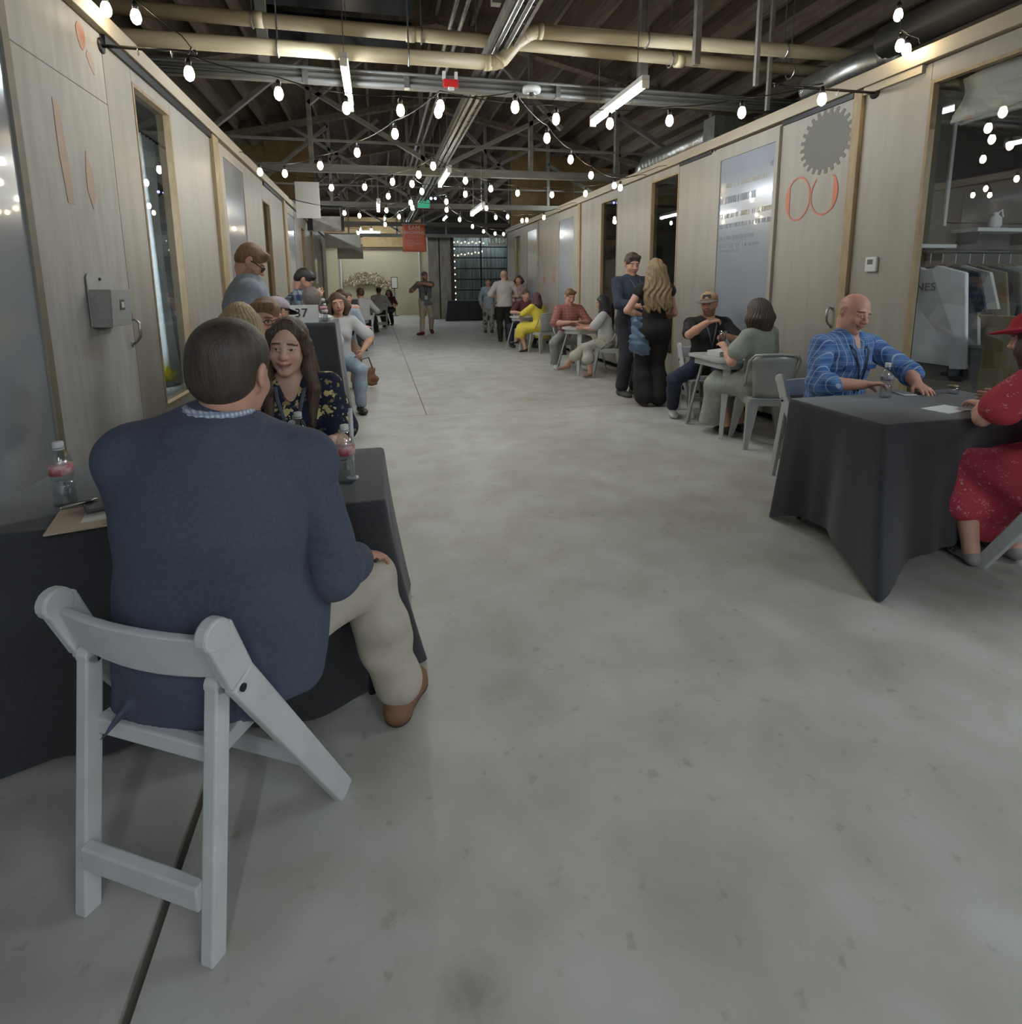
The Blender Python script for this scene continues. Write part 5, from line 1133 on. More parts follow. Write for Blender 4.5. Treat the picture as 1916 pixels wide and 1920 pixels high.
BLACKF=fab('black_knit',(30,29,29)); DENIM=fab('dark_denim',(42,48,66)); LDEN=fab('light_denim',(150,168,182),(164,180,192)); WHT=fab('white_cotton',(190,190,190)); SAGE=fab('sage_linen',(146,152,140),(156,162,150)); GREYB=fab('blue_grey_blazer',(128,138,152),(136,146,160))
NAVYS=fab('dark_navy_shirt',(52,58,74)); GREYT=fab('grey_trousers',(140,144,144)); YEL=fab('yellow_dress',(202,184,62),(212,194,76)); BURG=fab('burgundy',(84,44,48)); PEACH2=fab('peach_knit',(196,160,142)); GSH=fab('slate_shirt',(108,116,126)); DKPANT=fab('charcoal_trousers',(44,44,50)); WPR=floral('white_print',(186,182,170),[((150,144,126),18,.3,.3)]); FLS=floral('dusty_floral',(150,128,128),[((190,180,178),20,.33,.5),((92,66,72),24,.3,.4)]); TIE=floral('tie_dye',(168,164,158),[((96,86,78),9,.42,.55),((60,56,56),14,.36,.4)])
SHOEB=mat('dark_shoe',(44,38,36),rough=.5); SHOEW=mat('white_shoe',(190,190,188),rough=.6); SHOER=mat('red_shoe',(120,40,42),rough=.6); SKSH=(196,150,128)
LANY=mat('lanyard_black',(38,40,46),rough=.7)
# ---- 1 man in the navy blazer (foreground, back to the camera)
p=Person('person in a navy blazer seated in the foreground, back to the camera',(-.433,1.46,.56),-8,H=1.82,girth=1.17,hs=.95,lean=-1,tilt=6,twist=4,head=(-11,5,0),headoff=(.026,0,-.012),h=.0085,hh=.0045,sh=.184,
 hands={'R':dict(w=(-.085,1.675,.640),pole=(.12,-.7,-.7),dir=(.42,.86,-.30),palm=(-.15,-.2,-1),curl=.35),'L':dict(w=(-.58,1.80,.80),pole=(-.12,-.3,-1),dir=(.3,.9,0),palm=(0,0,-1))},
 feet={'R':A_(.018,1.80,.093),'L':A_(-.45,2.02,.093)},kpole=[(-.1,.5,.9),(.25,.55,.8)],feetdir=[(-.1,1,0),(.37,.93,0)],skin=(200,152,130))
p.body(brow=(60,46,38))
def blz(F):
    p.torso(F,.032,k=.05); k=p.k
    F.cap(p.P-p.U*.04,p.W,(.225,.160),(.205,.150),p.R,k=.05); F.cap(p.W,p.C+p.U*.05,(.205,.150),(.200,.150),p.Rs,k=.05)
    F.cap(p.P-p.U*.03-p.F*.02,p.P-p.U*.13-p.F*.025,(.222,.150),(.235,.150),p.R,k=.03)
    for i in (0,1):
        if i==0: p.arm(F,i,.020,1.90,k=.03,cuffk=1.2)
        F.cap(p.S[i]-p.U*.01,p.S[i]-p.U*.01+(p.E[i]-p.S[i])*.25,.068,.062,k=.035)
    F.ell(p.N+p.U*.03*k+p.Fs*.02,(.085,.085,.05),s_M3(p.Rs,p.Fs,p.U),k=.006,op='s')
    a=np.linspace(.9,2*PI-.9,17); pts=[p.N+p.U*(.020+.012*(-math.cos(t)))*k+p.Fs*(.079*math.cos(t)-.004)*k+p.Rs*.083*math.sin(t)*k for t in a]
    for q,r in zip(pts[:-1],pts[1:]): F.cap(q+p.U*.006,r+p.U*.006,.0145,k=.010); F.cap(q-p.U*.03+(q-p.N)*.12,r-p.U*.03+(r-p.N)*.12,.014,k=.012)
    # creases below the right armpit and at the elbow
    for i,(c,l) in enumerate((((.17,-.12,.30),.09),((.16,-.13,.24),.07))):
        q=p.P+p.Rs*c[0]+p.Fs*c[1]+p.U*c[2]; F.cap(q-p.U*l*.5-p.Rs*.03,q+p.U*l*.5+p.Rs*.02,.007,k=.012,op='s')
    # side vents and hem
    for sg in (-1,1): q=p.P-p.F*.13+p.R*sg*.165; F.cap(q-p.U*.0,q-p.U*.14+p.R*sg*.03,.002,.016,k=.004,op='s')
    F.cap(p.P+p.R*.165+p.U*.10,p.P+p.R*.185-p.U*.06-p.F*.03,.105,.085,k=.04)
    F.cut((0,0,.455),(0,0,-1))
    for a,b,r in ((p.P+p.R*.17-p.F*.07-p.U*.03,A_(-.276,1.30,.405),.040),(p.P+p.R*.10-p.F*.12-p.U*.05,A_(-.285,1.29,.42),.035),(p.P-p.R*.14-p.F*.11-p.U*.05,A_(-.632,1.28,.475),.055)): F.cap(a,b,(r,.022),(.006,.006),p.F,k=.015)
    F.cap(p.P+p.F*.21-p.U*.1,p.P+p.F*.24+p.U*.14,.12,.055,k=.01,op='s')
p.add('blazer',NAVYB,blz,h=.0075,wr=.007,fr=15)
def slv(F):
    S,E,W=p.S[1],p.E[1],p.Wr[1]; d=E-S; F.cap(S+p.Rs*.004,S+d*.3,.069,.065,k=.03); F.cap(S+d*.3,E,.065,.060,k=.03); F.cap(E,E+(W-E)*.86,.060,.052,k=.03); F.cut(E+(W-E)*.86,W-E)
    for t,r in ((.62,.012),(.78,.010),(.92,.012)): q=S+d*t-p.Fs*.066; F.cap(q-p.Rs*.05-p.U*.01,q+p.Rs*.05+p.U*.02,r*.5,k=.014,op='s')
p.add('sleeve',NAVYB,slv,h=.0065,wr=.005,fr=24,lo=np.minimum(np.minimum(p.S[1],p.E[1]),p.Wr[1])-.13,hi=np.maximum(np.maximum(p.S[1],p.E[1]),p.Wr[1])+.13)
def jcol(F):
    blz(F); F.f-=.0055; c=p.N+p.U*.022-p.Fs*.02
    X=F.ax[0][:,None,None]-c[0];Y=F.ax[1][None,:,None]-c[1];Z=F.ax[2][None,None,:]-c[2]; d=(np.sqrt((X/.125)**2+(Y/.108)**2+(Z/.058)**2)-1)*.058; F.f=np.maximum(F.f,d).astype(np.float32)
p.add('jacket_collar',NAVYB,jcol,h=.005,lo=p.N-A_(.22,.22,.14),hi=p.N+A_(.22,.22,.14))
def seam(mb):
    a=np.linspace(1.0,2*PI-1.0,21); mb.tube([p.N+p.U*(-.052+.010*(-math.cos(t)))*p.k+p.Fs*(.108*math.cos(t)-.006)*p.k+p.Rs*.112*math.sin(t)*p.k for t in a],.003,6)
def scol(F):
    a=np.linspace(.2,2*PI-.2,19); k=p.k; pts=[p.N+p.U*(.076-.03*max(0,math.cos(t)))*k+p.Fs*(.062*math.cos(t)-.006)*k+p.Rs*.066*math.sin(t)*k for t in a]
    for q,r in zip(pts[:-1],pts[1:]): F.cap(q-p.U*.014,r-p.U*.014,.0075,k=.012); F.cap(q-p.U*.002,r-p.U*.002,.006,k=.012)
p.add('shirt_collar',GING,scol,h=.004,lo=p.N-.14,hi=p.N+.14)
p.pants(KHAKI,o=.018,t=1.92,wr=.007,flare=.016,h=.009,); p.shoes(TAN,'loafer',o=.009,h=.006)
for i in (0,1):
    def sole(F,i=i): p.foot(F,i,.013); F.cut((0,0,.022),(0,0,1)); F.cut((0,0,.001),(0,0,-1))
    p.add('shoe_sole',mat('sole_brown',(74,54,42),rough=.7),sole,h=.006,lo=np.maximum(p.A[i]-.26,[-9,-9,-.02]),hi=p.A[i]+.26)
p.hair(HAIR['dark'],'short',h=.0045,vol=.004)
for i in (0,1):
    def btn(mb,i=i):
        for q in (.80,.84,.88): c=p.E[i]+(p.Wr[i]-p.E[i])*q; mb.ball(c+p.R*(.055 if i else -.055),.006,8,6)
    p.extra('cuff_buttons',SHOEB,btn)
# ---- 2 woman in the floral top
p=Person('person with long brown hair in a navy floral top, smiling across the nearest table',(-.398,2.86,.565),180,H=1.66,hs=1.06,fem=True,lean=14,head=(-4,-2,-5),h=.010,hh=.0034,
 hands={'L':dict(w=(-.22,2.50,.795),pole=(.25,.5,-.9),dir=(-.8,-.5,0),palm=(0,0,-1)),'R':dict(w=(-.52,2.46,.795),pole=(-.9,.4,-.5),dir=(.9,-.2,0),palm=(0,0,-1))},feet={'L':A_(-.33,2.50,.085),'R':A_(-.52,2.5,.085)},skin=(222,180,158))
p.body(lips=(184,120,112),brow=(98,74,60),smile=1.4,flush=1.2,squint=.0046)
p.top(FLOR,'floral_blouse',o=.014,sleeve=.72,neck='v',flare=.030,wr=.004,h=.008)
p.add('undershirt',WHT,lambda F:(F.cap(p.C+p.Fs*.085-p.Rs*.025-p.U*.01,p.C+p.Fs*.085+p.Rs*.025-p.U*.01,.042,k=.01)),h=.007,lo=p.C-.2,hi=p.C+.2)
p.pants(DENIM,h=.014); p.shoes(SHOEB)
def fh(F):
    k=p.kh; hp=p.hp; M=p.M
    el=lambda c,r,kk=.012,op='u':F.ell(hp(*c),tuple(q*k for q in r),M,k=kk,op=op)
    el((0,-.018,.046),(.085,.102,.090)); el((0,.118,-.036),(.066,.084,.104),.012,'s')
    for g in (-1,1):
        F.cap(hp(g*.010,.040,.118),hp(g*.066,.046,.064),.016*k,.018*k,k=.014); F.cap(hp(g*.066,.046,.064),hp(g*.080,.038,-.010),.018*k,.015*k,k=.014)
        a,b,c,d=hp(g*.074,-.01,.02),hp(g*.088,.0,-.09),p.N+p.Rs*g*.10-p.U*.03+p.Fs*.055,p.C+p.Rs*g*.085+p.Fs*.125-p.U*.02
        F.cap(a,b,.028*k,.028*k,k=.02); F.cap(b,c,.028*k,.031*k,k=.02); F.cap(c,d,.031*k,.016*k,k=.02)
        F.cap(hp(g*.065,-.05,-.02),p.N+p.Rs*g*.09-p.Fs*.03,.04*k,.035*k,k=.02)
    F.cap(hp(0,-.07,0),p.N-p.Fs*.07-p.U*.10,.065*k,.05*k,k=.03)
    el((0,.130,.002),(.064,.092,.110),.010,'s')
    X=F.ax[0][:,None,None];Y=F.ax[1][None,:,None];Z=F.ax[2][None,None,:]; F.f=(F.f+.0014*np.sin((X*1.4+Y*.5)*330+7*np.sin(Z*17))*(np.abs(F.f)<.03)).astype(np.float32)
p.add('hair',HAIR['brown'],fh,h=.0045,lo=p.C-A_(.24,.26,.10),hi=p.O+A_(.16,.18,.17))
p.lanyard(mat('lanyard_slate',(84,88,100),rough=.7),w=.018,drop=.28,badge=False,off=.02)
p.extra('earrings',CHROME,lambda mb:[mb.ball(p.hp(g*.081,-.004,-.026),.004,8,6) for g in (-1,1)])
# ---- 3 blonde, back to the camera
p=Person('person with blonde hair seated behind the woman in the floral top',(-.75,3.42,.555),0,H=1.77,fem=True,lean=3,h=.014,hh=.008,hands={'L':dict(w=(-.85,3.75,.80),pole=(0,-.5,-1)),'R':dict(w=(-.68,3.75,.80),pole=(0,-.5,-1))},feet={'L':A_(-.84,3.80,.09),'R':A_(-.66,3.8,.09)}); p.body(); p.top(fab('oat_knit',(170,160,146)),'sweater',sleeve=1.9); p.pants(DENIM); p.shoes(SHOEB); p.hair(HAIR['blonde'],'long',ln=.34,h=.006)
mchair_at(-.77,3.36,.0,'grey metal chair of the blonde person, its back rim showing beside the left window')
# ---- 4 man with glasses
p=Person('person with short brown hair and eyeglasses facing the camera behind the blonde head',(-.72,4.12,.545),184,H=1.84,lean=9,head=(-6,6,0),h=.014,hh=.005,hands={'L':dict(w=(-.62,3.95,.64),pole=(0,1,-.5)),'R':dict(w=(-.86,3.95,.64),pole=(0,1,-.5))},feet={'L':A_(-.62,3.78,.09),'R':A_(-.82,3.78,.09)},skin=(204,158,138)); p.body(brow=(96,66,44),nose=1.1); p.top(fab('pale_pink_shirt',(188,164,154)),sleeve=1.9,neck='open'); p.pants(DKPANT); p.shoes(SHOEB); p.hair(HAIR['light'],'short',h=.006,fringe=.004,vol=.003); p.glasses(mat('glasses_brown',(70,44,36),rough=.3))
# ---- 5 standing man in the blue grey blazer
p=Person('person standing in a blue grey blazer and dark eyeglasses, looking down',(-1.0,4.72,.945),-78,H=1.80,girth=1.2,lean=6,head=(-2,34,0),h=.012,hh=.0045,hands={'L':dict(w=(-.80,4.84,1.10),pole=(-.4,.5,-.8),dir=(.8,-.3,.2),palm=(0,-.4,1)),'R':dict(w=(-.79,4.58,1.09),pole=(-.6,-.5,-.8),dir=(.8,.3,.2),palm=(0,.4,1))},skin=(206,160,138)); p.body(brow=(104,76,54),nose=1.1,beard=(150,112,86),belly=.05); p.top(GREYB,'blazer',o=.03,sleeve=1.93,hem=-.14,neck='collar',belly=.04,h=.011); p.top(fab('lilac_shirt',(150,146,164)),'shirt',o=.016,sleeve=0,neck='collar'); p.pants(DKPANT); p.shoes(SHOEB); p.hair(HAIR['light'],'short',h=.006,fringe=.006,vol=.004); p.glasses(BLK,.008)
p.extra('lapel',GREYB,lambda mb:[mb.bar(p.N+p.Rs*g*.07+p.Fs*.10-p.U*.02,p.C+p.Rs*g*.045+p.Fs*.175-p.U*.10,.055,.008,p.Fs) for g in (-1,1)],smooth=False)
def phone(p,c,lab='dark phone held in both hands'):
    o=empty('phone',tuple(c),label=lab,cat='phone'); MB().box((-.035,-.07,-.004),(.035,.07,.004)).done('case',BLK,o,bevel=.003); MB().box((-.031,-.064,.0041),(.031,.064,.0048)).done('screen',mat('phone_screen',(40,48,60),rough=.1),o); return o
phone(p,(-.70,4.72,1.13),'dark phone held by the standing man in the blue grey blazer')
# ---- 6 plaid shirt man leaning
p=Person('person in a navy and white check shirt leaning over the tall table',(-1.08,6.95,.90),-82,H=1.76,lean=26,head=(0,26,0),h=.013,hh=.008,hands={'L':dict(w=(-.60,7.1,1.14),dir=(.8,-.3,.3)),'R':dict(w=(-.66,6.80,1.30),pole=(-.3,-.6,-.6),dir=(.4,0,.8))}); p.body(beard=(70,50,42)); p.top(NPLAID,sleeve=1.9,neck='collar',hem=-.12); p.pants(DENIM); p.shoes(SHOEB); p.hair(HAIR['black'],'short',fringe=.006,vol=.004)
# ---- 7 grey haired back of head
p=Person('person with grey brown hair, back of the head behind the number card',(-.68,6.48,.58),10,H=1.86,lean=2,h=.016,hh=.009,sh=.15,hands={'L':dict(w=(-.80,6.8,.85)),'R':dict(w=(-.62,6.8,.85))},feet={'L':A_(-.75,7.0,.09),'R':A_(-.55,7.0,.09)}); p.body(); p.top(WHT,'shirt',sleeve=.8,o=.016); p.pants(DENIM); p.shoes(SHOEB); p.hair(HAIR['grey'],'short',vol=.008)
# ---- 8 person in the lilac cap
p=Person('person in a lilac cap behind the man with glasses, left of the number card',(-.86,5.02,.56),-15,H=1.78,lean=12,head=(-25,10,0),h=.016,hh=.009,hands={'L':dict(w=(-.98,5.3,.62)),'R':dict(w=(-.85,5.3,.62),pole=(0,-1,-.5))},feet={'L':A_(-.95,5.38,.09),'R':A_(-.75,5.38,.09)}); p.body(); p.top(fab('lilac_tee',(150,140,152)),sleeve=.6); p.pants(DENIM); p.shoes(SHOEB); p.hair(HAIR['brown'],'short')
def cap_hat(p,m,bm=None,bill=1,lab=None):
    k=p.k; hp=p.hp
    def f(F):
        F.ell(hp(0,-.012,.060),(.092*k,.110*k,.080*k),p.M,k=.01); F.cut(hp(0,0,.042),-p.M[2]+p.M[1]*.12)
    c=p.add('cap',m,f,h=.006,lo=p.O-.2,hi=p.O+.24,lab=lab)
    b=MB(); n=13; pts=[]
    for r in (0,1):
        for i in range(n): a=-1.15+2.3*i/(n-1); rr=.088+.075*r*math.cos(a*.8); pts.append(hp(rr*math.sin(a)*.98,(.095+.07*r)*math.cos(a)+.0,.047-.028*r*math.cos(a)+.010*math.cos(a*1.2)))
    b.add(pts,[(i,i+1,n+i+1,n+i) for i in range(n-1)]); b.v=[tuple(np.array(q)-p.base) for q in b.v]; o=b.done('cap_bill',bm or m,c,smooth=True); o.modifiers.new('t','SOLIDIFY').thickness=.005
    MB().ball(tuple(hp(0,-.012,.141)-p.base),.008,8,6).done('cap_button',bm or m,c)
    return c
cap_hat(p,fab('lilac_cap',(172,160,172)),fab('cap_black',(40,40,46)))
# ---- 9 smiling woman in white tee and light jeans
p=Person('person in a white tee and light jeans smiling at the camera beside the tall table',(-.47,7.05,.57),196,H=1.76,fem=True,lean=4,head=(-6,2,8),h=.013,hh=.006,hands={'L':dict(w=(-.20,6.84,.70),pole=(.9,.3,-.4)),'R':dict(w=(-.6,6.7,.85))},feet={'L':A_(-.24,6.72,.09),'R':A_(-.5,6.6,.09)},skin=(206,160,138)); p.body(smile=1); p.top(WHT,'tee',sleeve=.8,flare=.02); p.pants(LDEN); p.shoes(SHOEB); p.hair(HAIR['brown'],'bob',ln=.17,h=.007)
# ---- 10 person in the light denim shirt with the blue bottle
p=Person('person in a loose pale denim shirt seated behind the smiling woman',(-.52,8.9,.56),188,H=1.82,lean=2,head=(0,0,0),h=.014,hh=.008,hands={'L':dict(w=(-.33,8.52,.83),dir=(-.3,-.6,.2)),'R':dict(w=(-.75,8.5,.8))},feet={'L':A_(-.36,8.45,.09),'R':A_(-.7,8.4,.09)}); p.body(); p.top(fab('pale_denim',(146,158,172)),sleeve=1.9,neck='collar',loose=.03,hem=-.14,o=.02); p.pants(fab('tan_trousers',(140,112,92))); p.shoes(SHOEB); p.hair(HAIR['brown'],'short',vol=.01)
# ---- 11 woman in peach
p=Person('person in a peach knit with dark hair, far down the left row',(-.60,12.5,.545),186,H=1.70,fem=True,lean=8,h=.015,hh=.008,hands={'L':dict(w=(-.42,12.18,.66)),'R':dict(w=(-.7,12.15,.66))},feet={'L':A_(-.34,12.35,.22),'R':A_(-.5,12.1,.09)},kpole=[(.5,-.6,.6),(0,-.6,.6)]); p.body(smile=1); p.top(PEACH2,sleeve=1.6); p.pants(DKPANT,t=1.55); p.shoes(SHOEB); p.hair(HAIR['dark'],'tied',ln=.2)
# ---- 12 man in white beside the tall black cloth
p=Person('person in a white shirt with olive brown hair seated beyond the second tall black cloth',(-.34,14.7,.56),25,H=1.86,lean=14,h=.016,hh=.009,hands={'L':dict(w=(-.55,15.1,.8)),'R':dict(w=(-.2,15.1,.8))},feet={'L':A_(-.45,15.05,.09),'R':A_(-.22,15.05,.09)}); p.body(); p.top(WHT,sleeve=1.9,o=.02); p.pants(fab('navy_trousers',(40,42,58))); p.shoes(SHOEB); p.hair(HAIR['brown'],'short',vol=.006)
chair_at(-.30,14.38,.35,'white folding chair beside the second tall black cloth on the left')
# ---- 13 white shirt from behind, far
p=Person('person in a white shirt at the last left table, back to the camera',(.06,20.3,.56),12,H=1.85,lean=4,h=.018,hh=.010,hands={'L':dict(w=(-.1,20.7,.8)),'R':dict(w=(.25,20.7,.8))},feet={'L':A_(-.05,20.7,.09),'R':A_(.2,20.7,.09)}); p.body(); p.top(WHT,sleeve=1.9,o=.02); p.pants(DKPANT); p.shoes(SHOEB); p.hair(HAIR['auburn'],'short')
chair_at(.10,20.02,.1,'white folding chair of the far person in white by the beige wall')
p=Person('person in dark red seated farthest at left, past the white chair',(.45,22.0,.545),160,H=1.7,fem=True,lean=8,h=.018,hh=.011,hands={'L':dict(w=(.5,21.7,.7)),'R':dict(w=(.3,21.7,.7))},feet={'L':A_(.5,21.6,.09),'R':A_(.35,21.6,.09)}); p.body(); p.top(BURG,sleeve=.8); p.pants(BLACKF); p.shoes(SHOEB); p.hair(HAIR['black'],'long',ln=.25)
# ---- 14 walking man with the badge
p=Person('person walking in a slate shirt and khaki trousers with a white badge',(1.38,17.35,.98),186,H=1.88,lean=2,head=(20,6,0),h=.013,hh=.007,hands={'L':dict(w=(1.28,17.02,1.50),pole=(1,-.1,-.2),dir=(-1,0,.1)),'R':dict(w=(1.02,17.1,1.28),pole=(-.7,.4,-.6),dir=(-.5,-.7,.3))},feet={'R':A_(1.24,17.12,.10),'L':A_(1.56,17.62,.15)},feetdir=[(.1,-1,-.3),(-.75,-.66,0)]); p.body(beard=(96,74,62)); p.top(GSH,sleeve=.85,neck='open',hem=-.10,loose=.01); p.pants(KHAKI); p.shoes(SHOER,o=.012); p.hair(HAIR['grey'],'buzz'); p.lanyard(LANY,drop=.36,off=.02)
# ---- 15 bald man in white shirt, hands on hips
p=Person('person with a bald head standing in a white shirt, hands on hips',(3.14,14.45,.955),-6,H=1.84,girth=1.12,head=(-8,4,0),h=.013,hh=.007,hands={'L':dict(w=(2.98,14.52,1.10),pole=(-1,-.45,-.1),dir=(.5,.6,-.2),palm=(1,0,0)),'R':dict(w=(3.30,14.52,1.10),pole=(1,-.4,-.1),dir=(-.5,.6,-.2),palm=(-1,0,0))},skin=(206,160,140)); p.body(bald=(120,100,88)); p.top(fab('white_shirt',(186,180,178)),sleeve=1.15,neck='collar',o=.018,loose=.01); p.pants(BLACKF); p.shoes(SHOEB)
# ---- 16 standing woman in dusty floral
p=Person('person with auburn hair standing in a dusty floral blouse',(3.56,14.55,.89),140,H=1.72,fem=True,head=(10,-4,0),h=.014,hh=.007,hands={'L':dict(w=(3.45,14.25,1.22),dir=(-.3,-.4,.8)),'R':dict(w=(3.35,14.3,1.05))}); p.body(); p.top(FLS,sleeve=1.7,neck='v',hem=-.05,loose=.015); p.pants(BURG,flare=.05); p.shoes(SHOEB); p.hair(HAIR['auburn'],'long',ln=.12,h=.008)
# ---- 17 burgundy tee man
p=Person('person in a burgundy tee and dark jeans facing the woman in yellow',(3.38,13.28,.545),184,H=1.72,lean=8,h=.013,hh=.006,hands={'L':dict(w=(3.5,12.92,.80)),'R':dict(w=(3.2,12.9,.80),pole=(-.9,.2,-.4),dir=(.6,-.5,0),palm=(0,0,-1))},feet={'R':A_(3.02,13.10,.09),'L':A_(3.5,12.9,.09)},kpole=[(.2,-.8,.6),(-.7,-.6,.4)]); p.body(); p.top(BURG,'tee',sleeve=.75); p.pants(DENIM); p.shoes(SHOEB,'boot',o=.014); p.hair(HAIR['brown'],'short',vol=.004)
chair_at(3.40,13.62,PI,'white folding chair under the man in the burgundy tee')
# ---- 18 woman in yellow
p=Person('person in a yellow dress with long auburn hair',(3.36,11.92,.545),28,H=1.62,fem=True,lean=10,h=.012,hh=.007,hands={'L':dict(w=(3.02,12.28,.76),pole=(-.8,-.2,-.5)),'R':dict(w=(3.3,12.32,.79))},feet={'L':A_(3.07,12.02,.09),'R':A_(2.93,12.30,.24)},kpole=[(-.7,.5,.6),(-.6,.6,.8)],feetdir=[(-.6,.6,-.2),(-.9,.3,-.1)]); p.body()
def yd(F):
    p.torso(F,.014)
    for i in (0,1): p.arm(F,i,.016,.95,flare=.02); p.leg(F,i,.030,1.25,flare=.03)
    F.cap(p.hip[0],p.K[0]*.5+p.K[1]*.5,(.17,.11),(.15,.10),p.R,k=.04); F.cap(p.K[0]*.5+p.K[1]*.5,p.A[0]*.5+p.A[1]*.5+A_(0,0,.17),(.14,.09),(.15,.09),p.R,k=.04); F.cap(p.P,p.P-A_(0,0,.10)+p.R*.06,.19,.20,k=.03)
    F.cut((0,0,.30),(0,0,-1)); F.ell(p.N+p.U*.03,(.08,.08,.05),s_M3(p.Rs,p.Fs,p.U),k=.006,op='s')
p.add('dress',YEL,yd,h=.011,wr=.008,fr=18); p.shoes(SHOEB,'sandal',o=.002); p.hair(HAIR['auburn'],'long',ln=.40,h=.007)
mchair_at(3.40,11.82,.35,'grey metal chair under the woman in yellow')
# ---- 19 red check shirt man
p=Person('person in a red check shirt and grey trousers at the round pale table',(3.24,9.66,.545),182,H=1.80,lean=6,head=(6,16,0),h=.012,hh=.005,hands={'L':dict(w=(3.36,9.34,.81),pole=(.9,.3,-.5),dir=(-.7,-.4,.1),palm=(0,0,-1)),'R':dict(w=(3.14,9.30,.81),pole=(-.9,.3,-.5),dir=(.7,-.4,.1),palm=(0,0,-1))},feet={'R':A_(2.97,9.50,.09),'L':A_(3.42,9.3,.09)},kpole=[(.25,-.8,.6),(-.5,-.7,.5)],feetdir=[(0,-1,0),(-.2,-1,0)],skin=(206,156,134)); p.body(brow=(96,66,44)); p.top(RPLAID,sleeve=.95,neck='open',flare=.02,hem=-.10); p.pants(GREYT); p.shoes(SHOEW); p.hair(HAIR['light'],'short',fringe=.007,vol=.004,h=.006)
mchair_at(3.26,9.80,PI,'grey metal chair behind the man in the red check shirt')
# ---- 20 black haired woman in white
p=Person('person with long black hair in a white blouse and pale print trousers',(3.50,8.52,.545),62,H=1.60,fem=True,lean=6,head=(0,12,0),h=.012,hh=.006,hands={'L':dict(w=(3.15,8.60,.76),pole=(-.2,-.9,-.5),dir=(-.9,.2,0)),'R':dict(w=(3.2,8.8,.78))},feet={'L':A_(2.96,8.85,.16),'R':A_(3.20,8.42,.09)},kpole=[(-.7,.4,.8),(-.8,0,.6)],feetdir=[(-1,.2,-.1),(-.8,-.4,0)]); p.body(); p.top(WHT,'blouse',sleeve=.8,flare=.03,loose=.015); p.pants(WPR,t=1.45,o=.02,flare=.03); p.shoes(mat('nude_sandal',(150,118,100),rough=.6),'sandal',o=.003); p.hair(HAIR['black'],'long',ln=.42,h=.007)
mchair_at(3.52,8.52,1.15,'grey metal chair under the black haired woman in white')
# ---- 21 standing man in navy shirt
p=Person('person with a dark fringe standing in a navy shirt, facing the long haired woman',(3.17,6.95,.965),190,H=1.88,head=(-14,14,0),h=.011,hh=.0045,hands={'R':dict(w=(3.16,6.62,1.17),pole=(-.9,.1,-.6),dir=(.8,-.1,.3),palm=(0,1,-.2)),'L':dict(w=(3.30,6.60,1.14),pole=(.8,.1,-.6),dir=(-.8,-.2,.2),palm=(0,1,0))},skin=(204,156,134)); p.body(brow=(52,42,36),nose=1.1); p.top(NAVYS,'shirt',sleeve=1.35,neck='collar',hem=-.14,loose=.012,h=.01); p.pants(DKPANT,flare=.025); p.shoes(mat('grey_shoe',(84,80,74),rough=.6),o=.012); p.hair(HAIR['dark'],'short',fringe=.004,vol=.008,h=.005); p.lanyard(mat('lanyard_blue',(84,104,128)),drop=.3,badge=False)
# ---- 22 long haired woman in black
p=Person('person with very long dark blonde hair standing in black, back to the camera',(3.14,6.22,.915),-6,H=1.78,fem=True,head=(6,0,0),h=.011,hh=.0055,hands={'L':dict(w=(3.06,6.30,1.06),pole=(-1,-.15,.1),dir=(.6,.3,-.5),palm=(1,.2,0),curl=.6),'R':dict(w=(3.30,6.42,1.02),pole=(.35,-.5,-.6),dir=(-.4,.5,-.4))},spread=.085,skin=(206,160,140)); p.body()
p.top(BLACKF,'sleeveless_top',o=.012,sleeve=.12,hem=-.06,neck='crew'); p.pants(fab('black_wide',(33,32,32)),'wide_trousers',o=.03,flare=.055,t=1.88,waist=.13,wr=.006); p.shoes(mat('brown_mule',(84,62,52),rough=.6),'mule',o=.004)
def lh(F):
    k=p.k; hp=p.hp; F.ell(hp(0,-.018,.046),(.086*k,.104*k,.090*k),p.M,k=.01); F.ell(hp(0,.118,-.044),(.064*k,.078*k,.09*k),p.M,k=.01,op='s')
    for i in range(11):
        a=-1.45+2.9*i/10; ca,sa=math.cos(a),math.sin(a); q0=hp(.072*sa,-.03-.06*ca,.02); q1=p.N+p.Rs*.12*sa-p.Fs*(.075+.03*ca)-p.U*.06; q2=p.C+p.Rs*.15*sa-p.Fs*(.125+.03*ca)-p.U*(.10+.06*((i*7)%3-1)*.4)
        F.cap(q0,q1,.042,.042,k=.02); F.cap(q1,q2,.042,.024,k=.02)
    X=F.ax[0][:,None,None];Y=F.ax[1][None,:,None];Z=F.ax[2][None,None,:]; zl=np.clip((float(p.N[2])-Z)/.3,0,1); F.f=(F.f+(.004+.006*zl)*np.sin(X*95+5*np.sin(Z*16))*(np.abs(F.f)<.04)).astype(np.float32)
p.add('hair',HAIR['dblonde'],lh,h=.006,lo=p.C-A_(.28,.28,.26),hi=p.O+.18)
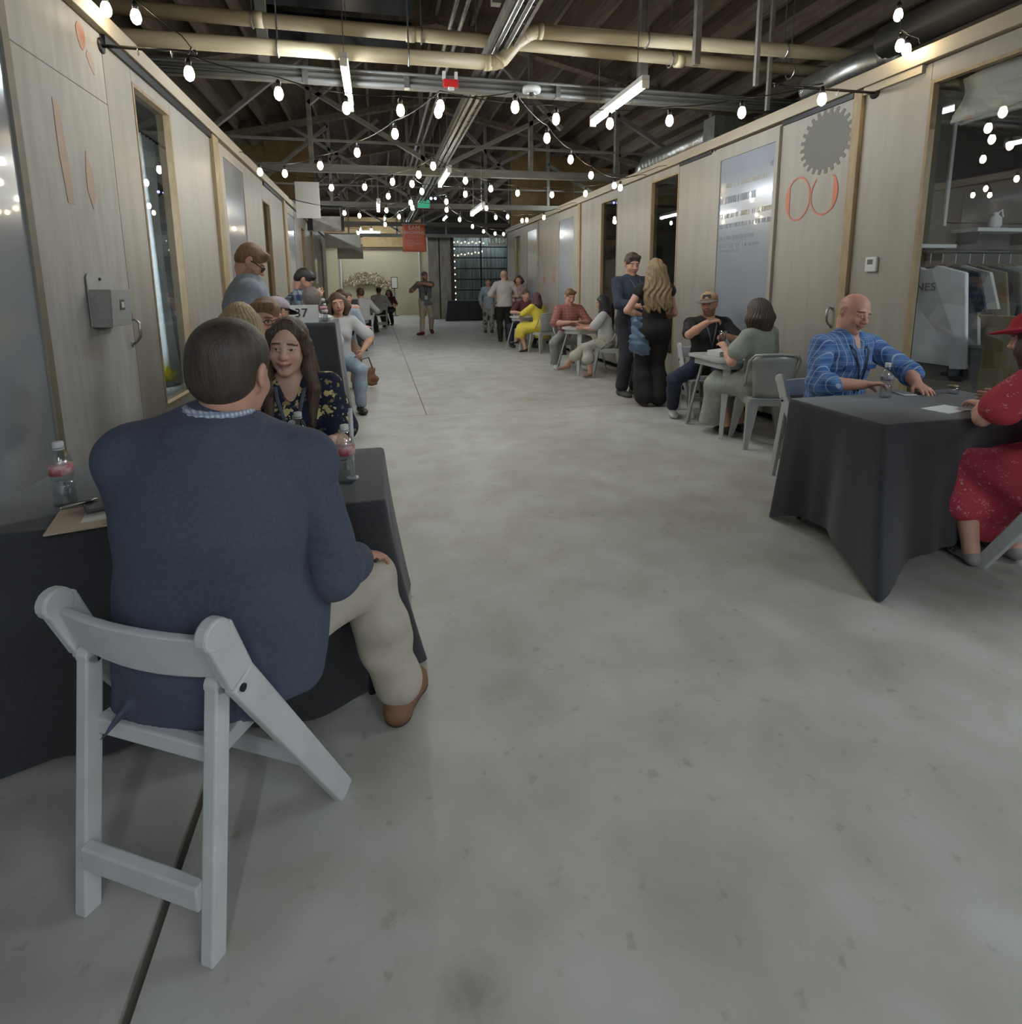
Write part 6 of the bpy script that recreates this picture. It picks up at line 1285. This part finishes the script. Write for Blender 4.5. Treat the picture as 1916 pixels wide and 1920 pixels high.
# denim jacket hanging on her left arm
dj=empty('denim_jacket',(2.98,6.28,.98),label='crumpled blue denim jacket hanging from the arm of the long haired woman',cat='jacket')
F=Field(A_(2.80,6.10,.55),A_(3.22,6.50,1.12),.009)
F.cap((2.92,6.24,1.02),(3.08,6.30,1.03),.05,.05,k=.03); 
for a,b,r1,r2 in (((2.95,6.25,1.0),(2.93,6.24,.72),.065,.075),((3.05,6.28,1.0),(3.06,6.26,.66),.06,.07),((2.99,6.22,.96),(3.0,6.2,.70),.06,.075),((2.93,6.24,.78),(3.05,6.25,.74),.055,.05)): F.cap(a,b,r1,r2,k=.02)
F.wrinkle(.016,62,3); o=F.mesh('jacket_cloth',fab('mid_denim',(84,104,130),(112,132,154),scale=9),dj,A_(2.98,6.28,.98))
# ---- 23 man in the cap
p=Person('person in a tan cap and black tee seated at the bistro table, holding a cup',(3.50,5.66,.545),168,H=1.76,lean=-2,head=(-32,4,4),h=.010,hh=.0042,hands={'R':dict(w=(3.28,5.30,1.06),pole=(-.8,-.1,-.8),dir=(.8,-.1,.15),palm=(0,.3,-1),curl=.7),'L':dict(w=(3.52,5.30,.90),pole=(.8,0,-.6),dir=(-.85,-.2,.25),palm=(-.2,-.5,-.8),curl=.7)},feet={'R':A_(3.14,5.70,.09),'L':A_(3.50,5.36,.09)},kpole=[(.1,-.8,.7),(-.75,-.55,.35)],feetdir=[(.1,-1,0),(-.35,-.9,0)],skin=(204,154,130)); p.body(brow=(60,44,36),beard=(74,54,44)); p.top(BLACKF,'tee',sleeve=.78,hem=-.10,flare=.02,loose=.01,h=.009); p.pants(fab('navy_jeans',(44,50,70))); p.shoes(SHOEW,'sneaker'); p.hair(HAIR['brown'],'short'); cap_hat(p,fab('tan_cap',(168,136,104)),fab('grey_cap_bill',(110,104,98))); p.lanyard(mat('lanyard_steel',(86,92,106)),w=.016,drop=.30,badge=False)
p.extra('cap_patch',mat('patch_dark',(58,56,54)),lambda mb:mb.prism([(-.045,.0),(.045,.0),(.04,.04),(-.04,.04)],lambda a,b,k:p.hp(a,.090-.25*b+.012*k-.9*a*a*4,.070+b)),smooth=False)
chair_at(3.52,5.92,PI-.1,'white folding chair under the man in the tan cap')
st=empty('metal_stool',(3.33,5.55,0),label='pale metal stool leg frame beside the cap man',cat='stool')
MB().prism([(-.14,-.14),(.14,-.14),(.14,.14),(-.14,.14)],lambda a,b,k:(a,b,.40+.03*k)).done('seat',METAL,st,bevel=.008)
for sx in (-1,1):
    for sy in (-1,1): MB().bar((sx*.12,sy*.12,.40),(sx*.19,sy*.19,0),.05,.03,(0,1,0),w2=.03,h2=.02).done('leg',METAL,st)
# ---- 24 woman in the sage dress
p=Person('person with wavy dark bobbed hair in a sage green dress',(3.37,4.56,.545),14,H=1.66,fem=True,girth=1.05,lean=5,head=(10,8,0),h=.010,hh=.005,hands={'L':dict(w=(3.15,4.80,.86),pole=(-.3,-.7,-.7),dir=(.1,.9,.3),palm=(.3,0,-1),curl=.5),'R':dict(w=(3.42,4.90,.785),pole=(.8,-.3,-.5),dir=(-.6,.7,.1),palm=(0,0,-1))},feet={'L':A_(3.24,4.80,.09),'R':A_(3.40,4.86,.09)},kpole=[(-.35,.7,.6),(0,.8,.6)],skin=(206,158,136)); p.body()
def sd(F):
    p.torso(F,.015)
    for i in (0,1): p.arm(F,i,.020,.62,flare=.022); p.leg(F,i,.035,1.3)
    kc=(p.K[0]+p.K[1])/2+A_(-.04,0,0); F.cap(p.P,kc,(.19,.12),(.19,.11),p.R,k=.04); F.cap(kc,A_(kc[0]-.02,kc[1]+.02,.12),(.20,.13),(.20,.14),p.R,k=.04); F.cap(p.P-p.F*.02,p.P-A_(0,0,.06),(.19,.15),(.20,.15),p.R,k=.03)
    F.cut((0,0,.09),(0,0,-1)); F.ell(p.N+p.U*.03,(.078,.078,.05),s_M3(p.Rs,p.Fs,p.U),k=.006,op='s')
p.add('dress',SAGE,sd,h=.009,wr=.008,fr=20); p.shoes(SHOEB); p.hair(HAIR['dark'],'bob',ln=.205,h=.0055,vol=.006)
# ---- 25 bald man in blue check
p=Person('person with a bald head in a blue check shirt at the right black table',(3.10,3.40,.55),186,H=1.82,girth=1.14,lean=9,tilt=0,head=(-4,10,-12),h=.009,hh=.0034,sh=.205,hands={'R':dict(w=(3.00,3.04,.80),pole=(-.9,.2,-.35),dir=(.75,-.35,.08),palm=(0,-.2,-1),curl=.55),'L':dict(w=(3.36,2.98,.79),pole=(.9,.2,-.3),dir=(-.35,-.85,-.10),palm=(0,0,-1),curl=.25)},feet={'R':A_(2.95,3.02,.09),'L':A_(3.25,3.02,.09)},skin=(206,156,136)); p.body(brow=(140,102,82),squint=.0030,smile=1.6,nose=1.25,jaw=1.14,flush=1.3,bald=(140,112,96),lips=(176,112,100),beard=None); p.top(BPLAID,'check_shirt',sm=BPLAID2,sleeve=1.28,neck='open',o=.018,hem=-.10,loose=.015,h=.008,wr=.006,belly=.03)
for i in (0,1):
    def cf(F,i=i): q=p.E[i]+(p.Wr[i]-p.E[i])*.24; r=p.E[i]+(p.Wr[i]-p.E[i])*.36; F.cap(q,r,.070,.064,k=.01); F.cut(q,p.E[i]-p.Wr[i]); F.cut(r,p.Wr[i]-p.E[i])
    p.add('rolled_cuff',BPLAID2,cf,h=.007,lo=p.E[i]-.22,hi=p.E[i]+.22,wr=.004,fr=60)
p.pants(DENIM); p.shoes(SHOEB); p.lanyard(mat('lanyard_navy',(34,40,62)),w=.018,drop=.32,badge=False,off=.035)
p.extra('shirt_buttons',WPAINT,lambda mb:[mb.ball(p.C+p.Fs*(.152-.0*i)+p.U*(.02-.06*i),.006,8,6) for i in range(4)])
p.extra('pocket_flaps',fab('check_pocket',(52,84,136)),lambda mb:[mb.bar(p.C+p.Fs*.150+p.Rs*(g*.09-.045)+p.U*.01,p.C+p.Fs*.150+p.Rs*(g*.09+.045)+p.U*.01,.008,.03,p.U) for g in (-1,1)],smooth=False)
chair_at(3.06,3.70,PI+.12,'white folding chair under the bald man in the blue check shirt')
# ---- 26 woman in red
p=Person('person in a red floral dress and red hat at the right edge',(3.17,1.97,.545),4,H=1.66,fem=True,girth=1.12,lean=14,head=(14,6,0),headoff=(-.075,.02,.01),h=.009,hh=.0055,hands={'L':dict(w=(3.12,2.38,.80),pole=(-.9,-.3,-.5),dir=(.3,.9,0),palm=(0,0,-1)),'R':dict(w=(3.32,2.42,.80),dir=(0,1,0))},feet={'L':A_(2.93,2.20,.085),'R':A_(3.20,2.2,.085)},kpole=[(0,.7,.7),(.2,.7,.7)],feetdir=[(.35,.9,0),(.2,1,0)],skin=(206,160,140)); p.body()
def rd(F):
    p.torso(F,.016)
    for i in (0,1): p.arm(F,i,.022,.60,flare=.028); p.leg(F,i,.05,1.35)
    kc=(p.K[0]+p.K[1])/2; F.cap(p.P,kc,(.20,.13),(.19,.12),p.R,k=.05); F.cap(kc,kc+A_(.0,-.06,-.33),(.19,.13),(.17,.13),p.R,k=.05); F.cap(p.P,p.P-A_(0,0,.05),(.20,.17),(.20,.17),p.R,k=.03); F.cap(p.hip[0]-A_(.04,0,.08),kc+A_(-.05,-.08,-.15),.10,.12,k=.04)
    F.cut((0,0,.12),(0,0,-1)); F.ell(p.N+p.U*.03,(.078,.078,.05),s_M3(p.Rs,p.Fs,p.U),k=.006,op='s')
p.add('floral_dress',REDF,rd,h=.009,wr=.012,fr=22); p.shoes(mat('striped_sandal',(150,148,146),rough=.6),'sandal',o=.003); p.hair(HAIR['brown'],'long',ln=.2)
def sandal(mb):
    for i in (0,1):
        A=p.A[i]; d=p.fd[i]; sd_=np.cross(d,A_(0,0,1))
        for j in range(4): c=A-A_(0,0,.045)+d*(.05+.032*j); mb.tube([c+sd_*.05*math.cos(a)+A_(0,0,1)*(.034-.004*j)*math.sin(a) for a in np.linspace(0,PI,9)],.006,6)
p.extra('sandal_straps',BLK,sandal)
def hat(F):
    k=p.kh; F.ell(p.hp(0,-.01,.075),(.095*k,.112*k,.075*k),p.M,k=.01); F.ell(p.hp(0,-.01,.052),(.185*k,.20*k,.014*k),p.M,k=.03)
p.add('hat',fab('red_felt',(166,30,52),(176,36,58)),hat,h=.007,lo=p.O-.26,hi=p.O+.28)
p.extra('earrings',CHROME,lambda mb:[mb.tube([p.hp(g*.088,-.005,-.03),p.hp(g*.090,-.005,-.075)],.006,6) for g in (-1,1)])
chair_at(3.185,1.72,0.0,'white folding chair under the woman in red at the right edge')
# ---- 27 person in patterned trousers beyond the bald man
p=Person('person in patterned trousers and pale denim shirt beyond the bald man in white',(3.28,17.35,.87),170,H=1.68,fem=True,h=.016,hh=.009); p.body(); p.top(LDEN,sleeve=1.8,hem=-.16,loose=.02); p.pants(TIE,t=1.7,o=.02); p.shoes(mat('brown_boot',(84,66,56)),'boot',o=.014); p.hair(HAIR['dark'],'short')
# ================================================================ SMALL THINGS ON THE TABLES
LABR=mat('bottle_label_red',(190,104,106),(206,172,172),rough=.5,scale=24,mix=(.45,.55)); LABW=mat('bottle_label_pale',(186,176,172),rough=.5); CAPW=mat('bottle_cap',(206,206,204),rough=.5)
WATER=glass_mat('water',(246,249,250),.10,.14)
def bottle(x,y,z,label,lab=LABR,body=GLB,tint=None,rz=0,sc=1.0,capm=None):
    o=empty('water_bottle',(x,y,z),rz,label,'bottle','clear water bottles'); o.scale=(sc,)*3
    MB().lathe([(.0,.004),(.022,.0),(.031,.006),(.0325,.02),(.029,.032),(.0325,.044),(.029,.056),(.0325,.068),(.0265,.085),(.031,.10),(.033,.108),(.033,.142),(.031,.150),(.026,.168),(.016,.185),(.0135,.190),(.0135,.198)],28).done('shell',body,o,smooth=True)
    MB().lathe([(.0,.006),(.021,.003),(.0295,.008),(.0305,.02),(.027,.032),(.0305,.044),(.027,.056),(.0305,.068),(.025,.082)],24).done('water',WATER if tint is None else tint,o,smooth=True)
    MB().lathe([(.0336,.108),(.0336,.141)],28).done('label_band',lab,o,smooth=True)
    MB().lathe([(.015,.196),(.0155,.198),(.0155,.213),(.013,.215),(.0,.215)],20).done('cap',capm or CAPW,o,smooth=True); MB().lathe([(.0165,.190),(.0165,.193)],20).done('neck_ring',CAPW,o)
    return o
b=bottle(-1.02,2.06,.75,'clear water bottle with a red and white label at the left, beside the blazer shoulder')
bottle(-.135,2.066,.75,'clear water bottle with a pale red label near the aisle end of the nearest table')
bottle(-.325,2.33,.75,'clear water bottle with a red label in front of the woman in the floral top')
bottle(2.99,2.86,.75,'clear water bottle with a dark label beside the hand of the bald man',lab=mat('bottle_label_dark',(88,88,104),(160,160,170),rough=.5,scale=30,mix=(.45,.55)))
bottle(-.50,5.72,1.12,'clear water bottle on the tall black table with the number card'); bottle(-.475,5.56,1.12,'short clear water bottle at the aisle corner of the tall black table',lab=LABW,sc=.8)
bottle(-.38,8.45,.755,'blue tinted bottle held by the person in the pale denim shirt',body=glass_mat('blue_plastic',(90,140,196),.05,.1),tint=glass_mat('blue_water',(70,120,186),.05,.1),lab=mat('label_blue',(40,84,150)),capm=mat('cap_blue',(40,80,150)),sc=1.15)
# number card
nc=empty('number_card',(-.665,5.58,1.12),0,'white folded table card with the number 37 on the tall black table','card')
MB().bar((0,-.02,.0),(0,.0,.16),.26,.003,(0,1,0)).done('front_leaf',WPAINT,nc); MB().bar((0,.04,.0),(0,.0,.16),.26,.003,(0,1,0)).done('back_leaf',WPAINT,nc)
lettering('37',mat('card_ink',(58,58,60),rough=.8),nc,.115,(-.02,-.016,.085),(1,0,0),(0,.12,1))
wp=empty('paper_stack',(-.60,5.87,1.12),-.1,'white paper block beside the number card','paper'); MB().box((-.13,-.09,0),(.16,.09,.035)).done('sheets',WPAINT,wp,bevel=.002); B((-.13,-.091,.012),(.16,-.0905,.016),'sheet_edge',SG,wp)
# clipboard, dark phone and pen by the man in the blazer
cbd=empty('clipboard',(-.86,1.93,.75),.25,'pale brown clipboard at the table edge left of the blazer','clipboard')
MB().box((-.13,-.10,0),(.14,.11,.006)).done('board',mat('kraft',(176,158,136),(186,168,146),rough=.7,scale=5),cbd,bevel=.002); B((-.05,-.05,.006),(.12,.10,.008),'paper',SG,cbd); MB().box((.02,-.08,.006),(.09,-.05,.02)).done('clip',mat('brass',(128,100,60),rough=.35,metal=.8),cbd,bevel=.004)
pf=empty('tablet',(-.86,2.0,.765),.5,'dark tablet lying on the clipboard','tablet'); MB().box((-.075,-.05,0),(.075,.06,.009)).done('case',mat('tablet_grey',(70,70,68),rough=.5),pf,bevel=.003); B((-.068,-.044,.009),(.068,.054,.0098),'screen',mat('phone_screen',(40,48,60)),pf)
pn=empty('pen',(-.95,1.99,.775),.6,'silver pen on the tablet edge','pen'); MB().tube([(-.045,0,.0),(.03,0,.004),(.05,0,.005)],[.006,.006,.002],8).done('barrel',CHROME,pn,smooth=True); MB().tube([(-.05,0,.0),(-.045,0,0)],.005,8).done('button',CHROME,pn)
mk=empty('straw',(-.118,2.115,.75),label='white straw standing behind the aisle end bottle',cat='straw'); MB().tube([(0,0,.0),(.004,.0,.15),(.004,.0,.262)],.0075,8).done('tube',CAPW,mk,smooth=True); MB().lathe([(.022,0),(.022,.004),(.009,.006)],14).done('base',CAPW,mk)
# right hand table
ph=empty('phone',(3.20,2.93,.75),-.3,'white phone under the hand of the bald man','phone'); MB().box((-.04,-.075,0),(.04,.075,.01)).done('case',CAPW,ph,bevel=.004); B((-.035,-.07,.010),(.035,.07,.0108),'screen',mat('pale_screen',(150,152,154),rough=.15),ph)
cw=empty('twist_candy_jar',(3.50,2.86,.75),label='small glass jar with a gold lid on the right hand table',cat='jar'); MB().lathe([(.0,0),(.028,0),(.032,.01),(.032,.035),(.025,.042)],18).done('glass',GLB,cw,smooth=True); MB().lathe([(.027,.042),(.027,.054),(.0,.056)],18).done('lid',mat('gold_lid',(150,138,100),rough=.3,metal=.6),cw,smooth=True)
pp=empty('paper_sheet',(3.02,2.50,.75),.2,'white paper sheet beside the elbow of the woman in red','paper'); MB().box((-.10,-.07,0),(.12,.07,.004)).done('sheet',WPAINT,pp); B((-.08,-.05,.004),(.05,-.045,.0045),'printed_line',SG,pp)
# bistro table of the cap man
bk=empty('paper_box',(3.30,5.02,.745),.1,'flat white paper box on the grey white bistro table','box'); MB().box((-.13,-.09,0),(.13,.10,.045)).done('tray',CAPW,bk,bevel=.006); MB().bar((-.13,.0,.045),(.13,.01,.062),.19,.006,(0,0,1)).done('lid',CAPW,bk,bevel=.002)
cu2=empty('drinking_cup',(3.40,5.22,.86),label='clear cup of dark red drink held by the man in the cap',cat='cup'); MB().lathe([(.0,0),(.03,0),(.042,.11),(.040,.11),(.029,.006)],20).done('cup_wall',GLB,cu2,smooth=True); MB().lathe([(.0,.005),(.028,.005),(.033,.045),(.0,.046)],18).done('drink',mat('red_drink',(96,28,26),rough=.2),cu2,smooth=True)
sw=empty('straw_cup',(3.46,4.98,.745),label='small white cup with a straw by the sleeve of the woman in sage',cat='cup'); MB().lathe([(.0,0),(.028,0),(.036,.08),(.034,.08),(.026,.005)],18).done('cup_wall',CAPW,sw,smooth=True); MB().tube([(0,0,.02),(.01,0,.17)],.004,8).done('straw',CAPW,sw)
# cups on the round table and bag beside the denim shirt person
gl=empty('drinking_glass',(3.45,8.95,.745),label='clear tumbler on the round table of the red check shirt man',cat='cup'); MB().lathe([(.0,0),(.028,0),(.034,.10),(.032,.10),(.026,.006)],18).done('glass_wall',GLB,gl,smooth=True); MB().lathe([(.0,.007),(.027,.007),(.029,.03),(0,.031)],16).done('ice',WATER,gl)
ph3=empty('phone',(3.20,9.12,.745),.6,'dark phone on the round table before the red check shirt man','phone'); MB().box((-.036,-.072,0),(.036,.072,.009)).done('case',BLK,ph3,bevel=.003); B((-.03,-.066,.009),(.03,.066,.0096),'screen',mat('phone_screen',(40,48,60)),ph3)
bg=empty('shoulder_bag',(-.20,8.35,.0),.3,'brown fringed bag standing on the floor below the pale denim sleeve','bag')
F=Field(A_(-.40,8.15,0),A_(0,8.55,.5),.012); F.cap((-.28,8.33,.13),(-.12,8.37,.13),(.09,.07),(.09,.07),(0,0,1),k=.02); F.cap((-.28,8.33,.24),(-.12,8.37,.25),.045,.045,k=.05); F.wrinkle(.012,50,2); F.cut((0,0,.005),(0,0,-1)); F.mesh('bag_body',fab('bag_brown',(120,84,62)),bg,A_(-.20,8.35,0)); bg.rotation_euler=(0,0,0)
MB().tube([(-.09,-.02,.27),(-.06,0,.42),(.04,.02,.44),(.09,.02,.28)],.010,8).done('strap',mat('bag_strap',(92,62,46)),bg,smooth=True)
b2=empty('handbag',(3.62,11.35,0),label='dark handbag with a white panel on the floor behind the yellow dress',cat='bag')
MB().prism([(-.15,0),(.15,0),(.13,.24),(-.13,.24)],lambda a,b,k:(a,-.06+.12*k,b)).done('bag_body',SHOEB,b2,bevel=.02); MB().prism([(-.10,.02),(.06,.02),(.05,.14),(-.09,.14)],lambda a,b,k:(a,-.066+.008*k,b)).done('panel',CAPW,b2); MB().tube([(.11*math.cos(a),0,.23+.16*math.sin(a)) for a in np.linspace(0,PI,11)],.009,6).done('strap',SHOEB,b2,smooth=True)
b3=empty('backpack',(3.62,8.02,0),label='dark brown backpack on the floor behind the chair of the black haired woman',cat='bag')
F=Field(A_(3.40,7.80,0),A_(3.84,8.25,.6),.012); F.cap((3.62,8.02,.12),(3.62,8.02,.32),(.15,.11),(.12,.09),(1,0,0),k=.02); F.cap((3.62,7.92,.14),(3.62,7.93,.22),(.10,.05),(.09,.05),(1,0,0),k=.02); F.wrinkle(.006,30,5); F.cut((0,0,.005),(0,0,-1)); F.mesh('bag_body',fab('backpack_brown',(58,48,44)),b3,A_(3.62,8.02,0)); MB().tube([(-.05,0,.40),(-.03,0,.46),(.03,0,.46),(.05,0,.40)],.009,8).done('carry_loop',SHOEB,b3)
